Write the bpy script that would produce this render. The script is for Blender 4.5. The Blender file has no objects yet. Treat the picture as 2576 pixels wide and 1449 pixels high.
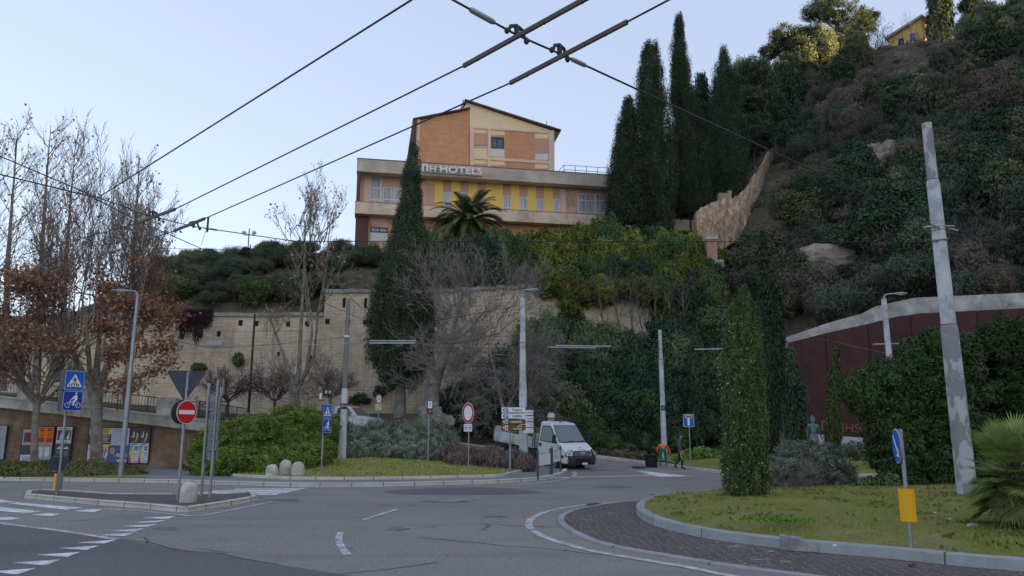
import bpy, math, random
import numpy as np
from mathutils import Vector, Matrix, noise as mnoise
R = math.radians
SC = bpy.context.scene
COL = SC.collection
# ------------------------------------------------------------------ camera, sky, sun, exposure
FPX = 1900.0                      # focal length for a 2576 px wide picture
PITCH = R(10.9)
CAMZ = 1.75
cam_d = bpy.data.cameras.new('camera'); cam = bpy.data.objects.new('camera', cam_d); COL.objects.link(cam)
cam_d.sensor_width = 36.0; cam_d.lens = 36.0*FPX/2576.0
cam_d.clip_start = 0.1; cam_d.clip_end = 3000
cam.location = (0, 0, CAMZ); cam.rotation_euler = (R(90)+PITCH, 0, 0)
SC.camera = cam
SUN_AZ, SUN_EL = R(118), R(6.5)     # azimuth clockwise from +Y
W = bpy.data.worlds.new('World'); SC.world = W; W.use_nodes = True
wn = W.node_tree.nodes; wl = W.node_tree.links
bg = wn['Background']
sky = wn.new('ShaderNodeTexSky'); sky.sky_type = 'NISHITA'; sky.sun_disc = False
sky.sun_elevation = SUN_EL; sky.sun_rotation = SUN_AZ
sky.altitude = 50; sky.air_density = 0.8; sky.dust_density = 1.2; sky.ozone_density = 1.6
hsv = wn.new('ShaderNodeHueSaturation'); hsv.inputs['Saturation'].default_value = .75   # thin winter haze evens the sky out
hz_m = wn.new('ShaderNodeMix'); hz_m.data_type = 'RGBA'; hz_m.inputs[0].default_value = .66; hz_m.inputs[7].default_value = (.76, 1.0, 1.62, 1); wl.new(hsv.outputs[0], hz_m.inputs[6])
wl.new(sky.outputs[0], hsv.inputs['Color']); wl.new(hz_m.outputs[2], bg.inputs[0]); bg.inputs[1].default_value = 0.128
sd = bpy.data.lights.new('sun', 'SUN'); sun = bpy.data.objects.new('sun', sd); COL.objects.link(sun)
sd.energy = 3.2; sd.angle = R(0.5); sd.color = (1, .72, .42)
sdir = Vector((math.sin(SUN_AZ)*math.cos(SUN_EL), math.cos(SUN_AZ)*math.cos(SUN_EL), math.sin(SUN_EL)))
sun.rotation_euler = sdir.to_track_quat('Z', 'Y').to_euler()
SC.view_settings.view_transform = 'Standard'; SC.view_settings.look = 'None'
SC.view_settings.exposure = 2.36
SC.view_settings.use_white_balance = True; SC.view_settings.white_balance_temperature = 7600; SC.view_settings.gamma = 1.0
SC.render.engine = 'CYCLES'
SC.cycles.max_bounces = 5; SC.cycles.diffuse_bounces = 3; SC.cycles.transparent_max_bounces = 8
SC.cycles.sample_clamp_indirect = 4

# ------------------------------------------------------------------ rays through the photograph's geometry
CP, SP = math.cos(PITCH), math.sin(PITCH)
def ray(px, py):
    u = (px-1288.0)/FPX; v = (724.5-py)/FPX
    return Vector((u, CP-v*SP, SP+v*CP))
def P(px, py, Y):
    d = ray(px, py); t = Y/d.y
    return Vector((d.x*t, Y, CAMZ+d.z*t))
def G(px, py, z=0.0):
    d = ray(px, py); t = (z-CAMZ)/d.z
    return Vector((d.x*t, d.y*t, z))
def Z(px, py, z): return G(px, py, z)

# ------------------------------------------------------------------ terrain
# columns: X, then knots (Y,z): b end of flat, c foot, d top of first step, e wall foot, f wall top, g, h ridge, i, j, k far
TC = [
 (-420, [(30,0),(40,0),(41,0),(55,0),(56,0),(60,0),(70,0),(90,0),(140,0),(600,0)]),
 (-70,  [(30,0),(40.6,0),(41,5),(55,5),(56,5),(60,5),(70,5),(90,4),(140,2),(600,0)]),
 (-45,  [(30,0),(40.2,0),(40.5,5),(55,5),(55.6,5),(58,5),(66,5),(80,5),(140,3),(600,0)]),
 (-38,  [(30,0),(39.9,0),(40.2,4.5),(55,4.7),(55.6,5.6),(58,6),(64,7),(80,6),(140,3),(600,0)]),
 (-35,  [(30,0),(39.7,0),(40.0,4.2),(55,4.6),(55.6,10.2),(58,11),(64,13),(80,14),(140,6),(600,0)]),
 (-28,  [(30,0),(39.2,.0),(39.5,3.3),(55.2,3.9),(55.8,10.4),(58,12.5),(66,17),(80,17.5),(140,10),(600,0)]),
 (-17,  [(30,0),(38.4,.0),(38.8,1.8),(56,3.5),(56.6,10.6),(59,13),(66,17.5),(82,18),(140,14),(600,0)]),
 (-14,  [(30,0),(38.2,.0),(41,1.2),(56.6,3.4),(57.2,11.8),(59,13),(66,17.5),(82,18),(140,14),(600,0)]),
 (-6,   [(30,0),(38.0,.0),(43,.85),(57.4,3.4),(58,12.3),(60,13.5),(67,17.5),(84,18),(140,16),(600,0)]),
 (2,    [(30,0),(45.0,.0),(48.5,.6),(59.4,5.5),(60,13.0),(62,14),(69,17.5),(86,18),(140,20),(600,0)]),
 (8,    [(30,0),(47.5,.1),(51,1.6),(60.4,7.5),(61,13.2),(63,14),(70,17.5),(88,18.5),(140,26),(600,10)]),
 (12.5, [(30,0),(46.5,.1),(51,2.0),(60.4,9),(61.2,13.2),(64,14.5),(71,18),(88,20),(140,34),(600,20)]),
 (16,   [(30,0),(46.0,.1),(51,3),(58,8),(61,11),(65,15),(72,19),(86,23),(140,28),(600,10)]),
 (17.3, [(30,0),(49.4,.1),(50.6,3.6),(58,8.6),(61,12),(65.6,15.6),(72.6,19.6),(87,25.4),(133,30),(600,10)]),
 (18.5, [(30,0),(49.5,.1),(50.5,5.2),(58,9),(61,13),(66,16),(73,20),(88,27),(126,32),(600,10)]),
 (22,   [(30,0),(48.5,.1),(49,6.2),(56,10),(61,14),(67,18),(76,24),(90,31),(120,34),(600,10)]),
 (32,   [(30,0),(44.8,.1),(45.3,9.2),(55,15),(64,22),(74,29),(86,36),(104,40),(125,40),(600,10)]),
 (38,   [(30,0),(42.5,.1),(43,9.3),(52,16),(62,25),(73,33),(86,42),(104,46),(125,45),(600,10)]),
 (45,   [(24,0),(40.0,.1),(40.6,9.4),(50,17),(60,27),(72,37),(88,48),(104,54),(125,52),(600,20)]),
 (60,   [(-10,0),(15,3),(24,8),(36,16),(48,25),(64,37),(84,50),(104,58.5),(125,58),(600,40)]),
 (85,   [(-150,6),(-30,20),(0,38),(25,50),(45,55),(65,57),(85,57),(105,58),(125,58),(600,50)]),  # from here on: unseen flank, added and shaped to block the low sun
 (130,  [(-150,40),(-80,46),(-30,54),(0,58),(40,60),(70,60),(90,58),(110,58),(130,58),(600,50)]),
 (420,  [(-150,30),(-80,35),(-30,40),(0,40),(40,45),(70,55),(90,55),(110,55),(130,55),(600,50)]),
]
def _col(X):
    if X <= TC[0][0]: return TC[0][1]
    for (x0, k0), (x1, k1) in zip(TC, TC[1:]):
        if X <= x1:
            t = (X-x0)/(x1-x0)
            return [(a[0]+(b[0]-a[0])*t, a[1]+(b[1]-a[1])*t) for a, b in zip(k0, k1)]
    return TC[-1][1]
def _rough(X, Y, z):
    a = min(1.0, max(0.0, (z-5)/12.0)) * (1.0 if (X > 14 or z < 12) else .25)
    if a <= 0: return 0.0
    return a*(2.2*mnoise.noise(Vector((X/14, Y/14, 3.1)))+1.1*mnoise.noise(Vector((X/5, Y/5, 7.7))))
def tz(X, Y):
    k = _col(X)
    if Y <= k[0][0]: z = k[0][1]
    elif Y >= k[-1][0]: z = k[-1][1]
    else:
        for (y0, z0), (y1, z1) in zip(k, k[1:]):
            if Y <= y1:
                z = z0+(z1-z0)*(Y-y0)/max(1e-6, y1-y0); break
    return z+_rough(X, Y, z)
def hit(px, py, y0=30.0, y1=200.0, dy=.35):
    """where the line of sight meets the terrain"""
    Y = y0
    while Y < y1:
        p = P(px, py, Y)
        if p.z < tz(p.x, p.y): return Vector((p.x, p.y, tz(p.x, p.y)))
        Y += dy
    return None

# ------------------------------------------------------------------ tagging
def tag(o, label=None, cat=None, group=None, kind=None):
    if label: o['label'] = label
    if cat: o['category'] = cat
    if group: o['group'] = group
    if kind: o['kind'] = kind
    return o
def thing(name, loc, label, cat, group=None, rz=0.0):
    o = bpy.data.objects.new(name, None); COL.objects.link(o)
    o.empty_display_size = .3
    o.location = loc; o.rotation_euler = (0, 0, rz)
    return tag(o, label, cat, group)
def copy_tree(o, loc=None, rz=None, label=None, parent=None):
    c = o.copy(); COL.objects.link(c)
    if parent is not None:
        c.parent = parent
    if loc is not None: c.location = loc
    if rz is not None: c.rotation_euler = (0, 0, rz)
    if label: c['label'] = label
    for ch in list(o.children): copy_tree(ch, parent=c)
    return c

# ------------------------------------------------------------------ materials
MATS = {}
def _nm(name):
    m = bpy.data.materials.new(name); m.use_nodes = True
    nt = m.node_tree; b = nt.nodes['Principled BSDF']
    return m, nt, b
def _coords(nt, kind='Object', scale=None):
    tc = nt.nodes.new('ShaderNodeTexCoord'); out = tc.outputs[kind]
    if scale:
        mp = nt.nodes.new('ShaderNodeMapping'); mp.inputs['Scale'].default_value = scale
        nt.links.new(out, mp.inputs['Vector']); out = mp.outputs[0]
    return out
def _noise(nt, vec, scale, detail=4, rough=.6):
    n = nt.nodes.new('ShaderNodeTexNoise'); n.inputs['Scale'].default_value = scale
    n.inputs['Detail'].default_value = detail; n.inputs['Roughness'].default_value = rough
    if vec is not None: nt.links.new(vec, n.inputs['Vector'])
    return n.outputs['Fac']
def _ramp(nt, fac, stops):
    r = nt.nodes.new('ShaderNodeValToRGB'); e = r.color_ramp.elements
    while len(e) < len(stops): e.new(.5)
    for el, (p, c) in zip(e, stops):
        el.position = p; el.color = (c[0], c[1], c[2], 1) if not isinstance(c, (int, float)) else (c, c, c, 1)
    nt.links.new(fac, r.inputs[0]); return r.outputs[0]
def _mix(nt, fac, a, b, mode='MIX'):
    m = nt.nodes.new('ShaderNodeMix'); m.data_type = 'RGBA'; m.blend_type = mode
    for s, v in ((m.inputs[0], fac), (m.inputs[6], a), (m.inputs[7], b)):
        if isinstance(v, (int, float)): s.default_value = v
        elif isinstance(v, tuple): s.default_value = (v[0], v[1], v[2], 1)
        else: nt.links.new(v, s)
    return m.outputs[2]
def _bump(nt, b, h, strength=.3, dist=.02):
    n = nt.nodes.new('ShaderNodeBump'); n.inputs['Strength'].default_value = strength
    n.inputs['Distance'].default_value = dist
    nt.links.new(h, n.inputs['Height']); nt.links.new(n.outputs[0], b.inputs['Normal'])
def KC(c, k): return tuple(min(.86, x*k) for x in c)
def paint(name, col, rough=.5, metal=0, var=.12, scale=6.0, dirt=None, dirt_amt=.3, bump=0, spec=.4):
    """plain coloured surface with soft uneven wear"""
    if name in MATS: return MATS[name]
    col = KC(col, 1.16); dirt = KC(dirt, 1.16) if dirt else None
    m, nt, b = _nm(name)
    v = _coords(nt); n = _noise(nt, v, scale, 5)
    d = tuple(c*(1-var*1.6) for c in col); l = tuple(min(1, c*(1+var)) for c in col)
    c = _ramp(nt, n, [(.3, d), (.7, l)])
    if dirt:
        n2 = _noise(nt, v, scale*.45, 8, .75)
        c = _mix(nt, _ramp(nt, n2, [(.5, 0), (.5+dirt_amt*.5, 1)]), c, dirt)
    nt.links.new(c, b.inputs['Base Color']); b.inputs['Roughness'].default_value = rough
    b.inputs['Metallic'].default_value = metal
    b.inputs['Specular IOR Level'].default_value = spec
    if bump: _bump(nt, b, _noise(nt, v, scale*5, 6), bump)
    MATS[name] = m; return m
def leafmat(name, cols, rough=.55, nscale=.35, trans=.12):
    """leaf colour varies per leaf (attribute) and per clump of the plant (noise)"""
    if name in MATS: return MATS[name]
    cols = [KC(c, 2.0) for c in cols]
    m, nt, b = _nm(name)
    at = nt.nodes.new('ShaderNodeAttribute'); at.attribute_name = 'lv'
    v = _coords(nt); n = _noise(nt, v, nscale, 3)
    oi = nt.nodes.new('ShaderNodeObjectInfo')
    a = nt.nodes.new('ShaderNodeMath'); a.operation = 'MULTIPLY_ADD'; a.inputs[1].default_value = .55
    nt.links.new(at.outputs['Fac'], a.inputs[0])
    m2 = nt.nodes.new('ShaderNodeMath'); m2.operation = 'MULTIPLY_ADD'; m2.inputs[1].default_value = .9; m2.inputs[2].default_value = -.22
    nt.links.new(n, m2.inputs[0]); nt.links.new(m2.outputs[0], a.inputs[2])
    k = len(cols)
    c = _ramp(nt, a.outputs[0], [(.12+.76*i/(k-1), cols[i]) for i in range(k)])
    hs = nt.nodes.new('ShaderNodeHueSaturation')
    mm = nt.nodes.new('ShaderNodeMapRange'); mm.inputs[3].default_value = .7; mm.inputs[4].default_value = 1.22
    nt.links.new(oi.outputs['Random'], mm.inputs[0]); nt.links.new(mm.outputs[0], hs.inputs['Value'])
    nt.links.new(c, hs.inputs['Color'])
    nt.links.new(hs.outputs[0], b.inputs['Base Color'])
    b.inputs['Roughness'].default_value = .75
    b.inputs['Specular IOR Level'].default_value = .12
    if trans:
        out = nt.nodes['Material Output']; t = nt.nodes.new('ShaderNodeBsdfTranslucent')
        nt.links.new(hs.outputs[0], t.inputs[0]); ms = nt.nodes.new('ShaderNodeMixShader'); ms.inputs[0].default_value = trans
        nt.links.new(b.outputs[0], ms.inputs[1]); nt.links.new(t.outputs[0], ms.inputs[2]); nt.links.new(ms.outputs[0], out.inputs[0])
    MATS[name] = m; return m
def asphalt(name, base, light, crack=True):
    base, light = KC(base, 1.18), KC(light, 1.18)
    m, nt, b = _nm(name); v = _coords(nt)
    grit = _noise(nt, v, 17, 4, .85)
    fine = _noise(nt, v, 45, 3, .8); mid = _noise(nt, v, 1.3, 6, .65); big = _noise(nt, v, .12, 4, .6)
    c = _ramp(nt, fine, [(.34, tuple(x*.50 for x in base)), (.5, base), (.68, light)])
    c = _mix(nt, _ramp(nt, grit, [(.42, .8), (.56, 0)]), c, tuple(x*.38 for x in base)); c = _mix(nt, _ramp(nt, grit, [(.56, 0), (.68, .5)]), c, light)
    c = _mix(nt, _ramp(nt, mid, [(.38, 0), (.72, .8)]), c, tuple(x*.70 for x in base))
    c = _mix(nt, _ramp(nt, big, [(.35, 0), (.7, .5)]), c, tuple(x*1.25 for x in base))
    # long tyre-worn bands
    v3 = _coords(nt, 'Object', (.22, .9, 1)); st = _noise(nt, v3, .9, 3)
    c = _mix(nt, _ramp(nt, st, [(.5, 0), (.72, .6)]), c, tuple(x*.62 for x in base))
    if crack:
        vo = nt.nodes.new('ShaderNodeTexVoronoi'); vo.feature = 'DISTANCE_TO_EDGE'; vo.inputs['Scale'].default_value = .19
        nz = nt.nodes.new('ShaderNodeTexNoise'); nz.inputs['Scale'].default_value = 1.4; nz.inputs['Detail'].default_value = 6
        nt.links.new(v, nz.inputs['Vector'])
        mx = nt.nodes.new('ShaderNodeMix'); mx.data_type = 'RGBA'; mx.blend_type = 'ADD'; mx.inputs[0].default_value = .9
        nt.links.new(v, mx.inputs[6]); nt.links.new(nz.outputs['Color'], mx.inputs[7]); nt.links.new(mx.outputs[2], vo.inputs['Vector'])
        msk = _noise(nt, v, .25, 2)
        cr = _ramp(nt, vo.outputs['Distance'], [(.0, 1), (.011, 0)])
        cr = _mix(nt, _ramp(nt, msk, [(.5, 0), (.58, 1)]), (0, 0, 0), cr)
        c = _mix(nt, cr, c, tuple(x*.3 for x in base))
    nt.links.new(c, b.inputs['Base Color']); b.inputs['Roughness'].default_value = .8
    b.inputs['Specular IOR Level'].default_value = .3
    _bump(nt, b, fine, .5, .01)
    MATS[name] = m; return m
def brickmat(name, c1, c2, mortar, bw=.28, bh=.07, ms=.012, stain=(.1, .08, .06), stain_amt=.5, light=None, rough=.85, nz=.5):
    """bricks laid in metres on the UVs, with stains"""
    c1, c2, mortar, stain = KC(c1, 1.4), KC(c2, 1.4), KC(mortar, 1.4), KC(stain, 1.4); light = KC(light, 1.3) if light else None
    m, nt, b = _nm(name); uv = _coords(nt, 'UV')
    br = nt.nodes.new('ShaderNodeTexBrick'); br.inputs['Scale'].default_value = 1
    br.inputs['Brick Width'].default_value = bw; br.inputs['Row Height'].default_value = bh
    br.inputs['Mortar Size'].default_value = ms; br.inputs['Mortar Smooth'].default_value = .3; br.inputs['Bias'].default_value = 0
    br.inputs['Color1'].default_value = (*c1, 1); br.inputs['Color2'].default_value = (*c2, 1); br.inputs['Mortar'].default_value = (*mortar, 1)
    # wobble of the courses
    n0 = nt.nodes.new('ShaderNodeTexNoise'); n0.inputs['Scale'].default_value = 2.5; n0.inputs['Detail'].default_value = 3
    nt.links.new(uv, n0.inputs['Vector'])
    mx = nt.nodes.new('ShaderNodeMix'); mx.data_type = 'RGBA'; mx.blend_type = 'ADD'; mx.inputs[0].default_value = .06
    nt.links.new(uv, mx.inputs[6]); nt.links.new(n0.outputs['Color'], mx.inputs[7]); nt.links.new(mx.outputs[2], br.inputs['Vector'])
    c = br.outputs['Color']
    n1 = _noise(nt, uv, nz, 8, .72)
    c = _mix(nt, _ramp(nt, n1, [(.45, 0), (.45+.3, stain_amt)]), c, stain)
    n2 = _noise(nt, uv, nz*6, 6, .8)
    c = _mix(nt, _ramp(nt, n2, [(.55, 0), (.72, .55)]), c, tuple(x*.5 for x in c1))
    mp = nt.nodes.new('ShaderNodeMapping'); mp.inputs['Scale'].default_value = (1.6, .14, 1); nt.links.new(uv, mp.inputs['Vector'])
    c = _mix(nt, _ramp(nt, _noise(nt, mp.outputs[0], 1.0, 6, .7), [(.5, 0), (.7, stain_amt*.75)]), c, tuple(x*.8 for x in stain))
    if light:
        n3 = _noise(nt, uv, nz*1.7+.1, 5, .6)
        c = _mix(nt, _ramp(nt, n3, [(.52, 0), (.66, .7)]), c, light)
    nt.links.new(c, b.inputs['Base Color']); b.inputs['Roughness'].default_value = rough
    b.inputs['Specular IOR Level'].default_value = .2
    h = _mix(nt, .5, br.outputs['Color'], n2, 'ADD')
    _bump(nt, b, h, .6, .03)
    MATS[name] = m; return m

# ------------------------------------------------------------------ mesh builder
class MB:
    def __init__(s): s.v = []; s.f = []; s.fm = []; s.mats = []; s.uv = {}; s.m = 0; s.smooth = set()
    def mat(s, m):
        if m not in s.mats: s.mats.append(m)
        s.m = s.mats.index(m); return s
    def add(s, verts, faces, smooth=False, uvs=None):
        o = len(s.v); s.v += [tuple(p) for p in verts]
        for i, f in enumerate(faces):
            s.f.append(tuple(o+j for j in f)); s.fm.append(s.m)
            if smooth: s.smooth.add(len(s.f)-1)
            if uvs: s.uv[len(s.f)-1] = uvs[i]
    def box(s, c, size, rz=0, M=None, taper=1.0):
        x, y, z = size[0]/2, size[1]/2, size[2]/2; vs = []
        for dz in (-z, z):
            k = taper if dz > 0 else 1
            for dx, dy in ((-x, -y), (x, -y), (x, y), (-x, y)):
                p = Vector((dx*k, dy*k, dz))
                if M: p = M @ p
                if rz: p = Matrix.Rotation(rz, 3, 'Z') @ p
                vs.append(p+Vector(c))
        s.add(vs, [(3, 2, 1, 0), (4, 5, 6, 7), (0, 1, 5, 4), (1, 2, 6, 5), (2, 3, 7, 6), (3, 0, 4, 7)])
    def bevbox(s, c, size, bev=.01, rz=0):
        x, y, z = size[0]/2, size[1]/2, size[2]/2; b = min(bev, x*.9, y*.9, z*.9)
        rings = []
        for (zz, ins) in ((-z, b), (-z+b, 0), (z-b, 0), (z, b)):
            r = []
            for sx, sy in ((-1, -1), (1, -1), (1, 1), (-1, 1)):
                for k in ((0, 1) if sx*sy > 0 else (1, 0)):
                    px_ = sx*(x-ins-(b if k == 0 else 0)); py_ = sy*(y-ins-(b if k == 1 else 0))
                    r.append(Vector((px_, py_, zz)))
            rings.append(r)
        vs = []
        for r in rings:
            for p in r:
                if rz: p = Matrix.Rotation(rz, 3, 'Z') @ p
                vs.append(p+Vector(c))
        fs = [tuple(range(7, -1, -1)), tuple(range(24, 32))]
        for k in range(3):
            for i in range(8): j = (i+1) % 8; fs.append((k*8+i, k*8+j, k*8+8+j, k*8+8+i))
        s.add(vs, fs)
    def tube(s, pts, rad, n=8, caps=True, smooth=True, squash=None):
        pts = [Vector(p) for p in pts]
        if not hasattr(rad, '__len__'): rad = [rad]*len(pts)
        vs = []; k = len(pts); ref = None
        for i, p in enumerate(pts):
            d = (pts[min(i+1, k-1)]-pts[max(i-1, 0)])
            if d.length < 1e-9: d = Vector((0, 0, 1))
            d.normalize()
            if ref is None:
                ref = Vector((1, 0, 0)) if abs(d.x) < .8 else Vector((0, 1, 0))
            a = (ref-d*ref.dot(d))
            if a.length < 1e-5: a = d.orthogonal()
            a.normalize(); b = d.cross(a); ref = a
            for j in range(n):
                t = 2*math.pi*j/n
                q = a*math.cos(t)*rad[i]+b*math.sin(t)*rad[i]*(squash or 1)
                vs.append(p+q)
        fs = []
        for i in range(k-1):
            for j in range(n):
                j2 = (j+1) % n; fs.append((i*n+j, i*n+j2, (i+1)*n+j2, (i+1)*n+j))
        s.add(vs, fs, smooth)
        if caps and n > 2:
            s.add([vs[j] for j in range(n)], [tuple(range(n-1, -1, -1))]); s.add([vs[(k-1)*n+j] for j in range(n)], [tuple(range(n))])
    def lathe(s, prof, n=16, c=(0, 0, 0), smooth=True, sx=1, sy=1):
        vs = []; fs = []; k = len(prof)
        for r, z in prof:
            for j in range(n):
                t = 2*math.pi*j/n; vs.append((c[0]+r*math.cos(t)*sx, c[1]+r*math.sin(t)*sy, c[2]+z))
        for i in range(k-1):
            for j in range(n): j2 = (j+1) % n; fs.append((i*n+j, i*n+j2, (i+1)*n+j2, (i+1)*n+j))
        s.add(vs, fs, smooth)
        s.add(vs[:n], [tuple(range(n-1, -1, -1))]); s.add(vs[-n:], [tuple(range(n))])
    def prism(s, poly, d0, d1, axis='y', M=None):
        """2-D outline (counter-clockwise seen from -y) pushed from depth d0 to d1"""
        n = len(poly); vs = []
        for d in (d0, d1):
            for a, b in poly:
                p = Vector((a, d, b)) if axis == 'y' else (Vector((a, b, d)) if axis == 'z' else Vector((d, a, b)))
                if M: p = M @ p
                vs.append(p)
        s.add(vs, [tuple(range(n)), tuple(range(2*n-1, n-1, -1))]+[((i+1) % n, i, n+i, n+(i+1) % n) for i in range(n)])
    def ellipsoid(s, c, r, n=12, m=8, M=None):
        vs = []; fs = []
        for i in range(m+1):
            ph = math.pi*i/m
            for j in range(n):
                t = 2*math.pi*j/n
                p = Vector((r[0]*math.sin(ph)*math.cos(t), r[1]*math.sin(ph)*math.sin(t), r[2]*math.cos(ph)))
                if M: p = M @ p
                vs.append(p+Vector(c))
        for i in range(m):
            for j in range(n):
                j2 = (j+1) % n; fs.append((i*n+j, (i+1)*n+j, (i+1)*n+j2, i*n+j2))
        s.add(vs, fs, True)
    def build(s, name, parent=None, loc=None, label=None, **kw):
        me = bpy.data.meshes.new(name); me.from_pydata(s.v, [], s.f)
        for m in s.mats: me.materials.append(m)
        me.polygons.foreach_set('material_index', s.fm)
        if s.smooth: me.polygons.foreach_set('use_smooth', [i in s.smooth for i in range(len(s.f))])
        if s.uv:
            L = me.uv_layers.new(name='UVMap')
            for p in me.polygons:
                u = s.uv.get(p.index)
                if u:
                    for li, c in zip(p.loop_indices, u): L.data[li].uv = c
        me.validate(); me.update()
        o = bpy.data.objects.new(name, me); COL.objects.link(o)
        if parent: o.parent = parent
        if loc is not None: o.location = loc
        if label: o['label'] = label
        return tag(o, None, kw.get('cat'), kw.get('group'), kw.get('kind'))
def npmesh(name, V, F, mat, lv=None, parent=None, smooth=False):
    me = bpy.data.meshes.new(name); V = np.asarray(V, np.float32); F = np.asarray(F, np.int32)
    me.vertices.add(len(V)); me.vertices.foreach_set('co', V.ravel())
    k = F.shape[1]; me.loops.add(F.size); me.loops.foreach_set('vertex_index', F.ravel())
    me.polygons.add(len(F)); me.polygons.foreach_set('loop_start', np.arange(0, F.size, k, dtype=np.int32))
    try: me.polygons.foreach_set('loop_total', np.full(len(F), k, np.int32))
    except Exception: pass
    me.update(calc_edges=True)
    if smooth: me.polygons.foreach_set('use_smooth', [True]*len(F))
    if lv is not None:
        a = me.attributes.new('lv', 'FLOAT', 'FACE'); a.data.foreach_set('value', np.asarray(lv, np.float32))
    me.materials.append(mat)
    o = bpy.data.objects.new(name, me); COL.objects.link(o)
    if parent: o.parent = parent
    return o
def fontmesh(txt, size, mat, name='lettering', parent=None, loc=(0, 0, 0), rot=(R(90), 0, 0), extrude=.004, align='CENTER', offset=0.0, label=None, sx=1.0):
    cu = bpy.data.curves.new(name, 'FONT'); cu.body = txt; cu.size = size; cu.align_x = align; cu.align_y = 'CENTER'
    cu.extrude = extrude; cu.offset = offset; cu.resolution_u = 3
    t = bpy.data.objects.new('tmp', cu)
    me = bpy.data.meshes.new_from_object(t); me.name = name
    bpy.data.objects.remove(t)
    me.materials.clear(); me.materials.append(mat)
    o = bpy.data.objects.new(name, me); COL.objects.link(o)
    o.location = loc; o.rotation_euler = rot; o.scale = (sx, 1, 1)
    if parent: o.parent = parent
    if label: o['label'] = label
    return o
# ================================================================== ground, roads, verges
RAMP = [(9, 33, -.05), (4, 37, -.02), (-1, 42, .62), (-6, 46.5, 1.2), (-11, 50, 1.9), (-18, 50.5, 2.4), (-28, 48, 3.6), (-42, 47, 4.8), (-60, 47, 4.9)]
def ramp_z(X, Y):
    best = (1e9, 0)
    for (x0, y0, z0), (x1, y1, z1) in zip(RAMP, RAMP[1:]):
        dx, dy = x1-x0, y1-y0; t = max(0, min(1, ((X-x0)*dx+(Y-y0)*dy)/(dx*dx+dy*dy)))
        d = math.hypot(X-x0-t*dx, Y-y0-t*dy)
        if d < best[0]: best = (d, z0+(z1-z0)*t)
    return best
_tz0 = tz
def tz(X, Y):
    z = _tz0(X, Y)
    if -65 < X < 3 and 37 < Y < 58:
        d, rz_ = ramp_z(X, Y)
        if d < 3.0: z = rz_-.06
        elif d < 6.0 and (Y > 43.5 or X > -14): t = (d-3)/3; z = (rz_-.06)*(1-t)+z*t
    return z
grassy = None
def soil(name, a, b_, c_, sc=.5):
    m, nt, b = _nm(name); v = _coords(nt)
    n1 = _noise(nt, v, sc, 8, .7); n2 = _noise(nt, v, 14, 5, .75)
    c = _ramp(nt, n1, [(.35, a), (.5, b_), (.66, c_)])
    c = _mix(nt, _ramp(nt, n2, [(.35, .75), (.65, 0)]), c, tuple(x*.45 for x in b_)); c = _mix(nt, _ramp(nt, _noise(nt, v, sc*.8+.2, 5, .7), [(.52, 0), (.66, .75)]), c, c_)
    nt.links.new(c, b.inputs['Base Color']); b.inputs['Roughness'].default_value = .95; b.inputs['Specular IOR Level'].default_value = .1
    _bump(nt, b, n2, .8, .06); MATS[name] = m; return m
M_hill = soil('hill_soil', (.07, .075, .045), (.13, .11, .075), (.24, .195, .14), .12)
M_lawn = soil('lawn_turf', (.20, .225, .05), (.265, .275, .07), (.34, .28, .15), .55)
M_soilbed = soil('bed_soil', (.05, .04, .028), (.07, .05, .035), (.09, .07, .04), 1.2)
M_asph = asphalt('asphalt_worn', (.232, .210, .192), (.43, .40, .37))
M_asph2 = asphalt('asphalt_newer', (.132, .124, .124), (.21, .20, .20), crack=False)
M_path = asphalt('pavement_asphalt', (.21, .205, .20), (.31, .30, .29), crack=False)
M_isl = asphalt('island_asphalt', (.10, .088, .08), (.18, .165, .15), crack=False)
M_kerbw = brickmat('kerb_stone_pale', (.40, .37, .325), (.46, .43, .385), (.12, .11, .09), bw=1.05, bh=30, ms=.02, stain=(.24, .22, .19), stain_amt=.6)
M_kerbg = brickmat('kerb_granite', (.22, .225, .23), (.28, .285, .29), (.07, .07, .06), bw=1.9, bh=30, ms=.015, stain=(.13, .13, .125), stain_amt=.5, nz=2.0)
M_white = paint('road_paint', (.66, .67, .68), .7, var=.25, scale=5, dirt=(.26, .26, .27), dirt_amt=.25)
M_whitef = paint('road_paint_faded', (.44, .445, .45), .8, var=.3, scale=5, dirt=(.19, .19, .195), dirt_amt=.2)

def build_terrain():
    xs = sorted(set([round(x, 2) for x in np.concatenate([[-420, -250, -150, -100, -80, -70, -62, -56, -50], np.arange(-46, 62, 1.3), [62, 66, 70, 75, 80, 85, 92, 100, 110, 120, 130, 180, 260, 420]])]+[c[0] for c in TC]))
    rows = None; V = []
    div = [3, 6, 1, 14, 2, 5, 10, 14, 16, 3]   # pieces between successive knots (first: flat front)
    for X in xs:
        k = _col(X); pts = [(-150 if k[0][0] > -149 else -151, k[0][1])]+k
        col = []
        for i, ((y0, z0), (y1, z1)) in enumerate(zip(pts, pts[1:])):
            n = div[i]
            for j in range(n): col.append(y0+(y1-y0)*j/n)
        col.append(pts[-1][0])
        for Y in col:
            z = tz(X, Y)
            if z < .14: z = -.12
            V.append((X, Y, z))
        rows = len(col)
    F = []
    for i in range(len(xs)-1):
        for j in range(rows-1): F.append((i*rows+j, (i+1)*rows+j, (i+1)*rows+j+1, i*rows+j+1))
    o = npmesh('hillside', V, F, M_hill, smooth=True); tag(o, kind='structure')
build_terrain()

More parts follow.
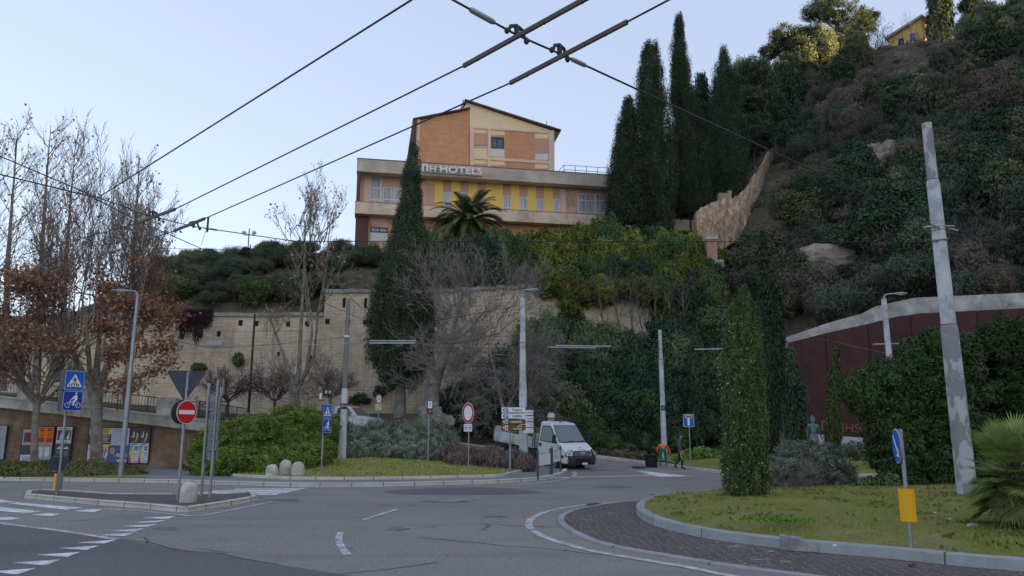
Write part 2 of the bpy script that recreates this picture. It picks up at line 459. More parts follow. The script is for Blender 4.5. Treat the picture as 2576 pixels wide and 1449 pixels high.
def flat_poly(name, pts, z, mat, kind='structure', **kw):
    b = MB(); b.mat(mat); vs = [(p[0], p[1], z) for p in pts]
    b.add(vs, [tuple(range(len(vs)))], uvs=[[(p[0], p[1]) for p in pts]])
    o = b.build(name, **kw); tag(o, kind=kind)
    me = o.data
    if len(me.polygons) and me.polygons[0].normal.z < 0: me.flip_normals()
    return o
def g2(l, z=0): return [(G(x, y, z).x, G(x, y, z).y) for x, y in l]
def smooth2(pts, n=4):
    """Catmull-Rom through 2-D points"""
    out = []; k = len(pts)
    for i in range(k-1):
        p0 = Vector(pts[max(i-1, 0)]); p1 = Vector(pts[i]); p2 = Vector(pts[i+1]); p3 = Vector(pts[min(i+2, k-1)])
        for j in range(n):
            t = j/n
            out.append(tuple(.5*((2*p1)+(p2-p0)*t+(2*p0-5*p1+4*p2-p3)*t*t+(3*p1-p0-3*p2+p3)*t**3)))
    out.append(tuple(pts[-1])); return out
def offset2(pts, d):
    out = []
    for i, p in enumerate(pts):
        a = Vector(pts[max(i-1, 0)][:2]); b = Vector(pts[min(i+1, len(pts)-1)][:2]); t = (b-a).normalized()
        out.append((p[0]-t.y*d, p[1]+t.x*d))
    return out
def kerb(name, pts, w, h, mat, side=1, zf=None, base=-.1, lean=.02):
    """kerb stones along a line of road-side points; side=+1 body lies to the left of travel"""
    b = MB(); b.mat(mat); inn = offset2(pts, side*w); top_o = offset2(pts, side*lean); L = 0
    prev = None
    for i, p in enumerate(pts):
        if i: L += math.hypot(p[0]-pts[i-1][0], p[1]-pts[i-1][1])
        z0 = zf(p[0], p[1]) if zf else 0
        cur = [Vector((p[0], p[1], z0+base)), Vector((top_o[i][0], top_o[i][1], z0+h-.015)), Vector((offset2(pts, side*(lean+.015))[i][0], offset2(pts, side*(lean+.015))[i][1], z0+h)), Vector((inn[i][0], inn[i][1], z0+h)), Vector((inn[i][0], inn[i][1], z0+base))]
        if prev:
            for j in range(4):
                q = (prev[1][j], cur[j], cur[j+1], prev[1][j+1])
                uv = [(prev[0], j*.3+.1), (L, j*.3+.1), (L, j*.3+.35), (prev[0], j*.3+.35)]
                if side < 0: q = q[::-1]; uv = uv[::-1]
                b.add(q, [(0, 1, 2, 3)], uvs=[uv])
        prev = (L, cur)
    o = b.build(name); tag(o, kind='structure'); return o

# carriageway: one sheet
flat_poly('road', [(-70, -20), (60, -20), (60, 40), (30, 44), (10, 43.8), (6, 45), (3.4, 43.5), (0, 42), (-4, 38.5), (-17, 38.2), (-30, 39), (-70, 40)], 0.0, M_asph)
# ramp road climbing to the left
def strip(name, line, hw, mat, dz=0.0, kind='structure'):
    b = MB(); b.mat(mat)
    fine = smooth2([(a, c_) for a, c_, _ in line], 5); l = offset2(fine, hw); r = offset2(fine, -hw)
    for i in range(len(fine)-1):
        q = []
        for (pt, c_) in ((r[i], fine[i]), (r[i+1], fine[i+1]), (l[i+1], fine[i+1]), (l[i], fine[i])):
            q.append((pt[0], pt[1], ramp_z(c_[0], c_[1])[1]+dz))
        b.add(q, [(0, 1, 2, 3)])
    o = b.build(name); tag(o, kind=kind)
    if o.data.polygons[0].normal.z < 0: o.data.flip_normals()
    return o
strip('ramp_road', RAMP[1:], 2.9, M_asph, .03)
# newer, darker asphalt
flat_poly('asphalt_patch', g2([(-160, 1290), (0, 1314), (150, 1334), (295, 1357), (450, 1381), (604, 1406), (760, 1430), (880, 1449), (1000, 1500), (-400, 1500)]), .004, M_asph2)
flat_poly('asphalt_patch', smooth2(g2([(965, 1236), (1010, 1232), (1100, 1228), (1210, 1226), (1290, 1230), (1350, 1236), (1368, 1240), (1240, 1245), (1100, 1245), (1000, 1243), (965, 1238)]), 2), .004, M_asph2)

# pavement round the planted verge
outer_px = [(-500, 1203), (-200, 1206), (0, 1209), (300, 1213), (450, 1216), (540, 1219), (640, 1222), (723, 1224), (779, 1225), (962, 1224), (1122, 1220), (1248, 1216), (1346, 1210), (1398, 1202), (1420, 1194), (1428, 1187), (1426, 1180), (1414, 1174)]
OUT = smooth2(g2(outer_px), 3)
pav = OUT+[(2.2, 41), (-1.5, 43), (-5, 43), (-10, 42), (-14, 40.6), (-17, 38.3), (-30, 39.0), (-50, 40)]
JN = [((P(1310, 1139, 47)), (-1.5, 43.0, .72)), ((P(1420, 1146, 47)), (1.0, 41.2, .3)), ((P(1500, 1152, 46)), (3.5, 39.6, .06)), ((P(1570, 1161, 44.6)), (6, 39.6, -.01)), (G(1640, 1168), (9, 41, -.01))]
b = MB().mat(M_asph)
for (a0, n0), (a1, n1) in zip(JN, JN[1:]): b.add([n0, n1, tuple(a1), tuple(a0)], [(0, 1, 2, 3)], True)
o = b.build('junction_surface'); tag(o, kind='structure')
flat_poly('pavement', pav, .10, M_path)
kerb('kerb', OUT, .22, .125, M_kerbw, 1)
# lawn of the planted verge, rising gently towards the ramp
inn_px = [(478, 1188), (560, 1195), (604, 1200), (700, 1205), (783, 1207), (900, 1207), (1050, 1205), (1248, 1200), (1290, 1193), (1326, 1184), (1342, 1175), (1338, 1167)]
INN = smooth2(g2(inn_px, .1), 3)
def dist_line(pts, X, Y):
    best = 1e9
    for (x0, y0), (x1, y1) in zip(pts, pts[1:]):
        dx, dy = x1-x0, y1-y0; t = max(0, min(1, ((X-x0)*dx+(Y-y0)*dy)/(dx*dx+dy*dy+1e-9)))
        best = min(best, math.hypot(X-x0-t*dx, Y-y0-t*dy))
    return best
def lz(X, Y):
    return .185+min(.85, max(0, dist_line(INN, X, Y)-.12)*.062)
kerb('verge_kerb', INN, .14, .20, M_kerbw, 1)
def lawn_patch(name, front, back, zf, mat, n=10):
    """sheet between two lines with the same number of points, draped on zf"""
    V = []; F = []; k = len(front)
    for i in range(k):
        for j in range(n+1):
            t = j/n; x = front[i][0]*(1-t)+back[i][0]*t; y = front[i][1]*(1-t)+back[i][1]*t
            V.append((x, y, zf(x, y)+(.03*mnoise.noise(Vector((x*.8, y*.8, 0))) if 0 < t < 1 else 0)))
    for i in range(k-1):
        for j in range(n): F.append((i*(n+1)+j, (i+1)*(n+1)+j, (i+1)*(n+1)+j+1, i*(n+1)+j+1))
    o = npmesh(name, V, F, mat, smooth=True); tag(o, kind='structure'); return o
_b = [(-17, 39), (-15.5, 40.5), (-14, 41), (-12, 42), (-10, 42.6), (-8, 43), (-6, 43.3), (-4, 43), (-2.5, 42.2), (-1, 41), (.4, 40), (1.0, 40.3)]
BK = smooth2(_b, 3)
lawn_patch('verge_lawn', offset2(INN, .12), BK, lz, M_lawn)
# strip with the low hedge, in front of the poster wall
BEDF = offset2(g2([(-500, 1203), (-200, 1206), (0, 1209), (150, 1211), (300, 1213), (400, 1214.6)]), .23)
BEDB = [(-50, 40), (-38, 39.8), (-30, 39.2), (-25, 38.9), (-20.2, 36.8), (-15.4, 29.6)]
lawn_patch('bed_lawn', BEDF, BEDB, lambda x, y: .118+max(0, y-28.5)*.03, M_lawn)

# far verge to the right of the junction
RK = [(P(1135, 1116, 47.5)), (P(1310, 1138, 47)), (P(1420, 1145, 47)), (P(1500, 1151, 46)), (P(1570, 1160, 44.6)), G(1640, 1167), G(1700, 1176), G(1760, 1184), G(1815, 1191), G(1950, 1198), G(2140, 1201), G(2210, 1200), G(2400, 1197), G(2700, 1192), G(3300, 1188)]
RKs = smooth2([(p.x, p.y) for p in RK], 3)
def rz(X, Y):
    return _interp(X, [p.x for p in RK], [max(0, p.z) for p in RK])
def _interp(x, xs, ys): return float(np.interp(x, xs, ys))
kerb('far_kerb', RKs, .25, .13, M_kerbw, 1, zf=rz)
rb = [(p[0], max(p[1]+2, 49.5 if p[0] > 20 else (48.6 if p[0] > 3 else 50))) for p in RKs]
rb = [(x, min(y, 49.5)) if x > 25 else (x, y) for x, y in rb]
def rzz(X, Y):
    yf = _interp(X, [p.x for p in RK], [p.y for p in RK]); return rz(X, Y)+.11+max(0, Y-yf)*.03
lawn_patch('far_verge', offset2(RKs, .2), rb, rzz, M_lawn)

# roundabout
isl_px = [(1905, 1238), (1828, 1243), (1753, 1249), (1690, 1255), (1645, 1262), (1612, 1274), (1600, 1286), (1601, 1298), (1621, 1314), (1665, 1331), (1721, 1346), (1785, 1359), (1851, 1369), (1922, 1378), (1990, 1386), (2066, 1394), (2225, 1408), (2424, 1429), (2576, 1442), (2800, 1462)]
ISL = smooth2(g2(isl_px), 3)
kerb('roundabout_kerb', ISL, .2, .17, M_kerbg, 1)
far_px = [(2800, 1236), (2500, 1231), (2240, 1229), (2140, 1228), (2000, 1231)]
FARI = g2(far_px)
kerb('roundabout_far_kerb', smooth2(FARI+g2([(1905, 1238)]), 2), .2, .17, M_kerbg, 1)
def iz(X, Y):
    # low mound
    d = max(0, dist_line(ISL, X, Y)-.2)
    return .165+.24*(1-math.exp(-d/2.2))
def S_(px_, py_, zf):
    z = .2
    for _ in range(12): q = G(px_, py_, z); z = zf(q.x, q.y)
    return G(px_, py_, z)
def fan(name, ring, zf, mat, nr=9):
    c = Vector((9, 17)); V = []; F = []; k = len(ring)
    for p in ring:
        for j in range(nr):
            t = 1-j/nr; x = c.x+(p[0]-c.x)*t; y = c.y+(p[1]-c.y)*t; V.append((x, y, zf(x, y)+(.035*mnoise.noise(Vector((x, y, 0))) if j else 0)))
    V.append((c.x, c.y, zf(c.x, c.y)))
    b = MB(); b.mat(mat)
    for i in range(k):
        i2 = (i+1) % k
        for j in range(nr-1): F.append((i*nr+j, i2*nr+j, i2*nr+j+1, i*nr+j+1))
        F.append((i*nr+nr-1, i2*nr+nr-1, len(V)-1))
    b.add(V, F, True); o = b.build(name); tag(o, kind='structure'); return o
ring = offset2(ISL, .18)+[(p[0], p[1]-.1) for p in FARI[:]]
fan('roundabout_lawn', ring, iz, M_lawn)
# cobbled apron
def cobble():
    m, nt, b = _nm('cobbles'); v = _coords(nt)
    nz_ = nt.nodes.new('ShaderNodeTexNoise'); nz_.inputs['Scale'].default_value = .8; nt.links.new(v, nz_.inputs['Vector'])
    mx = nt.nodes.new('ShaderNodeMix'); mx.data_type = 'RGBA'; mx.blend_type = 'ADD'; mx.inputs[0].default_value = .35
    nt.links.new(v, mx.inputs[6]); nt.links.new(nz_.outputs['Color'], mx.inputs[7])
    vo = nt.nodes.new('ShaderNodeTexVoronoi'); vo.feature = 'DISTANCE_TO_EDGE'; vo.inputs['Scale'].default_value = 6.5; vo.inputs['Randomness'].default_value = .45
    nt.links.new(mx.outputs[2], vo.inputs['Vector'])
    v2 = nt.nodes.new('ShaderNodeTexVoronoi'); v2.inputs['Scale'].default_value = 6.5; v2.inputs['Randomness'].default_value = .45; nt.links.new(mx.outputs[2], v2.inputs['Vector'])
    c = _ramp(nt, v2.outputs['Color'], [(.1, (.045, .030, .027)), (.9, (.105, .070, .062))])
    c = _mix(nt, _ramp(nt, _noise(nt, v, .7, 6, .7), [(.4, 0), (.7, .5)]), c, (.12, .11, .10))
    j = _ramp(nt, vo.outputs['Distance'], [(.02, 1), (.06, 0)])
    c = _mix(nt, j, c, (.26, .235, .20))
    nt.links.new(c, b.inputs['Base Color']); b.inputs['Roughness'].default_value = .6
    _bump(nt, b, _ramp(nt, vo.outputs['Distance'], [(.0, 0), (.14, 1)]), .7, .02)
    return m
apr_px = [(1800, 1246), (1677, 1256), (1565, 1264), (1466, 1278), (1415, 1294), (1402, 1308), (1408, 1322), (1430, 1338), (1486, 1364), (1565, 1384), (1645, 1398), (1765, 1418), (1851, 1432), (2000, 1451), (2200, 1478), (2500, 1512), (2800, 1540)]
APR = smooth2(g2(apr_px), 3)
flat_poly('cobbled_apron', APR+list(reversed(ISL[3:])), .02, cobble())
kerb('apron_edge', [p for p in APR], .14, .035, M_kerbg, 1, base=-.05, lean=.005)

def mark(name, polys, mat=M_white, z=.008):
    b = MB(); b.mat(mat)
    for pl in polys:
        vs = [G(x, y) for x, y in pl]; vs = [(p.x, p.y, z) for p in vs]
        n = (Vector(vs[1])-Vector(vs[0])).cross(Vector(vs[2])-Vector(vs[0]))
        if n.z < 0: vs = vs[::-1]
        b.add(vs, [tuple(range(len(vs)))])
    o = b.build(name); tag(o, kind='structure'); return o
def line(name, pxs, w, mat=M_white, z=.008, n=3):
    pts = smooth2(g2(pxs), n) if len(pxs) > 2 else g2(pxs); l = offset2(pts, w/2); r = offset2(pts, -w/2); b = MB(); b.mat(mat)
    for i in range(len(pts)-1): b.add([(r[i][0], r[i][1], z), (r[i+1][0], r[i+1][1], z), (l[i+1][0], l[i+1][1], z), (l[i][0], l[i][1], z)], [(0, 1, 2, 3)])
    o = b.build(name); tag(o, kind='structure'); return o
def q1(l): return [(x*.3983, 872+y*.3983) for x, y in l]
line('roundabout_line', [(1900, 1236), (1790, 1246), (1685, 1255), (1545, 1264), (1446, 1274), (1378, 1287), (1340, 1304), (1330, 1320), (1344, 1338), (1386, 1358), (1486, 1386), (1605, 1407), (1725, 1427), (1840, 1450), (2000, 1475), (2300, 1515)], .15, M_whitef)
mark('lane_dash', [[(909, 1308), (923, 1308), (1004, 1282), (988, 1282)]], M_whitef)
mark('lane_dash', [[(850, 1339), (867, 1339), (861, 1353), (843, 1353)], [(843, 1353), (861, 1353), (863, 1366), (844, 1368)], [(844, 1368), (863, 1366), (872, 1381), (853, 1383)], [(853, 1383), (872, 1381), (886, 1396), (862, 1397)]], M_whitef)
line('lane_dash', [(1102, 1263), (1210, 1255)], .12, M_whitef)
mark('crosswalk_stripes', [q1(l) for l in ([(50, 992), (110, 985), (525, 1020), (420, 1033)], [(-60, 1010), (0, 1013), (270, 1044), (165, 1055), (-60, 1035)], [(-60, 968), (0, 968), (100, 983), (0, 988), (-60, 984)], [(460, 1040), (560, 1028), (650, 1032), (590, 1047)], [(200, 1065), (300, 1053), (395, 1058), (330, 1073)], [(-60, 1084), (60, 1078), (130, 1087), (60, 1097), (-60, 1102)])])
line('edge_line', [(180, 1282), (287, 1282), (438, 1294), (494, 1299), (560, 1288), (690, 1262)], .11, M_whitef)
line('guide_line', [(-100, 1301), (0, 1317), (130, 1333), (295, 1358)], .13, M_whitef, z=.009)
mark('give_way_triangles', [q1(l) for l in ([(890, 1085), (1060, 1090), (1115, 1072)], [(845, 1112), (985, 1115), (1050, 1097)], [(775, 1137), (930, 1143), (990, 1123)], [(695, 1165), (855, 1172), (920, 1149)], [(620, 1193), (780, 1201), (850, 1177)], [(485, 1240), (655, 1247), (735, 1222)], [(370, 1275), (545, 1287), (625, 1259)], [(230, 1318), (425, 1331), (508, 1300)], [(75, 1368), (285, 1385), (380, 1347)], [(-90, 1425), (110, 1441), (225, 1403)])])
mark('far_crosswalk_stripes', [[(590, 1232.4), (590, 1230.2), (772, 1228), (760, 1230.4)], [(520, 1238), (530, 1235), (757, 1231.6), (745, 1235)], [(440, 1243.5), (450, 1240), (738, 1236), (722, 1240)], [(330, 1249.5), (345, 1245.4), (712, 1241.6), (690, 1245.6)], [(260, 1253), (275, 1250.6), (330, 1250.2), (320, 1252.6)]])
mark('junction_triangle', [[(1605, 1184), (1653, 1199.5), (1741, 1199)]], M_white)
line('stop_line', [(1400, 1203), (1440, 1201), (1631, 1197)], .28, M_white)
line('junction_line', [(1500, 1166), (1560, 1176), (1600, 1184), (1640, 1198)], .14, M_whitef)
line('junction_line', [(1480, 1170), (1530, 1177), (1590, 1186)], .1, M_whitef)
line('edge_line', [(1300, 1219), (1360, 1214), (1420, 1206), (1446, 1196), (1444, 1187)], .16, M_whitef)
# drain cover and worn lettering by the junction
mark('worn_lettering', [[(1482, 1173), (1500, 1182), (1503, 1182), (1485, 1173)], [(1496, 1173), (1516, 1181), (1519, 1181), (1499, 1173)], [(1508, 1173.5), (1530, 1181), (1533, 1181), (1511, 1173)]], M_whitef)
mark('drain_cover', [[(1470, 1271), (1500, 1268), (1516, 1270), (1486, 1273)]], paint('drain_iron', (.04, .04, .042), .5), z=.03)

M_crack = paint('crack_tar', (.05, .05, .052), .8)
for k_, pts_ in enumerate([[(298, 1358), (380, 1366), (450, 1386), (540, 1391), (600, 1404), (700, 1420)], [(363, 1352), (372, 1362), (368, 1369)], [(1300, 1375), (1420, 1385), (1480, 1394), (1560, 1398), (1640, 1412)], [(820, 1448), (980, 1432), (1100, 1415)], [(640, 1262), (700, 1266), (760, 1262)], [(180, 1312), (300, 1302), (400, 1306)], [(1050, 1352), (1200, 1366), (1290, 1376)]]): line('road_crack', pts_, .022 if k_ != 4 else .03, M_crack, z=.0065)
M_oil = paint('oil_stain', (.13, .125, .12), .75, var=.3, scale=3)
for cx_, cy_, rx_, ry_ in ((715, 1258, 45, 3), (1130, 1262, 60, 3), (1000, 1330, 26, 5), (420, 1330, 30, 4), (1540, 1225, 50, 3), (1250, 1300, 30, 3)): flat_poly('road_stain', g2([(cx_+rx_*math.cos(a_)*(1+.3*math.sin(3*a_+cx_)), cy_+ry_*math.sin(a_)*(1+.25*math.cos(5*a_))) for a_ in np.linspace(0, 6.283, 22)[:-1]]), .0035, M_oil)
# small traffic island on the left
ti_px = [(59, 1254), (84, 1255), (127, 1260), (235, 1270), (343, 1278), (414, 1285), (455, 1289), (474, 1289), (585, 1271), (648, 1259)]
TI = g2(ti_px)
ti_back = g2([(640, 1247), (560, 1251), (440, 1252), (287, 1251), (183, 1243), (110, 1240), (64, 1244)])
flat_poly('traffic_island', TI+ti_back, .095, M_isl)
kerb('island_kerb', TI+ti_back+[TI[0]], .16, .12, M_kerbw, 1)
# ================================================================== walls and buildings
def wallrun(b, A, B, zb0, zb1, zt0, zt1, th, batter=0.0, u0=0.0, n=1):
    """upright wall piece from A to B (2-D), front face towards the camera side, UV in metres"""
    A = Vector(A); B = Vector(B); d = (B-A); L = d.length; t = d/L; nrm = Vector((t.y, -t.x))   # towards -Y for a left-to-right run
    for i in range(n):
        s0, s1 = i/n, (i+1)/n
        P0, P1 = A+d*s0, A+d*s1
        b0 = zb0+(zb1-zb0)*s0; b1 = zb0+(zb1-zb0)*s1; t0 = zt0+(zt1-zt0)*s0; t1 = zt0+(zt1-zt0)*s1
        f0 = P0+nrm*batter; f1 = P1+nrm*batter
        q = [(f0.x, f0.y, b0), (f1.x, f1.y, b1), (P1.x, P1.y, t1), (P0.x, P0.y, t0)]
        uv = [(u0+L*s0, b0), (u0+L*s1, b1), (u0+L*s1, t1), (u0+L*s0, t0)]
        b.add(q, [(0, 1, 2, 3)], uvs=[uv])
        k0 = P0-nrm*th; k1 = P1-nrm*th
        b.add([(P0.x, P0.y, t0), (P1.x, P1.y, t1), (k1.x, k1.y, t1), (k0.x, k0.y, t0)], [(0, 1, 2, 3)], uvs=[[(u0+L*s0, 0), (u0+L*s1, 0), (u0+L*s1, th), (u0+L*s0, th)]])
        b.add([(k1.x, k1.y, b1), (k0.x, k0.y, b0), (k0.x, k0.y, t0), (k1.x, k1.y, t1)], [(0, 1, 2, 3)], uvs=[[(u0+L*s1, b1), (u0+L*s0, b0), (u0+L*s0, t0), (u0+L*s1, t1)]])
    for (Q, zb, zt, sgn) in ((A, zb0, zt0, 1), (B, zb1, zt1, -1)):
        f = Q+nrm*batter; k = Q-nrm*th
        q = [(f.x, f.y, zb), (Q.x, Q.y, zt), (k.x, k.y, zt), (k.x, k.y, zb)]
        uv = [(0, zb), (batter, zt), (batter+th, zt), (batter+th, zb)]
        if sgn < 0: q = q[::-1]; uv = uv[::-1]
        b.add(q, [(0, 1, 2, 3)], uvs=[uv])
    return u0+L
M_fort = brickmat('fortress_brick', (.46, .355, .245), (.56, .45, .325), (.31, .25, .18), bw=.55, bh=.11, ms=.018, stain=(.17, .14, .115), stain_amt=.75, light=(.56, .48, .37), nz=.22)
M_fortlo = M_fort
M_cope = paint('weathered_stone', (.33, .30, .26), .9, var=.25, scale=1.2, dirt=(.12, .11, .09), dirt_amt=.4, bump=.4)
M_dark = paint('shade_and_trim_black', (.018, .016, .014), .9)
# --- fortress wall
FW = [(P(20, 900, 54.2), 7.2), ]
fw = [(-37.5, 54.6), (-28, 55.3), (-17.3, 56.4), (-14.2, 56.9)]
fw2 = [(-14.2, 56.55), (-6, 57.3), (2, 59.4), (8, 60.5), (13.5, 60.9)]
root = thing('fortress_wall', (0, 56, 3), 'long battered old brick fortress wall with loopholes below the wooded terrace', 'wall')
def lowered(pts, off): return [(x-off[0], y-off[1]) for x, y in pts]
b = MB().mat(M_fort); u = 0
for (A, B, z0, z1) in ((fw[0], fw[1], 10.0, 10.35), (fw[1], fw[2], 10.35, 10.5), (fw[2], fw[3], 10.5, 10.6)):
    u = wallrun(b, (A[0], A[1]-56), (B[0], B[1]-56), -.5, -.5, z0-3, z1-3, 1.0, 1.15, u, 6)
b.build('wall_face', root)
b = MB().mat(M_fort); u = 0
hts = [12.35, 12.5, 13.3, 13.2, 12.9]
for i in range(4):
    A, B = fw2[i], fw2[i+1]
    u = wallrun(b, (A[0], A[1]-56), (B[0], B[1]-56), -.5, -.5, hts[i]-3, hts[i+1]-3, 1.0, 1.15, u, 6)
b.build('raised_wall_face', root)
b = MB().mat(M_cope)
def cope_run(b, pts, zs, off=(0, 56, 3), w=.5, h=.28, dy=-.12):
    for i in range(len(pts)-1):
        A = Vector((pts[i][0]-off[0], pts[i][1]-off[1]+dy, zs[i]-off[2])); B = Vector((pts[i+1][0]-off[0], pts[i+1][1]-off[1]+dy, zs[i+1]-off[2]))
        d = B-A; n = max(1, int(d.length/1.6))
        for k in range(n):
            c = A+d*((k+.5)/n); j = mnoise.noise(c*3)*.05
            b.box((c.x, c.y+.2, c.z+j), (d.length/n*.995, w, h), rz=math.atan2(d.y, d.x))
cope_run(b, fw, [10.05, 10.4, 10.55, 10.65]); cope_run(b, fw2[:3], [12.4, 12.55, 13.35])
cope_run(b, fw, [8.9, 9.1, 9.25, 9.3], w=.16, h=.12, dy=-.30)
b.build('coping', root)
def on_wall(px, py, Yw):
    p = P(px, py, Yw); return (p.x, p.z)
lh = MB().mat(M_dark)  # slits are solid dark boxes; the shade inside is put into their colour
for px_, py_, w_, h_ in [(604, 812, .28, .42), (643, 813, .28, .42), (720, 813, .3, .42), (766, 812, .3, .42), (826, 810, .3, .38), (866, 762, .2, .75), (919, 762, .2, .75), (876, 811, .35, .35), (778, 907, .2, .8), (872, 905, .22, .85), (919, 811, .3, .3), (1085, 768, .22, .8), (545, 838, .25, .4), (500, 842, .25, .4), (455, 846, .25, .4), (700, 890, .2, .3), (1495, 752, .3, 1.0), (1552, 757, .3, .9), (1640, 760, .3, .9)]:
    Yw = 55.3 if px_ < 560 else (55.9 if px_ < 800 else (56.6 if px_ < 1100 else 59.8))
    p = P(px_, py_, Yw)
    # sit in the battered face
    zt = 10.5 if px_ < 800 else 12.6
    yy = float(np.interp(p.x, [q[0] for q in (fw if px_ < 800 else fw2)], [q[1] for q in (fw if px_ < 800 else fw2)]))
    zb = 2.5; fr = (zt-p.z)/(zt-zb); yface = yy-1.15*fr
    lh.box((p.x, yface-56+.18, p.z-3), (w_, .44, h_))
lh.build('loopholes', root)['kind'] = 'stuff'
# light masonry plaque
b = MB().mat(paint('plaque', (.5, .5, .5), .6)); p = P(539, 862, 55.1); b.box((p.x, p.y-56+.0, p.z-3), (1.1, .12, .35)); b.build('plaque', root)
# crumbling foot of the wall between the cypress and the leaning trunk, with a rubble heap
def rock(name, c, r, seed, mat, parent=None, n=3, sc=(1, 1, .8), **kw):
    import bmesh
    bm = bmesh.new(); bmesh.ops.create_icosphere(bm, subdivisions=n+1, radius=1)
    for v in bm.verts:
        k = 1+.45*mnoise.noise(v.co*1.3+Vector((seed, 0, 0)))+.25*mnoise.noise(v.co*3.5+Vector((0, seed, 0)))+.16*mnoise.noise(v.co*7)+.10*mnoise.noise(Vector((v.co.x*3, v.co.y*3, v.co.z*22)))
        v.co = Vector((v.co.x*k*r*sc[0], v.co.y*k*r*sc[1], v.co.z*k*r*sc[2]))
    me = bpy.data.meshes.new(name); bm.to_mesh(me); bm.free(); me.materials.append(mat)
    o = bpy.data.objects.new(name, me); COL.objects.link(o); o.location = c
    if parent: o.parent = parent
    return tag(o, kw.get('label'), kw.get('cat'), kw.get('group'), kw.get('kind'))
M_rock = paint('rubble_rock', (.26, .245, .22), .95, var=.35, scale=2.0, dirt=(.09, .085, .07), dirt_amt=.5, bump=.8)
p = P(1085, 1036, 46.5); rock('boulder', p+Vector((0, 0, -.35)), .78, 3, M_rock, sc=(1.0, .8, 1.1), label='large pale boulder behind the small black and brown plate sign', cat='rock')
p = P(1114, 1052, 46.2); rock('boulder', p+Vector((0, 0, -.2)), .5, 9, M_rock, sc=(1.3, .8, .9), label='smaller pale boulder leaning on the right side of the large one', cat='rock')

# --- poster wall (retaining wall of the ramp)
M_pw = brickmat('poster_wall_brick', (.16, .085, .052), (.23, .14, .09), (.14, .115, .09), bw=.27, bh=.075, ms=.014, stain=(.07, .055, .045), stain_amt=.8, light=(.27, .21, .14), nz=.35)
M_conc = paint('stained_concrete', (.42, .40, .36), .9, var=.3, scale=1.0, dirt=(.12, .105, .09), dirt_amt=.45, bump=.3)
PWA, PWB = Vector((-44, 40.4)), Vector((-14.6, 37.6))
def pw_at(px_, dy=0):
    """X,Y on the wall line seen at column px (row 1100)"""
    d = ray(px_, 1100); D = PWB-PWA
    t = (PWA.y*D.x-PWA.x*D.y)/(d.y*D.x-d.x*D.y)
    return Vector((d.x*t, d.y*t))
def pwz(px_, py_):
    q = pw_at(px_); return P(px_, py_, q.y)
zL = pwz(0, 1024).z; zR = pwz(497, 1082).z; xl = pwz(0, 1024).x; xr = pwz(497, 1082).x
def pw_top(X): return zL+(zR-zL)*(X-xl)/(xr-xl)
root = thing('retaining_wall', (-20, 38, 0), 'brown brick retaining wall with stained white coping, hung with posters', 'wall')
b = MB().mat(M_pw)
wallrun(b, PWA-Vector((-20, 38)), PWB-Vector((-20, 38)), -.1, -.1, pw_top(PWA.x), pw_top(PWB.x), .5, .12, 0, 8)
b.build('wall_face', root)
b = MB().mat(M_conc); D = PWB-PWA; ang = math.atan2(D.y, D.x); n = 14
for i in range(n):
    c = PWA+D*((i+.5)/n); z0 = pw_top((PWA+D*(i/n)).x); z1 = pw_top((PWA+D*((i+1)/n)).x)
    sl = math.atan2(z1-z0, D.length/n)
    M = Matrix.Rotation(ang, 3, 'Z') @ Matrix.Rotation(-sl, 3, 'Y')
    b.box((c.x+20, c.y-38-.05, (z0+z1)/2+.24), (D.length/n*1.006, .6, .48), M=M)
    b.box((c.x+20, c.y-38-.05, (z0+z1)/2+.52), (D.length/n*1.006, .72, .09), M=M)
b.build('coping', root)
b = MB().mat(M_conc)
for px_ in (-40, 43, 200, 410):
    q = pw_at(px_); zt = pw_top(q.x)+.5
    b.bevbox((q.x+20, q.y-38+.2, zt+.45), (.9 if px_ > 300 else .55, .45, .95), .03, rz=ang)
b.build('pier', root)
M_iron = paint('railing_iron', (.035, .034, .036), .6)
r = MB().mat(M_iron)
def rail(b, A, B, zA, zB, off, h=.85, step=.16):
    D_ = (B-A); L = D_.length; n = int(L/step)
    for hh in (.12, h):
        b.tube([(A.x-off[0], A.y-off[1], zA+hh), (B.x-off[0], B.y-off[1], zB+hh)], .022, 4)
    for i in range(n+1):
        t = i/n; q = A+D_*t; z = zA+(zB-zA)*t
        b.tube([(q.x-off[0], q.y-off[1], z+.02), (q.x-off[0], q.y-off[1], z+h)], .012 if i % 10 else .028, 3)
for a_, c_ in ((-40, 43), (48, 196), (205, 398), (422, 490)):
    A = pw_at(a_)+Vector((0, .2)); B_ = pw_at(c_)+Vector((0, .2))
    rail(r, A, B_, pw_top(A.x)+.5, pw_top(B_.x)+.5, (-20, 38))
r.build('railing', root)
# fence continuing along the ramp behind the hedge, with a stone pier
A = Vector((-15.2, 42.5)); B_ = P(622, 1050, 44.5); B_ = Vector((B_.x, B_.y))
root = thing('iron_fence', (A.x, A.y, 1.6), 'low black iron railing ending at a square stone pier above the left hedge', 'fence')
f_ = MB().mat(M_iron); zz = P(560, 1065, 43.5).z
rail(f_, Vector(pw_at(490))+Vector((0, .3)), B_, pw_top(-16)+.5, zz, (A.x, A.y)); 
o = f_.build('railing', root); o.location.z = -1.6
p = P(636, 1052, 44.5); b = MB().mat(M_conc); b.bevbox((p.x-A.x, p.y-A.y, p.z-1.6-.5), (.75, .6, 1.4), .03); b.bevbox((p.x-A.x, p.y-A.y, p.z-1.6+.26), (.9, .75, .14), .03); b.build('pier', root)

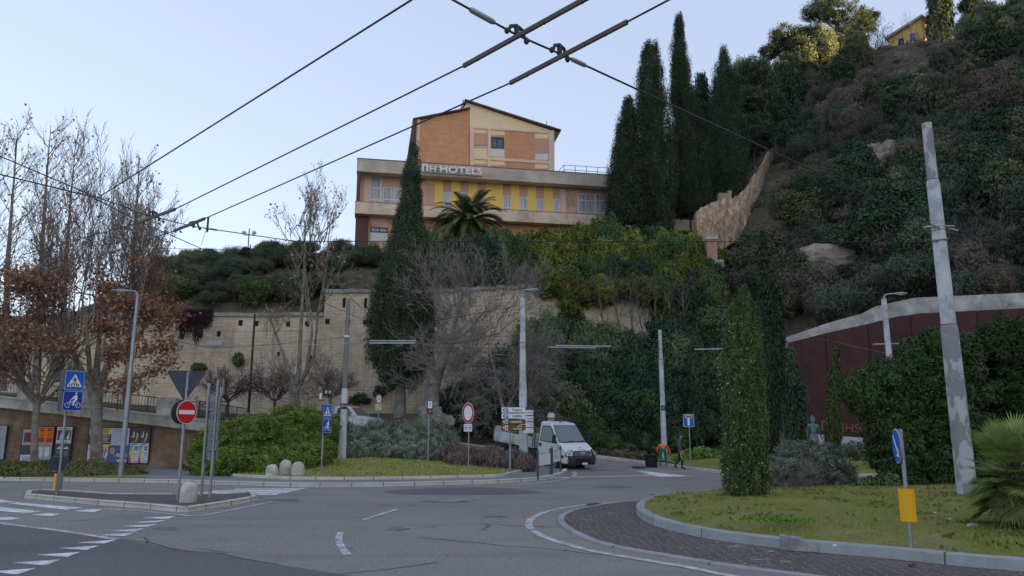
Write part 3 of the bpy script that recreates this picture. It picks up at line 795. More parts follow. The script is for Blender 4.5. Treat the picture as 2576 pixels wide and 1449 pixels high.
# posters on the wall
def poster(px0, px1, py0, py1, paintf, label):
    q0 = pw_at((px0)); q1 = pw_at(px1); zt = pwz((px0+px1)/2, py0).z; zb = pwz((px0+px1)/2, py1).z
    w = (q1-q0).length*.96; h = zt-zb
    c = (q0+q1)/2
    o = thing('poster_board', (c.x, c.y-.16, zb), label, 'poster', 'posters pasted on the brick wall', rz=ang)
    b = MB().mat(paint('board_frame', (.03, .03, .045), .7)); b.bevbox((0, 0, h/2), (w+.1, .05, h+.1), .008); b.build('backboard', o)
    s = MB(); paintf(s, w, h); s.build('sheet', o)
    return o, w, h
def rect(s, m, x0, x1, z0, z1, lay=0):
    s.mat(m); y = -.027-.003*lay
    s.add([(x0, y, z0), (x1, y, z0), (x1, y, z1), (x0, y, z1)], [(0, 1, 2, 3)])
def pl(s, m, pts, lay=0):
    s.mat(m); y = -.027-.003*lay; s.add([(a, y, c) for a, c in pts], [tuple(range(len(pts)))])
C = lambda n, c: paint('ink_'+n, c, .75, var=.12, scale=9)
k_w, k_g, k_k, k_o, k_y, k_m, k_b, k_lb, k_p, k_r, k_dg = C('white', (.55, .57, .6)), C('grey', (.33, .33, .34)), C('black', (.03, .03, .035)), C('orange', (.85, .17, .015)), C('yellow', (.62, .58, .05)), C('maroon', (.16, .04, .06)), C('blue', (.08, .12, .36)), C('sky', (.05, .35, .6)), C('pink', (.6, .03, .25)), C('red', (.55, .03, .04)), C('dark_grey', (.07, .07, .08))
rng = random.Random(5)
def textlines(s, m, x0, x1, z0, z1, n, lay=1, frac=.45, ragged=.3):
    for i in range(n):
        z = z1-(z1-z0)*(i+.5)/n; hh = (z1-z0)/n*frac/2; e = rng.random()*ragged*(x1-x0)/2
        rect(s, m, x0+e, x1-e, z-hh, z+hh, lay)
def ps0(s, w, h): rect(s, k_g, -w/2, w/2, 0, h); textlines(s, k_dg, -w*.42, w*.42, h*.1, h*.95, 16, frac=.25)
def ps1(s, w, h):
    rect(s, k_g, -w/2, w/2, h*.5, h); rect(s, k_maroon, -w*.4, w*.1, h*.6, h*.9, 1); rect(s, k_dg, -w/2, w/2, h*.2, h*.5); rect(s, k_w, -w/2, w/2, 0, h*.2); textlines(s, k_b, -w*.4, w*.3, h*.03, h*.15, 3, 1)
k_maroon = k_m
def ps2(s, w, h):
    rect(s, k_o, -w/2, w/2, h*.5, h); rect(s, k_g, -w/2, w/2, 0, h*.5)
    for sx in (-1, 1):
        textlines(s, k_m, sx*w*.25-w*.19, sx*w*.25+w*.19, h*.86, h*.97, 2, frac=.7); textlines(s, k_m, sx*w*.25-w*.17, sx*w*.25+w*.17, h*.70, h*.83, 4, frac=.4)
        textlines(s, k_m, sx*w*.25-w*.2, sx*w*.25+w*.2, h*.54, h*.67, 2, frac=.75, ragged=.1)
    rect(s, k_w, -w*.36, -w*.08, h*.1, h*.38, 1); rect(s, k_w, w*.06, w*.34, h*.1, h*.38, 1)
    pl(s, k_k, [(-w*.28, h*.22), (-w*.16, h*.28), (-w*.15, h*.30), (-w*.27, h*.25)], 2); textlines(s, k_dg, -w*.45, w*.45, h*.4, h*.48, 3, frac=.3)
def ps3(s, w, h):
    rect(s, k_w, -w/2, w/2, h*.5, h)
    for sx in (-1, 1):
        rect(s, k_dg, sx*w*.24-w*.21, sx*w*.24+w*.21, h*.6, h*.9, 1); pl(s, k_w, [(sx*w*.24-.06, h*.62), (sx*w*.24, h*.75), (sx*w*.24+.1, h*.88), (sx*w*.24+.08, h*.72), (sx*w*.24+.1, h*.62)], 2)
        textlines(s, k_k, sx*w*.24-w*.18, sx*w*.24+w*.18, h*.92, h*.97, 2, frac=.5); textlines(s, k_dg, sx*w*.24-w*.18, sx*w*.24+w*.14, h*.52, h*.56, 1)
    rect(s, k_dg, -w/2, w/2, 0, h*.5)
    for sx in (-1, 1): pl(s, k_w, [(sx*w*.24-.17, h*.33), (sx*w*.24+.12, h*.33), (sx*w*.24+.03, h*.42)], 1); textlines(s, k_g, sx*w*.24-w*.15, sx*w*.24+w*.15, h*.1, h*.28, 5, frac=.3)
def ps4(s, w, h):
    rect(s, k_w, -w/2, w/2, 0, h); rect(s, k_y, -w/2, w/2, h*.84, h, 1); rect(s, k_m, -w/2, w/2, h*.52, h*.82, 1); rect(s, k_y, -w/2, w/2, h*.48, h*.52, 1)
    textlines(s, k_k, -w*.4, w*.45, h*.86, h*.97, 3, 2); textlines(s, k_w, -w*.4, w*.45, h*.56, h*.8, 6, 2, frac=.35); textlines(s, k_k, -w*.4, w*.45, h*.04, h*.14, 2, 1)
def ps5(s, w, h):
    rect(s, C('pale_blue', (.42, .46, .56)), -w/2, w/2, h*.5, h); rect(s, k_b, -w/2, w/2, 0, h*.5); textlines(s, k_g, -w*.4, w*.4, h*.9, h*.97, 2, frac=.3)
    skin = C('skin', (.45, .28, .2)); hair = C('hair', (.10, .06, .04))
    cx = -w*.28; pts = [(cx+.15*math.cos(a), h*.34+.19*math.sin(a)) for a in np.linspace(0, 6.28, 13)[:-1]]
    pl(s, hair, [(x*1.0+(x-cx)*.25, z+(z-h*.34)*.25+.02) for x, z in pts], 1); pl(s, skin, pts, 2); pl(s, k_b, [(cx-.3, 0), (cx+.3, 0), (cx+.22, h*.2), (cx+.05, h*.25), (cx-.1, h*.25), (cx-.25, h*.2)], 3)
    textlines(s, k_w, -w*.05, w*.46, h*.16, h*.28, 2, 3, frac=.6, ragged=.1); rect(s, k_w, -w*.05, w*.46, .03, h*.1, 2)
def ps6(s, w, h):
    rect(s, k_dg, -w/2, w/2, h*.56, h); rect(s, k_red if False else k_r, -w*.3, w*.1, h*.965, h*.985, 1)
    for sx in (-1, 1):
        cx = sx*w*.24
        pl(s, k_y, [(cx, h*.6), (cx+.06, h*.6), (cx+.15, h*.8), (cx+.12, h*.86), (cx+.04, h*.86), (cx+.07, h*.78)], 1); pl(s, k_w, [(cx-.2, h*.74), (cx-.05, h*.72), (cx-.05, h*.9), (cx-.1, h*.9), (cx-.12, h*.77), (cx-.2, h*.78)], 1)
        textlines(s, k_g, cx-w*.2, cx-w*.02, h*.58, h*.64, 3, frac=.3)
    rect(s, k_w, -w/2, w/2, 0, h*.56)
    for x0 in (-w/2, 0):
        pl(s, k_lb, [(x0+.02, h*.5), (x0+w*.2, h*.5), (x0+.02, h*.3)], 1); pl(s, k_y, [(x0+w*.2, h*.5), (x0+w*.13, h*.05), (x0+.03, h*.3)], 2); pl(s, k_p, [(x0, 0), (x0+w*.15, 0), (x0+w*.03, h*.28)], 3)
        textlines(s, k_b, x0+w*.26, x0+w*.46, h*.36, h*.48, 2, 1, frac=.7, ragged=0); textlines(s, k_k, x0+.05, x0+w*.4, h*.51, h*.55, 1, 1); textlines(s, k_g, x0+w*.3, x0+w*.46, h*.2, h*.28, 2, 1); textlines(s, k_k, x0+w*.24, x0+w*.46, h*.03, h*.06, 1, 1)
poster(-52, 22, 1071, 1155, ps0, 'pale grey notice sheet at the far left edge of the poster wall')
poster(62, 134-30, 1080, 1160, ps1, 'faded maroon and grey poster partly hidden by the thinner plane trunk')
poster(100, 140, 1074, 1157, ps2, 'bright orange poster over a grey torn sheet')
poster(147, 186, 1074, 1157, ps3, 'black and white double poster behind the crossing sign post')
o, w, h = poster(228, 286, 1077, 1162, ps4, 'yellow and maroon poster with red capitals beside the thick plane trunk')
fontmesh('HOUSE', .3, k_r, parent=o, loc=(-.02, -.04, h*.36)); fontmesh('DAIRY', .3, k_r, parent=o, loc=(-.02, -.04, h*.24))
o, w, h = poster(279, 331, 1077, 1164, ps5, 'blue poster with a smiling face behind the grey lamp post')
fontmesh('PARTECIPAZ', .13, k_w, parent=o, loc=(.2, -.045, h*.2))
o, w, h = poster(332, 382, 1077, 1164, ps6, 'black poster over a white one with yellow and pink wedges')
for x0 in (-.22*0-.0,): pass

# ------------------------------------------------------------------ hotel
A3 = P(895, 400, 66.0); B3 = P(1524, 443, 70.5)
HU = Vector((B3.x-A3.x, B3.y-A3.y)).normalized(); HV = Vector((-HU.y, HU.x)); HO = Vector((A3.x, A3.y)); HZ = 17.0
hang = math.atan2(HU.y, HU.x)
def hp(px_, py_, v=0.0):
    """(u, z) where the line of sight meets the hotel plane set back by v"""
    d = ray(px_, py_); o_ = HO+HV*v
    t = (o_.x*HV.x+o_.y*HV.y)/(d.x*HV.x+d.y*HV.y)
    q = Vector((d.x*t, d.y*t))-HO
    return q.dot(HU), CAMZ+d.z*t-HZ
def zc(x, y): return 858.6+x*.287, 228+y*.287       # zoom picture -> px
def hz(x, y, v=0.0): return hp(*zc(x, y), v)
hotel = thing('hotel_building', (HO.x, HO.y, HZ), 'tan and brick hotel with white rooftop lettering on the wooded terrace', 'building', rz=hang)
M_fas = paint('hotel_fascia', (.48, .41, .34), .85, var=.18, scale=.5, dirt=(.32, .28, .24), dirt_amt=.35)
M_band = paint('hotel_band', (.62, .49, .37), .85, var=.1, scale=.5, dirt=(.3, .22, .17), dirt_amt=.3)
M_pink = paint('hotel_pink_render', (.58, .35, .25), .85, var=.08, scale=.6, dirt=(.36, .21, .15), dirt_amt=.25)
M_pinkl = paint('hotel_pink_frame', (.66, .46, .36), .85, var=.06, scale=.6)
M_yel = paint('hotel_yellow_panel', (.80, .50, .14), .8, var=.06, scale=.8)
M_crm = paint('hotel_cream', (.72, .57, .35), .85, var=.06, scale=.6)
M_blind = paint('hotel_blind', (.50, .28, .20), .7, var=.05, scale=2)
M_hbrick = brickmat('hotel_brick', (.41, .195, .105), (.49, .245, .14), (.38, .23, .14), bw=.5, bh=.12, ms=.012, stain=(.34, .155, .08), stain_amt=.5, nz=.3)
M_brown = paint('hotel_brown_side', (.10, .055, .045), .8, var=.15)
M_roofe = paint('roof_edge', (.17, .11, .095), .8, var=.2)
M_whitef_ = paint('window_frame_white', (.55, .53, .5), .5)
M_dkf = paint('window_frame_blue', (.02, .05, .07), .4)
M_wpanel = paint('white_panel', (.55, .56, .52), .6, var=.06)
def curtain():
    m, nt, b = _nm('curtained_glass'); v = _coords(nt, 'Object', (9, 1, .4)); n = _noise(nt, v, 1.2, 3)
    nt.links.new(_ramp(nt, n, [(.3, (.16, .17, .19)), (.7, (.55, .56, .58))]), b.inputs['Base Color'])
    b.inputs['Roughness'].default_value = .25; b.inputs['Specular IOR Level'].default_value = .6; return m
M_curt = curtain()
def glassd(name, c, r=.05):
    m, nt, b = _nm(name); b.inputs['Base Color'].default_value = (*c, 1); b.inputs['Roughness'].default_value = r; b.inputs['Specular IOR Level'].default_value = .9
    n = _noise(nt, _coords(nt), .8, 2); _bump(nt, b, n, .05, .05); return m
M_glass = glassd('dark_glass', (.03, .035, .045))
def hbox(b, m, u0, u1, z0, z1, v0, v1):
    b.mat(m); x = [u0, u1]; 
    vs = [(u0, v0, z0), (u1, v0, z0), (u1, v1, z0), (u0, v1, z0), (u0, v0, z1), (u1, v0, z1), (u1, v1, z1), (u0, v1, z1)]
    L, H, D_ = u1-u0, z1-z0, v1-v0
    b.add(vs, [(0, 1, 5, 4), (1, 2, 6, 5), (2, 3, 7, 6), (3, 0, 4, 7), (4, 5, 6, 7), (3, 2, 1, 0)],
          uvs=[[(u0, z0), (u1, z0), (u1, z1), (u0, z1)], [(v0, z0), (v1, z0), (v1, z1), (v0, z1)], [(u1, z0), (u0, z0), (u0, z1), (u1, z1)], [(v1, z0), (v0, z0), (v0, z1), (v1, z1)], [(u0, v0), (u1, v0), (u1, v1), (u0, v1)], [(u0, v1), (u1, v1), (u1, v0), (u0, v0)]])
UW = hz(2330, 800)[0]+9.0           # the wing runs on behind the cypresses
zt = hz(135, 595)[1]; zf = hz(135, 705)[1]; zbt = hz(120, 975)[1]; zbb = hz(120, 1077)[1]
UF = hz(135, 700)[0]; UB = hz(120, 1000)[0]
RV = 1.3                            # recess of the window wall
b = MB()
hbox(b, M_fas, UF, UW, zf, zt, 0, 1.0); hbox(b, M_fas, UF, UW, zt-.5, zt-.25, 1.0, 14)
hbox(b, M_roofe, UF-.03, UW+.03, zt+.002, zt+.07, -.04, .35)
b.build('roof_parapet', hotel)
b = MB(); hbox(b, M_band, UB, UW, zbb, zbt, -.15, 1.6); hbox(b, M_roofe, UB-.02, UW+.02, zbt+.002, zbt+.05, -.17, .1); b.build('balcony_band', hotel)
b = MB()
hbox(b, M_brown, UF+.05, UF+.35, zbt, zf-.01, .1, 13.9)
hbox(b, M_pink, UF+.36, UW, zbt-.3, zf+.02, RV, 13.8)
b.build('wall', hotel)
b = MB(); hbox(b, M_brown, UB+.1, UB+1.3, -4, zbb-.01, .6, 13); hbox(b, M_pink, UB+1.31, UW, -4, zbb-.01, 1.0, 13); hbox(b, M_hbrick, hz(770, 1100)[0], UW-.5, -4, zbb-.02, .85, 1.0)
hbox(b, M_crm, UB+1.32, hz(235, 1100)[0], -4, zbb-.03, .8, 1.0)
b.build('lower_wall', hotel)
def window(x0, x1, y0, y1, v, fm, gm, mull=(), trans=(), ft=.07, name='window', dep=.12, label=None):
    """window from zoom-picture corners on the plane set back v: frame and pane"""
    u0, z1 = hz(x0, y0, v); u1, _ = hz(x1, y0, v); _, z0 = hz((x0+x1)/2, y1, v); z1 = hz((x0+x1)/2, y0, v)[1]
    b = MB(); y = v-dep*.5
    hbox(b, fm, u0, u0+ft, z0, z1, y, v+.05); hbox(b, fm, u1-ft, u1, z0, z1, y, v+.05)
    hbox(b, fm, u0+ft, u1-ft, z0, z0+ft, y, v+.05); hbox(b, fm, u0+ft, u1-ft, z1-ft, z1, y, v+.05)
    for m_ in mull: um = u0+(u1-u0)*m_; hbox(b, fm, um-ft/2, um+ft/2, z0+ft, z1-ft, y+.004, v+.05)
    for t_ in trans: zm = z0+(z1-z0)*t_; hbox(b, fm, u0+ft, u1-ft, zm-ft/2, zm+ft/2, y+.008, v+.05)
    w_ = b.build(name, hotel); 
    if label: w_['label'] = label
    g = MB(); hbox(g, gm, u0+ft*.5, u1-ft*.5, z0+ft*.5, z1-ft*.5, v-.02, v+.03); g.build('pane', w_)
def panel(b, m, x0, x1, y0, y1, v, pr=.04):
    b = MB()
    u0 = hz(x0, y0, v)[0]; u1 = hz(x1, y0, v)[0]; z1 = hz((x0+x1)/2, y0, v)[1]; z0 = hz((x0+x1)/2, y1, v)[1]
    hbox(b, m, u0, u1, z0, z1, v-pr, v+.01); return b.build('facade_panel' if m is not M_blind else 'roller_blind', hotel)
zy = lambda x, y: y+(x-135)*.0686    # courses slope with the facade in the zoom picture
yb = lambda x: 975+(x-120)*.0591      # balcony top line
V1 = RV
window(250, 360, 752, yb(300)+14, V1, M_whitef_, M_curt, trans=(.16, .58), ft=.12)
window(366, 545, 848, yb(440)+12, V1, M_whitef_, M_curt, trans=(.3,), mull=(.55,), ft=.1)
b = MB(); panel(b, M_blind, 368, 545, 752, 846, V1, .05)
# yellow panels and blinds
ylw = [(820, 892), (967, 1043), (1117, 1192), (1266, 1414), (1485, 1560), (1631, 1706), (1776, 1850)]
top = lambda x: 790+(x-892)*.0645
for i, (x0, x1) in enumerate(ylw): panel(b, M_yel, x0, x1, top(x0)-8, yb(x0)+16, V1, .06)
panel(b, M_yel, 740, 820, 778, 815, V1, .06); panel(b, M_blind, 742, 818, 817, 1012, V1, .05)
bl = [(892, 967, 890), (1043, 1117, 893), (1192, 1266, 908), (1414, 1485, 925), (1560, 1631, 932), (1706, 1776, 950), (1850, 1920, 953)]
for x0, x1, yy in bl: panel(b, M_blind, x0, x1, top(x0), yy, V1, .03)
panel(b, M_pinkl, 1920, 1966, 858, 1085, V1, .07); panel(b, M_pinkl, 200, 248, 738, 975, V1, .07)
panel(b, M_blind, 2076, 2330, 880, 905, V1, .03)
for x0, x1, yy in bl: window(x0+2, x1-2, yy, yb(x0)+14, V1, M_whitef_, M_curt, trans=(.28,), ft=.09)
window(2070, 2222, 905, yb(2150)+10, V1, M_whitef_, M_curt, trans=(.18, .7), ft=.11)
window(2226, 2372, 905, yb(2300)+10, V1, M_whitef_, M_curt, trans=(.18, .7), ft=.11)
panel(0, M_pink, 262, 405, 1090, 1200, .95, .1)
window(256, 410, 1200, 1245, .95, M_dkf, M_curt, mull=(.5,), ft=.12)
panel(0, M_wpanel, 256, 410, 1246, 1330, .95, .03)
# rooftop block
VB = 3.2
def hb(x, y, v=VB): return hz(x, y, v)
b = MB()
def poly_prism(b, m, pts, v0, v1):
    b.mat(m); n = len(pts)
    vs = [(u, v0, z) for u, z in pts]+[(u, v1, z) for u, z in pts]
    uvf = [list(pts), [pts[i] for i in range(n-1, -1, -1)]]
    fs = [tuple(range(n)), tuple(range(2*n-1, n-1, -1))]; 
    L = 0
    for i in range(n):
        j = (i+1) % n; d = math.hypot(pts[j][0]-pts[i][0], pts[j][1]-pts[i][1])
        fs.append((j, i, n+i, n+j)); uvf.append([(L+d, 0), (L, 0), (L, v1-v0), (L+d, v1-v0)]); L += d
    b.add(vs, fs, uvs=uvf)
zl = zt-.4
pts = [(hb(562, 660)[0], zl), (hb(1120, 660)[0], zl), hb(1124, 165), hb(690, 258), hb(664, 262)]
poly_prism(b, M_hbrick, [(hb(684, 600)[0], zl), (hb(1121, 660)[0], zl), hb(1124, 170), hb(686, 258)], VB, VB+11)
b.build('brick_block', hotel)
b = MB()
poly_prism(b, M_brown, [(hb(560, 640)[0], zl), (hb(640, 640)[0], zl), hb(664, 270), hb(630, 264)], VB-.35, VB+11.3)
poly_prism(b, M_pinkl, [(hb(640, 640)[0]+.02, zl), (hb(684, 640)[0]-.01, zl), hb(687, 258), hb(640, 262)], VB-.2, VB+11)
b.build('side_wall', hotel)
b = MB()
poly_prism(b, M_crm, [(hb(1126, 660)[0], zl), (hb(1862, 700)[0], zl), hb(1866, 356), hb(1100, 104), hb(1060, 168), hb(1126, 168)], VB+.0, VB+10.8)
b.build('gable_block', hotel)
b = MB(); b.mat(M_roofe)
def slab(p0, p1, v0, v1, th):
    a = Vector(p0); c = Vector(p1); d = (c-a).normalized(); nn = Vector((-d.y, d.x))*th
    poly_prism(b, M_roofe, [tuple(a), tuple(c), tuple(c+nn), tuple(a+nn)], v0, v1)
slab(hb(628, 262), hb(1128, 164), VB-.45, VB+11.4, .08)
slab(hb(1078, 94), hb(1920, 362), VB-.45, VB+11.2, .09)
slab(hb(1050, 172), hb(1076, 92), VB-.3, VB+11.2, .12)
poly_prism(b, M_brown, [hb(1866, 372), hb(1918, 366), hb(1872, 450), hb(1866, 450)], VB-.3, VB+11)
b.build('roof', hotel)
b = MB()
def pb(m, x0, x1, y0, y1, pr, y0b=None, y1b=None):
    """panel on the gable wall; rows given at x0 (and at x1 when sloping)"""
    y0b = y0 if y0b is None else y0b; y1b = y1 if y1b is None else y1b
    poly_prism(b, m, [hb(x0, y1), hb(x1, y1b), hb(x1, y0b), hb(x0, y0)], VB-pr, VB+.01)
# brick infill, frame columns and beams
pb(M_hbrick, 1432, 1698, 352, 606, .03, 375, 622); pb(M_hbrick, 1432, 1698, 622, 690, .03, 640, 706)
for x0, x1, y0, y1 in ((1126, 1160, 318, 662), (1282, 1310, 338, 678), (1817, 1866, 352, 718)): pb(M_pinkl, x0, x1, y0, y1, .14)
pb(M_pinkl, 1160, 1817, 318, 334, .10, 362, 378); pb(M_pinkl, 1160, 1817, 580, 602, .12, 620, 645)
pb(M_blind, 1162, 1278, 372, 478, .03); pb(M_blind, 1310, 1428, 388, 410, .03); pb(M_blind, 1700, 1815, 418, 552, .03)
pb(M_blind, 1160, 1278, 640, 672, .03); pb(M_blind, 1310, 1428, 650, 688, .03); pb(M_blind, 1700, 1815, 682, 712, .03)
b.build('gable_facade', hotel)
def window_b(x0, x1, y0, y1, fm, gm, **k):
    global hz
    window(x0, x1, y0, y1, VB, fm, gm, **k)
window_b(1310, 1426, 410, 508, M_dkf, M_glass, mull=(.5,), ft=.14, dep=.2)
for q_ in ((M_wpanel, 1310, 1424, 510, 578, .06, 510, 580), (M_wpanel, 1702, 1812, 554, 606, .06, 556, 610), (M_roofe, 1162, 1278, 479, 486, .1), (M_wpanel, 1162, 1278, 487, 494, .1)): b = MB(); pb(*q_); b.build('balustrade_panel', hotel)
# roof terrace railing and aerial
b = MB().mat(paint('terrace_rail', (.12, .13, .13), .5))
def rl(pts, r_=.03): b.tube([(p[0], p[2], p[1]) for p in pts], r_, 5)
def hv(x, y, v): a_, c_ = hz(x, y, v); return (a_, c_, v)
c1, c2, c3 = hv(1952, 652, 1.6), hv(2340, 668, 1.6), hv(1900, 722, .5)
for k in (0, .5, 1.0):
    rl([(c1[0], c1[1]-k*1.9*.5, 1.6), (c2[0], c1[1]-k*1.9*.5, 1.6)])
for i in range(5): uu = c1[0]+(c2[0]-c1[0])*i/4; rl([(uu, c1[1], 1.6), (uu, zt-.3, 1.6)])
rl([(c1[0], c1[1], 1.6), (c1[0]-1.3, zt-.3, .6)]); rl([(c1[0], c1[1]-.5, 1.6), (c1[0]-.9, zt-.3, 1.0)])
b.build('terrace_railing', hotel)
b = MB().mat(M_iron); a_ = hv(1803, 330, 5); t_ = hv(1800, 266, 5); b.tube([(a_[0], 5, a_[1]-.6), (t_[0], 5, t_[1])], .03, 4); b.tube([(t_[0]-.25, 5, t_[1]-.5), (t_[0]+.1, 5, t_[1]-.5)], .02, 4); b.build('aerial', hotel)
# lettering
M_let = paint('sign_letters', (.68, .68, .66), .4, var=.03)
cen = hz(965, 712, 0); x0_, _z = hz(706, 700); x1_, _ = hz(1228, 740)
def fitfont(txt, x0, x1, y0, y1, sl):
    a_, c_ = hz(x0, y0+sl*0), hz(x1, y1+sl); o = fontmesh(txt, 1.7, M_let, name='sign_lettering', parent=hotel, extrude=.05, offset=.025, align='LEFT'); xs = [v.co.x for v in o.data.vertices]; ys = [v.co.y for v in o.data.vertices]
    kx = (c_[0]-a_[0])/(max(xs)-min(xs)); h_ = hz(x0, y0)[1]-hz(x0, y1)[1]; ky = h_/(max(ys)-min(ys))
    for v in o.data.vertices: v.co.x = a_[0]+(v.co.x-min(xs))*kx; v.co.y = (v.co.y-min(ys))*ky
    o.location = (0, -.45, hz((x0+x1)/2, y1+sl/2)[1]); return o
fitfont('n', 706, 758, 655, 720, 0); fitfont('H', 772, 825, 672, 722, 0); fitfont('HOTELS', 862, 1228, 672, 730, 22)
b = MB().mat(M_iron)
for yy in (680, 728):
    a_ = hz(706, yy); c_ = hz(1230, yy+34); b.tube([(a_[0], -.25, a_[1]), (c_[0], -.25, c_[1])], .03, 4)
for i in range(9):
    a_ = hz(720+62*i, 690+4*i); b.tube([(a_[0], -.3, a_[1]), (a_[0], .02, a_[1]-.1)], .025, 4)
b.build('sign_frame', hotel)

# ------------------------------------------------------------------ broken brick wall climbing the hill
M_brk = brickmat('ruin_brick', (.46, .28, .17), (.60, .44, .31), (.32, .23, .15), bw=.6, bh=.2, ms=.05, stain=(.20, .10, .06), stain_amt=.9, light=(.62, .56, .50), nz=.9)
def ruin(name, spine, label):
    """spine: (px, py_top, py_bottom, Y)"""
    b = MB().mat(M_brk); pts = [(P(a, t_, Y_), P(a, bo, Y_)) for a, t_, bo, Y_ in spine]
    c = pts[0][1]; root = thing(name, c, label, 'wall'); L = 0; th = 1.0
    fine = []
    for i in range(len(pts)-1):
        n = 6
        for j in range(n):
            t = j/n; fine.append((pts[i][0].lerp(pts[i+1][0], t), pts[i][1].lerp(pts[i+1][1], t)))
    fine.append(pts[-1]); prev = None
    for i, (T, Bm) in enumerate(fine):
        T = T+Vector((0, 0, .28*mnoise.noise(T*1.7)+.3*mnoise.noise(T*.6))); Bm = Bm-Vector((0, 0, 1.5)) if Bm.z > 1 else Bm
        rows = []
        for k in range(9):
            q = Bm.lerp(T, k/8); q = q+Vector((0, .22*mnoise.noise(q*1.1)+.12*mnoise.noise(q*3), 0)); rows.append(q-c)
        back = [q+Vector((0, th, 0)) for q in (rows[-1], rows[0])]
        col = rows+[back[0]+Vector((0, 0, -.2*abs(mnoise.noise(T*2)))), back[1]]
        if i: L += (Vector((T.x, T.y))-Vector((prev[2].x, prev[2].y))).length
        if prev:
            for k in range(len(col)-1):
                uv = [(prev[1], prev[0][k].z), (L, col[k].z), (L, col[k+1].z if k < 8 else col[k+1].z+1), (prev[1], prev[0][k+1].z if k < 8 else prev[0][k+1].z+1)]
                b.add([prev[0][k], col[k], col[k+1], prev[0][k+1]], [(0, 1, 2, 3)], uvs=[uv])
        else: b.add(col, [tuple(range(len(col)))], uvs=[[(q.y, q.z) for q in col]])
        prev = (col, L, T)
    b.add(prev[0], [tuple(range(len(prev[0])-1, -1, -1))], uvs=[[(q.y, q.z) for q in reversed(prev[0])]])
    b.build('masonry', root); return root
ruin('ruined_wall', [(1752, 530, 590, 66), (1766, 516, 610, 66.6), (1790, 510, 606, 67.6), (1812, 503, 590, 68.6), (1840, 497, 574, 70), (1868, 480, 560, 71.6), (1886, 462, 545, 73), (1905, 430, 510, 76), (1922, 402, 470, 79), (1938, 378, 440, 82), (1958, 371, 432, 84.5), (1980, 388, 420, 86)], 'ruined pale brick wall climbing the wooded slope right of the tall cypresses')
# small brick hut bit behind the wall
b = MB().mat(M_brk); p = P(1822, 490, 74); root = thing('ruined_hut', p, 'small broken red brick structure just behind the ruined wall', 'wall'); b.box((0, 0, -.9), (1.5, .8, 2.0), taper=.85); b.mat(M_cope); b.box((0.5, 0, .2), (.4, .7, .3)); b.build('masonry', root)
# brick pier with white cap
p = P(1790, 664, 62.0); t_ = P(1790, 606, 62.0); hgt = t_.z-p.z
root = thing('brick_pier', p, 'square red brick pier with white stone cap on the slope below the ruined wall', 'pillar')
b = MB().mat(brickmat('pier_brick', (.30, .12, .08), (.38, .17, .11), (.32, .27, .23), bw=.28, bh=.085, ms=.018)); 
def ubox(b, x0, x1, y0, y1, z0, z1): hbox(b, b.mats[b.m], x0, x1, z0, z1, y0, y1)
ubox(b, -.42, .42, -.42, .42, -1.5, hgt); b.build('shaft', root)
b = MB().mat(M_conc); b.bevbox((0, 0, hgt+.16), (1.05, 1.05, .32), .04); b.build('cap', root)
p = P(1808, 700, 61.5); b = MB().mat(M_conc); b.bevbox((0, 0, .1), (.85, .7, 2.3), .06)
o = b.build('concrete_block', None, loc=p+Vector((0, 0, .3))); tag(o, 'pale weathered concrete block at the foot of the brick pier', 'block')

# ------------------------------------------------------------------ dark red panelled wall on the right
M_rust = paint('weathering_steel', (.062, .021, .019), .75, var=.22, scale=1.5, dirt=(.045, .016, .018), dirt_amt=.4)
M_tag = paint('tag_paint', (.22, .10, .065), .7)
RW = [(17.9, 49.4), (32.0, 44.2), (45, 39.5)]
rt = [P(1985, 862, 49.4).z, P(2300, 789, 46.5).z, P(2576, 776, 44).z]
root = thing('steel_clad_wall', (18, 49.4, 0), 'tall dark red steel clad retaining wall with graffiti behind the right hand bushes', 'wall')
def rwp(px_):
    d = ray(px_, 900); A_ = Vector(RW[0]); D_ = Vector(RW[1])-A_; t = (A_.y*D_.x-A_.x*D_.y)/(d.y*D_.x-d.x*D_.y); return Vector((d.x*t, d.y*t))
tops = [(1985, 862), (2100, 834), (2190, 815), (2262, 797), (2330, 788), (2576, 776), (3300, 745)]
b = MB().mat(M_rust); c = MB().mat(M_conc); jn = MB().mat(M_dark)
pr = [(rwp(x), P(x, y, rwp(x).y).z) for x, y in tops]
for (q0, z0), (q1, z1) in zip(pr, pr[1:]):
    wallrun(b, (q0.x-18, q0.y-49.4), (q1.x-18, q1.y-49.4), -.2, -.2, z0, z1, .4, 0, 0, 1)
b.build('cladding', root)
cp = [(1985, 858, 850), (2100, 832, 812), (2190, 813, 788), (2225, 806, 770), (2330, 787, 748), (2576, 775, 737), (3300, 740, 700)]
pc = [(rwp(x), P(x, y0, rwp(x).y).z, P(x, y1, rwp(x).y).z) for x, y0, y1 in cp]
for (q0, a0, t0), (q1, a1, t1) in zip(pc, pc[1:]):
    wallrun(c, (q0.x-18, q0.y-49.4+.6), (q1.x-18, q1.y-49.4+.6), a0-1.0, a1-1.0, t0+.08, t1+.08, .5, 0, 0, 1)
c.build('concrete_crest', root)
for x in (2080, 2190, 2300, 2414, 2470, 2530):
    q = rwp(x); zt_ = float(np.interp(x, [a for a, _ in tops], [z for _, z in pr])); jn.box((q.x-18, q.y-49.4-.01, zt_/2-.05), (.03, .06, zt_-.12), rz=math.atan2(RW[1][1]-RW[0][1], RW[1][0]-RW[0][0]))
jn.build('panel_joints', root)
q = rwp(2130); z_ = P(2130, 1084, q.y).z; ra = math.atan2(RW[1][1]-RW[0][1], RW[1][0]-RW[0][0])
fontmesh('JHS.', .75, M_tag, name='graffiti', parent=root, loc=(rwp(2127).x-18, rwp(2127).y-49.4-.08, P(2127, 1078, q.y).z), rot=(R(90), R(6), ra))
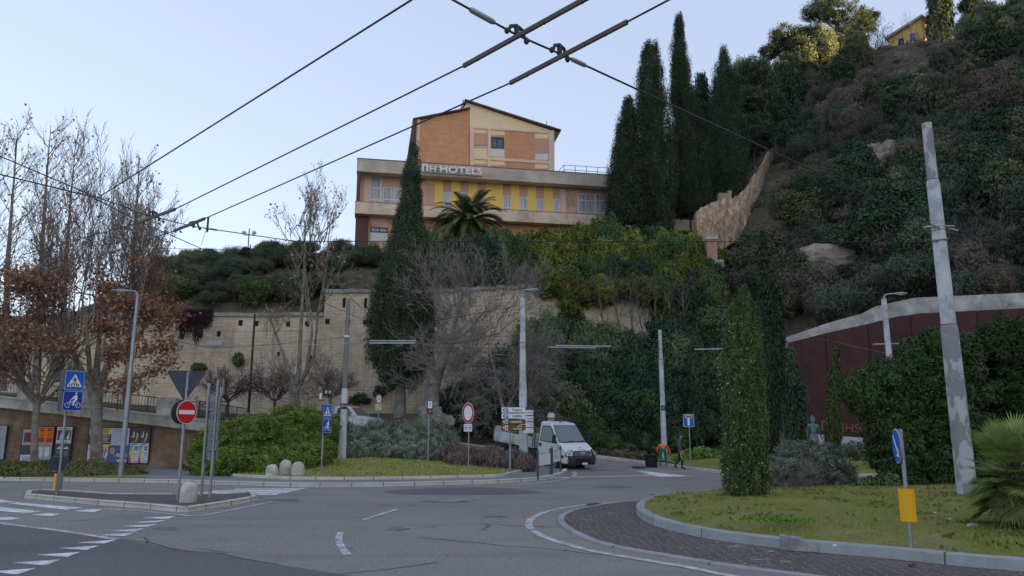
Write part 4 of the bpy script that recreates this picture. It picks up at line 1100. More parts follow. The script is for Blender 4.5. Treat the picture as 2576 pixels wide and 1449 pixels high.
fontmesh('Ks', .8, M_tag, name='graffiti', parent=root, loc=(rwp(2163).x-18, rwp(2163).y-49.4-.08, P(2163, 1084, q.y).z), rot=(R(90), R(-8), ra))
fontmesh('ES', .9, M_tag, name='graffiti', parent=root, loc=(rwp(2067).x-18, rwp(2067).y-49.4-.08, P(2067, 1074, q.y).z), rot=(R(90), R(8), ra))
# low pale wall in front
q0 = P(2040, 1092, 46.5); q1 = P(2222, 1104, 43.8); q2 = Vector((36, 39.5, 0))
b = MB().mat(paint('pale_low_wall', (.46, .47, .48), .8, var=.1))
wallrun(b, (0, 0), (q1.x-q0.x, q1.y-q0.y), 0, 0, 1.62, 1.3, .35, 0, 0, 1)
wallrun(b, (q1.x-q0.x, q1.y-q0.y), (q2.x-q0.x, q2.y-q0.y), 0, 0, 1.3, 1.2, .35, 0, 0, 1)
o = b.build('low_wall', None, loc=(q0.x, q0.y, .1)); tag(o, 'low smooth pale wall in front of the dark red steel wall', 'wall')

# ------------------------------------------------------------------ yellow house on the hilltop
pa = P(2236, 100, 104); pb_ = P(2316, 46, 100.5); 
hx = Vector((pb_.x-pa.x, pb_.y-pa.y)); Lh = hx.length; ha = math.atan2(hx.y, hx.x)
root = thing('hilltop_house', (pa.x, pa.y, 50), 'yellow house on the hilltop catching the low sun, above the woods', 'house', rz=ha)
M_yh = paint('house_yellow', (.62, .42, .14), .85, var=.1, scale=.4)
b = MB().mat(M_yh); z0 = pa.z-50; z1 = pb_.z-50
b.prism([(0, -6), (Lh, -6), (Lh, z1), (0, z0)], 0, 7); b.build('wall', root)
b = MB().mat(paint('house_eaves', (.35, .32, .3), .8)); n_ = Vector((-(z1-z0), Lh)).normalized()*.35
b.prism([(-.4, z0), (Lh+.5, z1+.03), (Lh+.5+n_.x, z1+n_.y), (-.4+n_.x, z0+n_.y)], -.5, 7.5); b.build('roof', root)
for px_, py_ in ((2296, 94), (2268, 108)):
    pp = P(px_, py_, 101.5 if px_ > 2280 else 102.8); uu = (Vector((pp.x, pp.y))-Vector((pa.x, pa.y))).dot(hx.normalized()); zz_ = pp.z-50
    b = MB().mat(M_whitef_); b.box((uu, -.03, zz_), (1.0, .1, 1.5)); w_ = b.build('window', root); g = MB().mat(M_glass); g.box((uu, -.085, zz_), (.8, .04, 1.25)); g.build('pane', w_)
# ================================================================== vegetation
NR = np.random.default_rng(11)
def unit(v): return v/np.maximum(1e-9, np.linalg.norm(v, axis=1, keepdims=True))
def leafquads(pos, nrm, size, asp=.5, up=None):
    """one pointed leaf or leaf tuft per position"""
    n = len(pos); r = unit(NR.normal(size=(n, 3)))
    if up is not None: r = unit(r*(1-up)+np.array([0, 0, 1.])*up)
    t = r-nrm*np.sum(r*nrm, 1, keepdims=True); t = unit(t); b = np.cross(nrm, t)
    s = size[:, None]; h = t*s*.5; w = b*s*asp*.5
    V = np.stack([pos-h, pos+w+h*.1, pos+h, pos-w+h*.1], 1).reshape(-1, 3)
    F = np.arange(4*n).reshape(n, 4)
    return V, F
class Foliage:
    def __init__(s): s.V = []; s.F = []; s.lv = []; s.o = 0
    def put(s, V, F, lv): s.V.append(V); s.F.append(F+s.o); s.lv.append(lv); s.o += len(V)
    def clumps(s, C, cr, per, size, asp=.5, squash=(1, 1, .8), up=None, out=None, lvar=.35, base=None):
        """C clump centres (k,3), cr clump radii (k,), per leaves each; out = outward direction of each clump"""
        k = len(C); C = np.asarray(C, float); cr = np.broadcast_to(np.asarray(cr, float), (k,))
        idx = np.repeat(np.arange(k), per); n = len(idx)
        d = unit(NR.normal(size=(n, 3))); rr = NR.random(n)**.45
        off = d*rr[:, None]*cr[idx][:, None]*np.array(squash)
        pos = C[idx]+off
        nr = unit(d+NR.normal(size=(n, 3))*.55+(0 if out is None else out[idx]*.5)+np.array([0, 0, .25]))
        sz = size*(.6+.8*NR.random(n))
        V, F = leafquads(pos, nr, sz, asp, up)
        cl = (NR.random(k) if base is None else base)
        lv = np.clip(cl[idx]*lvar*1.6+NR.random(n)*(1-lvar), 0, 1)
        s.put(V, F, lv)
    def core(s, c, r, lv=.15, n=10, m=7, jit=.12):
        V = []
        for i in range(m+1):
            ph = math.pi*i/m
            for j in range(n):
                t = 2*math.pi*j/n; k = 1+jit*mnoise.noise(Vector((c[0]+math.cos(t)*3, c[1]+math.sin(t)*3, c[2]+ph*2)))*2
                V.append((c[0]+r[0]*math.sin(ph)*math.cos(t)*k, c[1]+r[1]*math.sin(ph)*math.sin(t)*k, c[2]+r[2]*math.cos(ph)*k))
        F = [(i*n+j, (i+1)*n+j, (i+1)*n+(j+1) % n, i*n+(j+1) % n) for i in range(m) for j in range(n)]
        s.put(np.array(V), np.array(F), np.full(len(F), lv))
    def build(s, name, mat, parent=None, loc=None):
        o = npmesh(name, np.concatenate(s.V), np.concatenate(s.F), mat, np.concatenate(s.lv), parent)
        if loc is not None: o.location = loc
        return o
def sphere_pts(n, flat=None):
    i = np.arange(n)+.5; ph = np.arccos(1-2*i/n); th = np.pi*(1+5**.5)*i
    p = np.stack([np.cos(th)*np.sin(ph), np.sin(th)*np.sin(ph), np.cos(ph)], 1)
    return unit(p+NR.normal(size=p.shape)*.18)
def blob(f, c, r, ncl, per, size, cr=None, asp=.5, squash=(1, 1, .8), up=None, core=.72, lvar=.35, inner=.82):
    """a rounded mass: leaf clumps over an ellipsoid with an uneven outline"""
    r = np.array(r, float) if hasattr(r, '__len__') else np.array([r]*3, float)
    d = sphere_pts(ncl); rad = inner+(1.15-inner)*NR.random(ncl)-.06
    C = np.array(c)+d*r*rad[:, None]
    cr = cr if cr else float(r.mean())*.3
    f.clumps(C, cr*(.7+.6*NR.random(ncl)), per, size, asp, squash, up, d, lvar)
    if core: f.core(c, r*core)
def segmesh(f, P0, P1, R0, R1, n=3, lv=.5):
    """many thin straight pieces of branch"""
    P0 = np.asarray(P0, float); P1 = np.asarray(P1, float); R0 = np.asarray(R0, float); R1 = np.asarray(R1, float)
    d = unit(P1-P0); a = np.where(np.abs(d[:, 2:3]) < .9, np.array([[0, 0, 1.]]), np.array([[1., 0, 0]]))
    u = unit(np.cross(d, a)); v = np.cross(d, u); m = len(P0); V = np.zeros((m, 2*n, 3))
    for j in range(n):
        t = 2*math.pi*j/n; q = u*math.cos(t)+v*math.sin(t)
        V[:, j] = P0+q*R0[:, None]; V[:, n+j] = P1+q*R1[:, None]
    F = np.zeros((m, n, 4), int); base = (np.arange(m)*2*n)[:, None]
    for j in range(n):
        F[:, j] = base+np.array([[j, (j+1) % n, n+(j+1) % n, n+j]])
    f.put(V.reshape(-1, 3), F.reshape(-1, 4), np.full(m*n, lv))
def grow(rng, p, d, L, r, lev, S, tips, prm):
    """recursive branch; S collects (p0,p1,r0,r1); tips collects twig points"""
    n = prm.get('seg', 5) if lev > 0 else 3
    p = Vector(p); d = Vector(d).normalized(); pts = [p.copy()]; tap = prm.get('tip', .35)
    up = prm['up'][min(lev, len(prm['up'])-1)]; wob = prm.get('wob', .16)
    for i in range(n):
        d = (d+Vector((rng.gauss(0, wob), rng.gauss(0, wob), rng.gauss(0, wob)*.6+up))).normalized()
        q = pts[-1]+d*(L/n); r0 = r*(1-(1-tap)*i/n); r1 = r*(1-(1-tap)*(i+1)/n)
        S.append((tuple(pts[-1]), tuple(q), r0, r1)); pts.append(q)
    if lev <= 1: tips.extend([tuple(x) for x in pts[1:]])
    if lev <= 0: return
    k = prm['kids'][len(prm['kids'])-lev] if lev <= len(prm['kids']) else 3
    sp = prm['spread'][min(len(prm['spread'])-1, len(prm['kids'])-lev)]
    for i in range(k):
        t = prm.get('t0', .3)+(1-prm.get('t0', .3))*(i+rng.random())/k; x = t*n; a = int(min(n-1, x)); q = pts[a].lerp(pts[a+1], x-a)
        dd = (pts[a+1]-pts[a]).normalized(); o_ = dd.orthogonal().normalized(); o_.rotate(Matrix.Rotation(rng.random()*6.283, 3, dd))
        nd = dd*math.cos(sp)+o_*math.sin(sp)
        grow(rng, q, nd, L*prm.get('ratio', .6)*(.7+.6*rng.random())*(1.15-.5*t), max(prm.get('rmin', .008), r*prm.get('rr', .5)*(1-.4*t)), lev-1, S, tips, prm)
def bark(name, a, c):
    if name in MATS: return MATS[name]
    m, nt, b = _nm(name); v = _coords(nt); n = _noise(nt, v, 2.2, 6, .65)
    nt.links.new(_ramp(nt, n, [(.38, a), (.5, tuple((x+y)/2 for x, y in zip(a, c))), (.62, c)]), b.inputs['Base Color']); b.inputs['Roughness'].default_value = .9
    b.inputs['Specular IOR Level'].default_value = .15; MATS[name] = m; return m
B_plane = bark('plane_bark', (.16, .135, .11), (.32, .29, .24))
B_twig = bark('twig_bark', (.16, .13, .112), (.27, .23, .20))
L_ole = leafmat('oleander_leaf', [(.012, .026, .011), (.027, .048, .018), (.055, .08, .03)], nscale=.5)
B_grey = bark('grey_bark', (.21, .185, .165), (.36, .325, .295))
B_dim = bark('dim_bark', (.10, .088, .08), (.17, .15, .135))
B_purp = bark('purple_bark', (.09, .06, .065), (.15, .105, .11))
B_dark = bark('dark_bark', (.07, .06, .05), (.16, .14, .12))
L_cyp = leafmat('cypress_leaf', [(.014, .024, .014), (.028, .042, .023), (.05, .064, .034)], nscale=.5, trans=.05)
L_cyp2 = leafmat('cypress_leaf_light', [(.025, .04, .016), (.048, .07, .024), (.085, .105, .04)], nscale=1.5, trans=.05)
L_dark = leafmat('evergreen_dark', [(.012, .023, .014), (.023, .041, .024), (.045, .066, .034)], nscale=.4)
L_mid = leafmat('evergreen_mid', [(.018, .036, .015), (.04, .072, .027), (.075, .115, .038)], nscale=.4)
L_oliv = leafmat('olive_green', [(.03, .04, .022), (.06, .075, .038), (.10, .11, .06)], nscale=.3)
L_yel = leafmat('yellow_green', [(.03, .048, .014), (.068, .088, .02), (.14, .138, .028)], nscale=.28)
L_hedge = leafmat('hedge_green', [(.026, .045, .012), (.06, .09, .019), (.11, .145, .03)], nscale=.8)
L_rose = leafmat('rosemary_grey', [(.045, .057, .038), (.09, .106, .073), (.165, .18, .14)], nscale=.9)
L_pine = leafmat('pine_needles', [(.012, .022, .014), (.024, .038, .022), (.045, .055, .028)], nscale=.4)
L_brown = leafmat('dry_plane_leaf', [(.12, .06, .038), (.215, .112, .07), (.32, .185, .118)], nscale=.5)
L_purp = leafmat('purple_heath', [(.085, .055, .055), (.14, .10, .09), (.21, .16, .14)], nscale=1)
L_scr = leafmat('scrub_brown', [(.05, .042, .032), (.085, .072, .055), (.13, .115, .085)], nscale=.5)
L_low = leafmat('low_hedge', [(.03, .036, .016), (.06, .07, .026), (.12, .105, .05)], nscale=.9)
L_bright = leafmat('bright_shoots', [(.035, .07, .015), (.07, .13, .025), (.12, .18, .04)], nscale=.8)
L_grass = leafmat('grass_blades', [(.15, .175, .04), (.20, .215, .055), (.27, .235, .10)], nscale=.6, trans=.2)

def lerp_prof(prof, t): return float(np.interp(t, [a for a, _ in prof], [r for _, r in prof]))
def column(name, base, H, prof, mat, label, cat, group=None, ncl=220, per=34, size=.28, trunk=None, bend=None, seed=1, cl=(.34, .8), sway=.0, extra=None, tmat=None):
    """columnar conifer: upright plumes wrapped round a tapering outline. prof: (height share, radius m)"""
    root = thing(name, base, label, cat, group); f = Foliage(); C = []; R_ = []; O = []
    k = 0; rs = random.Random(seed); t0 = prof[0][0]
    area = [(t, lerp_prof(prof, t)) for t in np.linspace(t0, 1, 60)]; tot = sum(r for _, r in area); cum = np.cumsum([r for _, r in area])/tot
    bx = lambda t: (bend(t) if bend else (0, 0))
    for i in range(ncl):
        q = rs.random(); j = int(np.searchsorted(cum, q)); t = min(.99, area[min(59, j)][0]+rs.random()*(1-t0)/60); r = lerp_prof(prof, t)
        a = rs.random()*6.283; hh_ = .9*4.5/max(1.2, H*.25); lump = 1+.30*mnoise.noise(Vector((math.cos(a)*1.6, math.sin(a)*1.6, t*H*hh_*.55+seed*7)))+.14*mnoise.noise(Vector((math.cos(a)*5, math.sin(a)*5, t*H*hh_*1.6+seed)))
        rr = r*lump*(.76+.24*rs.random()+(.16 if rs.random() < .08 else 0)); b_ = bx(t); C.append((math.cos(a)*rr+b_[0], math.sin(a)*rr+b_[1], t*H)); O.append((math.cos(a), math.sin(a), .3)); R_.append(cl[0]*(.5+.5*min(1, r/max(x[1] for x in prof)))*(.8+.5*rs.random()))
    f.clumps(np.array(C), np.array(R_), per, size, .33, (1, 1, cl[1]/cl[0]), .72, unit(np.array(O)), .4)
    n = 10; V = []; m = 14
    for i in range(m+1):
        t = t0+(.985-t0)*i/m; r = lerp_prof(prof, t)*.66; b_ = bx(t)
        for j in range(n): a = 2*math.pi*j/n; kk = 1+.12*mnoise.noise(Vector((math.cos(a)*2, math.sin(a)*2, t*H*.7))); V.append((math.cos(a)*r*kk+b_[0], math.sin(a)*r*kk+b_[1], t*H))
    F = [(i*n+j, i*n+(j+1) % n, (i+1)*n+(j+1) % n, (i+1)*n+j) for i in range(m) for j in range(n)]
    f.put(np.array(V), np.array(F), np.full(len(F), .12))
    if extra: extra(f)
    f.build('crown', mat, root)
    b = MB().mat(tmat or B_dark)
    tr = trunk or (.14, .1)
    if prof[0][0] > .03 or True:
        b.tube([(0, 0, -.4), (.02, 0, H*prof[0][0]*.5), (bx(.2)[0], bx(.2)[1], H*max(.2, prof[0][0]+.05)), (bx(.5)[0], bx(.5)[1], H*.5)], [tr[0]*1.15, tr[0], tr[1], tr[1]*.5], 8)
    b.build('trunk', root); return root
def pxprof(px_c, Y, zb, zt, rows):
    """outline rows (py, x0, x1) -> (share of height, radius)"""
    H = zt-zb; out = []
    for py, x0, x1 in rows:
        a, c = P(x0, py, Y), P(x1, py, Y); out.append((max(0, min(1, (a.z-zb)/H)), (c.x-a.x)/2))
    return sorted(out)
def cyp_from_px(name, base_px, Y, rows, zb, mat, label, cat='cypress', **k):
    top = min(r[0] for r in rows); tz_ = P(base_px, top, Y).z; xb = P(base_px, 900, Y)
    cx = [(P((a+c)/2, y, Y).x, (P(0, y, Y).z-zb)/(tz_-zb)) for y, a, c in rows]; cx.sort(key=lambda q: q[1])
    x0 = cx[0][0]
    bend = lambda t: (float(np.interp(t, [q[1] for q in cx], [q[0] for q in cx]))-x0, 0)
    return column(name, (x0, Y, zb), tz_-zb, pxprof(base_px, Y, zb, tz_, rows), mat, label, cat, bend=bend, **k)
# the single tall cypress before the fortress wall
p = P(1020, 1036, 50)
def c1x(f): pass
cyp_from_px('cypress', 1015, 50, [(362, 1038, 1044), (390, 1030, 1052), (450, 1014, 1054), (520, 1002, 1060), (600, 982, 1072), (700, 952, 1082), (780, 934, 1090), (850, 934, 1088), (900, 938, 1075), (940, 952, 1060), (968, 975, 1040)], p.z, L_cyp, 'tall dark cypress with a bare grey trunk standing alone before the fortress wall', ncl=950, per=120, size=.145, trunk=(.36, .25), seed=2, cl=(.42, 1.0), tmat=B_grey)
# cypress group right of the hotel
cg = 'cypresses beside the hotel'
cyp_from_px('cypress', 1570, 67, [(252, 1574, 1586), (300, 1560, 1598), (400, 1540, 1608), (500, 1530, 1618), (560, 1530, 1618)], tz(10.5, 67)-1, L_cyp, 'shortest cypress, leftmost of the group touching the hotel', group=cg, ncl=560, per=110, size=.175, seed=3, cl=(.5, 1.3))
cyp_from_px('cypress', 1640, 69, [(110, 1632, 1648), (150, 1612, 1664), (250, 1600, 1676), (400, 1592, 1694), (500, 1598, 1700), (600, 1610, 1690), (625, 1625, 1680)], tz(13, 69)-1.2, L_cyp, 'broad round topped cypress standing second from the hotel', group=cg, ncl=760, per=110, size=.18, seed=4, cl=(.52, 1.4))
cyp_from_px('cypress', 1712, 72, [(40, 1704, 1713), (100, 1694, 1720), (200, 1690, 1738), (300, 1686, 1760), (400, 1690, 1772), (500, 1690, 1780), (540, 1695, 1775)], tz(17, 72)-1, L_cyp, 'tallest needle pointed cypress of the group beside the hotel', group=cg, ncl=760, per=110, size=.18, seed=5, cl=(.5, 1.4))
cyp_from_px('cypress', 1822, 76, [(122, 1815, 1824), (160, 1806, 1836), (200, 1794, 1850), (300, 1786, 1868), (400, 1782, 1878), (500, 1784, 1876), (560, 1790, 1870)], tz(22, 76)-3, L_dark, 'rightmost cypress of the group, with a notched dark tip', group=cg, ncl=700, per=110, size=.19, seed=6, cl=(.55, 1.4))
cyp_from_px('cypress', 1752, 80, [(190, 1760, 1768), (230, 1740, 1782), (350, 1735, 1790), (470, 1735, 1790)], 22, L_dark, 'dull cypress showing in the gap between the two rightmost tall ones', group=cg, ncl=260, per=36, size=.42, seed=16, cl=(.6, 1.3))
cyp_from_px('cypress', 2000, 90, [(150, 1994, 2006), (190, 1984, 2016), (300, 1980, 2026), (380, 1982, 2024)], 35, L_dark, 'slim dark cypress on the slope under the umbrella pines', ncl=240, per=34, size=.42, seed=7, cl=(.5, 1.3))
cyp_from_px('cypress', 2362, 98, [(-40, 2340, 2372), (0, 2338, 2385), (60, 2338, 2392), (110, 2345, 2390), (140, 2350, 2385)], 53, L_cyp, 'hilltop cypress against the sunlit right end of the yellow house', ncl=240, per=34, size=.5, seed=8, cl=(.6, 1.4))
# conifers by the roundabout
K1 = G(1872, 1248, .3)
col_near = dict(cat='conifer')
cyp_from_px('columnar_conifer', 1872, K1.y, [(722, 1868, 1876), (745, 1856, 1888), (790, 1838, 1900), (860, 1826, 1912), (930, 1821, 1918), (1000, 1818, 1922), (1100, 1817, 1926), (1200, 1820, 1926), (1235, 1828, 1920), (1252, 1848, 1905)], .25, L_cyp2, 'dense columnar conifer dotted with pale cones on the left tip of the roundabout lawn', ncl=1300, per=56, size=.062, trunk=(.08, .05), seed=9, cl=(.095, .26), **col_near)
cn = Foliage(); rs = random.Random(4)
pts = []
K1x = P(1872, 1248, K1.y).x
for i in range(230):
    py = 800+rs.random()*470; w = np.interp(py, [760, 800, 900, 1200, 1235], [.30, .42, .55, .6, .5]); a = -rs.random()*3.14; pts.append((math.cos(a)*w*1.0, math.sin(a)*w*1.0, P(1872, py, K1.y).z-.25))
cn.clumps(np.array(pts), .012, 3, .032, .9, lvar=.2)
cone_root = [o for o in COL.objects if o.name.startswith('columnar_conifer')][-1]
o = cn.build('cones', leafmat('pale_cones', [(.16, .17, .08), (.28, .28, .15)], trans=0), cone_root); o['kind'] = 'stuff'
Y2 = 25.5
def hook(f):
    pts = [(.55+.12*i, 0, 5.6+.1*math.sin(i)) for i in range(6)]+[(1.1, 0, 5.45), (.2, 0, 6.3), (.3, .1, 6.0), (.4, 0, 5.8)]
    f.clumps(np.array(pts), .17, 60, .12, .4, (1, 1, .8), .3)
cyp_from_px('columnar_conifer', 1945, Y2, [(585, 1916, 1922), (640, 1912, 1930), (700, 1912, 1952), (760, 1918, 1962), (850, 1930, 1970), (950, 1930, 1970), (1050, 1925, 1962), (1110, 1920, 1955), (1200, 1912, 1942)], .2, L_cyp, 'ragged darker conifer with a crooked thin top just behind the columnar one', ncl=520, per=34, size=.12, trunk=(.09, .06), seed=10, cl=(.15, .4), extra=hook, **col_near)
cyp_from_px('columnar_conifer', 2097, 36, [(868, 2103, 2108), (900, 2095, 2112), (1000, 2082, 2112), (1100, 2076, 2114), (1120, 2080, 2110)], .2, L_cyp2, 'small slim conifer in front of the graffiti on the dark red wall', ncl=260, per=34, size=.13, trunk=(.07, .05), seed=12, cl=(.16, .4), **col_near)
cyp_from_px('columnar_conifer', 1750, 48, [(815, 1746, 1752), (870, 1738, 1762), (1000, 1732, 1768), (1110, 1735, 1768)], .6, L_cyp, 'thin dark conifer rising behind the blue dead end sign', ncl=240, per=34, size=.2, trunk=(.07, .05), seed=13, cl=(.22, .6), **col_near)
cyp_from_px('columnar_conifer', 2028, 40, [(880, 1986, 1992), (920, 1975, 2000), (980, 1975, 2018), (1100, 1980, 2022)], .3, L_dark, 'dark bushy conifer between the ragged conifer and the bronze statue', ncl=260, per=40, size=.2, trunk=(.07, .05), seed=14, cl=(.3, .55), **col_near)

# --- shrubs ---------------------------------------------------------
def shrub(name, base, blobs, mat, label, cat='shrub', group=None, ncl=60, per=45, size=.12, cr=None, up=None, asp=.5, core=.72, lvar=.35, rz_=0, inner=.82):
    root_f = Foliage()
    for c, r in blobs: blob(root_f, c, r, ncl, per, size, cr, asp, up=up, core=core, lvar=lvar, inner=inner)
    o = root_f.build(name, mat); o.location = base; o.rotation_euler.z = rz_
    return tag(o, label, cat, group)
def pxblobs(Y, base, lst):
    """(px, py, radius_px, [dy]) ellipsoids at depth Y"""
    out = []
    for it in lst:
        px_, py_, rx, ry = it[:4]; dy = it[4] if len(it) > 4 else 0
        p = P(px_, py_, Y+dy); s = Y/FPX
        out.append(((p.x-base[0], Y+dy-base[1], p.z-base[2]), (rx*s, max(rx, ry)*s*.8, ry*s)))
    return out
# big bright hedge at the left of the planted verge
base = P(690, 1195, 33); base.z = .3
shrub('hedge_bush', base, pxblobs(32.5, base, [(545, 1135, 62, 62), (520, 1180, 30, 25, -1), (620, 1115, 75, 68), (700, 1095, 80, 62, 1), (780, 1075, 70, 50, 2), (845, 1085, 40, 45, 6), (600, 1165, 60, 32, -1.2), (680, 1160, 70, 32, -1), (760, 1150, 50, 40, -.3), (800, 1135, 34, 42, 1), (730, 1045, 45, 22, 3), (835, 1150, 30, 26, 5)]), L_hedge, 'large bright green bush mass behind the three stone bollards', ncl=130, per=80, size=.095, cr=.24)
base = P(1000, 1160, 39); base.z = .7
shrub('rosemary_bush', base, pxblobs(38.6, base, [(905, 1114, 50, 44), (960, 1108, 62, 46), (1030, 1103, 65, 46), (1090, 1110, 50, 42), (930, 1140, 60, 28, -1), (1010, 1138, 70, 28, -1), (1080, 1140, 45, 28, -1), (1125, 1125, 30, 30, .5), (860, 1150, 30, 22)]), L_rose, 'broad grey green rosemary bush between the tagged pole and the small plate sign', ncl=100, per=60, size=.15, cr=.26, up=.45, asp=.25)
base = P(2033, 1250, 23); base.z = .25
shrub('rosemary_bush', base, pxblobs(22.6, base, [(2035, 1190, 98, 66), (1985, 1205, 62, 50, -.4), (2090, 1195, 52, 60, .2), (2040, 1150, 70, 36, .2), (2000, 1140, 40, 25, .3)]), L_rose, 'rounded grey rosemary bush on the roundabout lawn right of the columnar conifer', ncl=200, per=60, size=.11, cr=.15, up=.4, asp=.22)
base = P(1985, 1200, 22.0)
f = Foliage(); rs = random.Random(8); S = []; tips = []
for i in range(260):
    a = rs.random()*6.28; rr = rs.random()**.5; q = (math.cos(a)*.72*rr, -.1-.6*abs(math.sin(a)), -.35+math.sin(a)*.42*rr+.3)
    grow(rs, q, (rs.gauss(0, .6), -.5, .5), .28, .006, 1, S, tips, dict(kids=[3], spread=[.7], up=[.05], rmin=.004, wob=.3))
segmesh(f, [s[0] for s in S], [s[1] for s in S], [s[2] for s in S], [s[3] for s in S])
o = f.build('dry_twigs', B_grey); o.location = base+Vector((0, -.1, 0)); tag(o, 'tangle of dry grey brown twigs on the left front of the rounded rosemary bush', 'twigs')
# oleander mass on the roundabout
base = P(2350, 1260, 21.5); base.z = .3
shrub('oleander_bush', base, pxblobs(22, base, [(2180, 990, 40, 50), (2150, 985, 22, 26), (2228, 945, 34, 34), (2292, 895, 14, 34), (2350, 868, 16, 36), (2240, 1000, 62, 72), (2242, 1085, 62, 75), (2305, 950, 60, 58), (2300, 1040, 90, 110, .3), (2270, 1170, 66, 85, -.2), (2340, 1180, 80, 85), (2400, 900, 60, 55), (2400, 1000, 95, 110), (2420, 1150, 85, 105)]), L_ole, 'big dark oleander bush behind the blue arrow sign, left of the peeling pole', ncl=150, per=75, size=.13, cr=.26, asp=.30, up=.25, core=.62, inner=.62)
base = P(2560, 1260, 21.5); base.z = .3
shrub('oleander_bush', base, pxblobs(22.5, base, [(2500, 880, 60, 60), (2560, 870, 65, 70), (2640, 880, 70, 80), (2530, 1000, 95, 120), (2640, 1050, 110, 130), (2500, 1150, 90, 105)]), L_ole, 'big dark oleander bush right of the peeling pole, behind the fan palm', ncl=150, per=75, size=.13, cr=.26, asp=.30, up=.25, core=.62, inner=.62)
base = P(2260, 1230, 21); base.z = .25
shrub('oleander_bush', base, pxblobs(21, base, [(2185, 1222, 22, 16), (2160, 1235, 18, 12), (2235, 1215, 28, 20)]), L_mid, 'low dark sprig bush at the left foot of the oleander', ncl=26, per=40, size=.13, cr=.16, asp=.32)
# prostrate dark hedge in the left bed
base = P(150, 1190, 32); base.z = .15
shrub('low_hedge', base, pxblobs(32, base, [(-60, 1185, 60, 16), (20, 1184, 60, 17), (95, 1184, 60, 18), (170, 1183, 55, 19), (235, 1183, 50, 18), (290, 1188, 45, 15), (330, 1194, 30, 9), (60, 1192, 60, 12, -1.5), (150, 1194, 60, 11, -1.5), (230, 1196, 60, 9, -1.5)]), L_low, 'low spreading dark hedge below the poster wall', 'hedge', ncl=80, per=50, size=.13, cr=.26, asp=.35)
# heath at the tip of the verge
base = P(1230, 1180, 34.5); base.z = .4
shrub('heath_bush', base, pxblobs(35, base, [(1150, 1142, 38, 24, 1), (1200, 1155, 40, 26), (1250, 1165, 40, 26, -.5), (1290, 1160, 32, 28, -.3), (1320, 1168, 22, 20, -.8), (1160, 1160, 35, 18), (1230, 1145, 40, 20, 1)]), L_purp, 'purplish brown heath bush round the foot of the white lamp pole', ncl=90, per=50, size=.14, cr=.22, up=.6, asp=.2, core=.6)
# verge right: low bright plants and dry strip
base = P(1775, 1150, 42.5); base.z = .3
shrub('low_plants', base, pxblobs(42.5, base, [(1740, 1150, 26, 16), (1765, 1143, 22, 14, 1), (1720, 1158, 20, 10), (1800, 1150, 22, 14, .5), (1840, 1152, 25, 14, .5)]), L_bright, 'bright green low plants at the foot of the blue dead end sign', 'plants', ncl=50, per=40, size=.17, cr=.2)
base = P(1560, 1140, 48); base.z = .5
shrub('dry_plants', base, pxblobs(48, base, [(1515, 1138, 28, 9), (1560, 1143, 28, 9, -.7), (1605, 1148, 25, 9, -1.5), (1480, 1132, 25, 9, 1)]), L_scr, 'dry brownish low plants along the kerb right of the white truck', 'plants', ncl=40, per=40, size=.2, cr=.2, up=.5, asp=.25)
base = P(2180, 1140, 41); base.z = .3
shrub('rosemary_bush', base, pxblobs(41, base, [(2150, 1133, 30, 16), (2200, 1134, 32, 16), (2250, 1136, 40, 16), (2110, 1135, 25, 16)]), L_rose, 'low grey rosemary row below the pale low wall, far side of the road', ncl=50, per=40, size=.2, cr=.24, up=.4, asp=.25)
# ivy patches on the foot of the fortress wall, hanging creeper
base = P(492, 800, 54); f = Foliage(); rs = random.Random(3); S = []
for i in range(620):
    x = rs.uniform(-1.35, 1.25); top_ = .45; prof_ = 2.6*(1-abs(x/1.5)**3)*(.55+.45*rs.random()); prof_ *= .8+.4*mnoise.noise(Vector((x*2, 0, 0)))
    if x < -1.0: prof_ *= 1.5
    p0 = Vector((x, rs.uniform(-.35, .1), top_+.2*rs.random())); n = 5; q = p0
    for j in range(n):
        q2 = q+Vector((rs.gauss(0, .07), rs.gauss(-.0, .04), -prof_/n)); S.append((tuple(q), tuple(q2), .016, .012)); q = q2
segmesh(f, [s[0] for s in S], [s[1] for s in S], [s[2] for s in S], [s[3] for s in S])
o = f.build('hanging_creeper', bark('creeper_bark', (.045, .022, .028), (.085, .045, .055))); o.location = base; tag(o, 'leafless purple creeper hanging over the top of the fortress wall', 'creeper')
for i, (px_, py_, rx, ry, lab) in enumerate([(600, 905, 11, 14, 'small green tuft growing from the fortress wall above the purple tree'), (500, 925, 14, 8, 'green tuft on the fortress wall right of the triangular sign'), (905, 1035-30, 26, 12, 'ivy patch on the wall foot just right of the tagged pole'), (955, 985, 12, 12, 'ivy tuft on the wall above the round red rimmed sign')]):
    Yw = 55.0 if px_ < 800 else 55.8
    base = P(px_, py_, Yw); shrub('wall_plant', base, [((0, 0, 0), (rx*Yw/FPX, .35, ry*Yw/FPX))], L_dark if i > 1 else L_oliv, lab, 'plant', ncl=24, per=30, size=.2, cr=.25, core=.5)

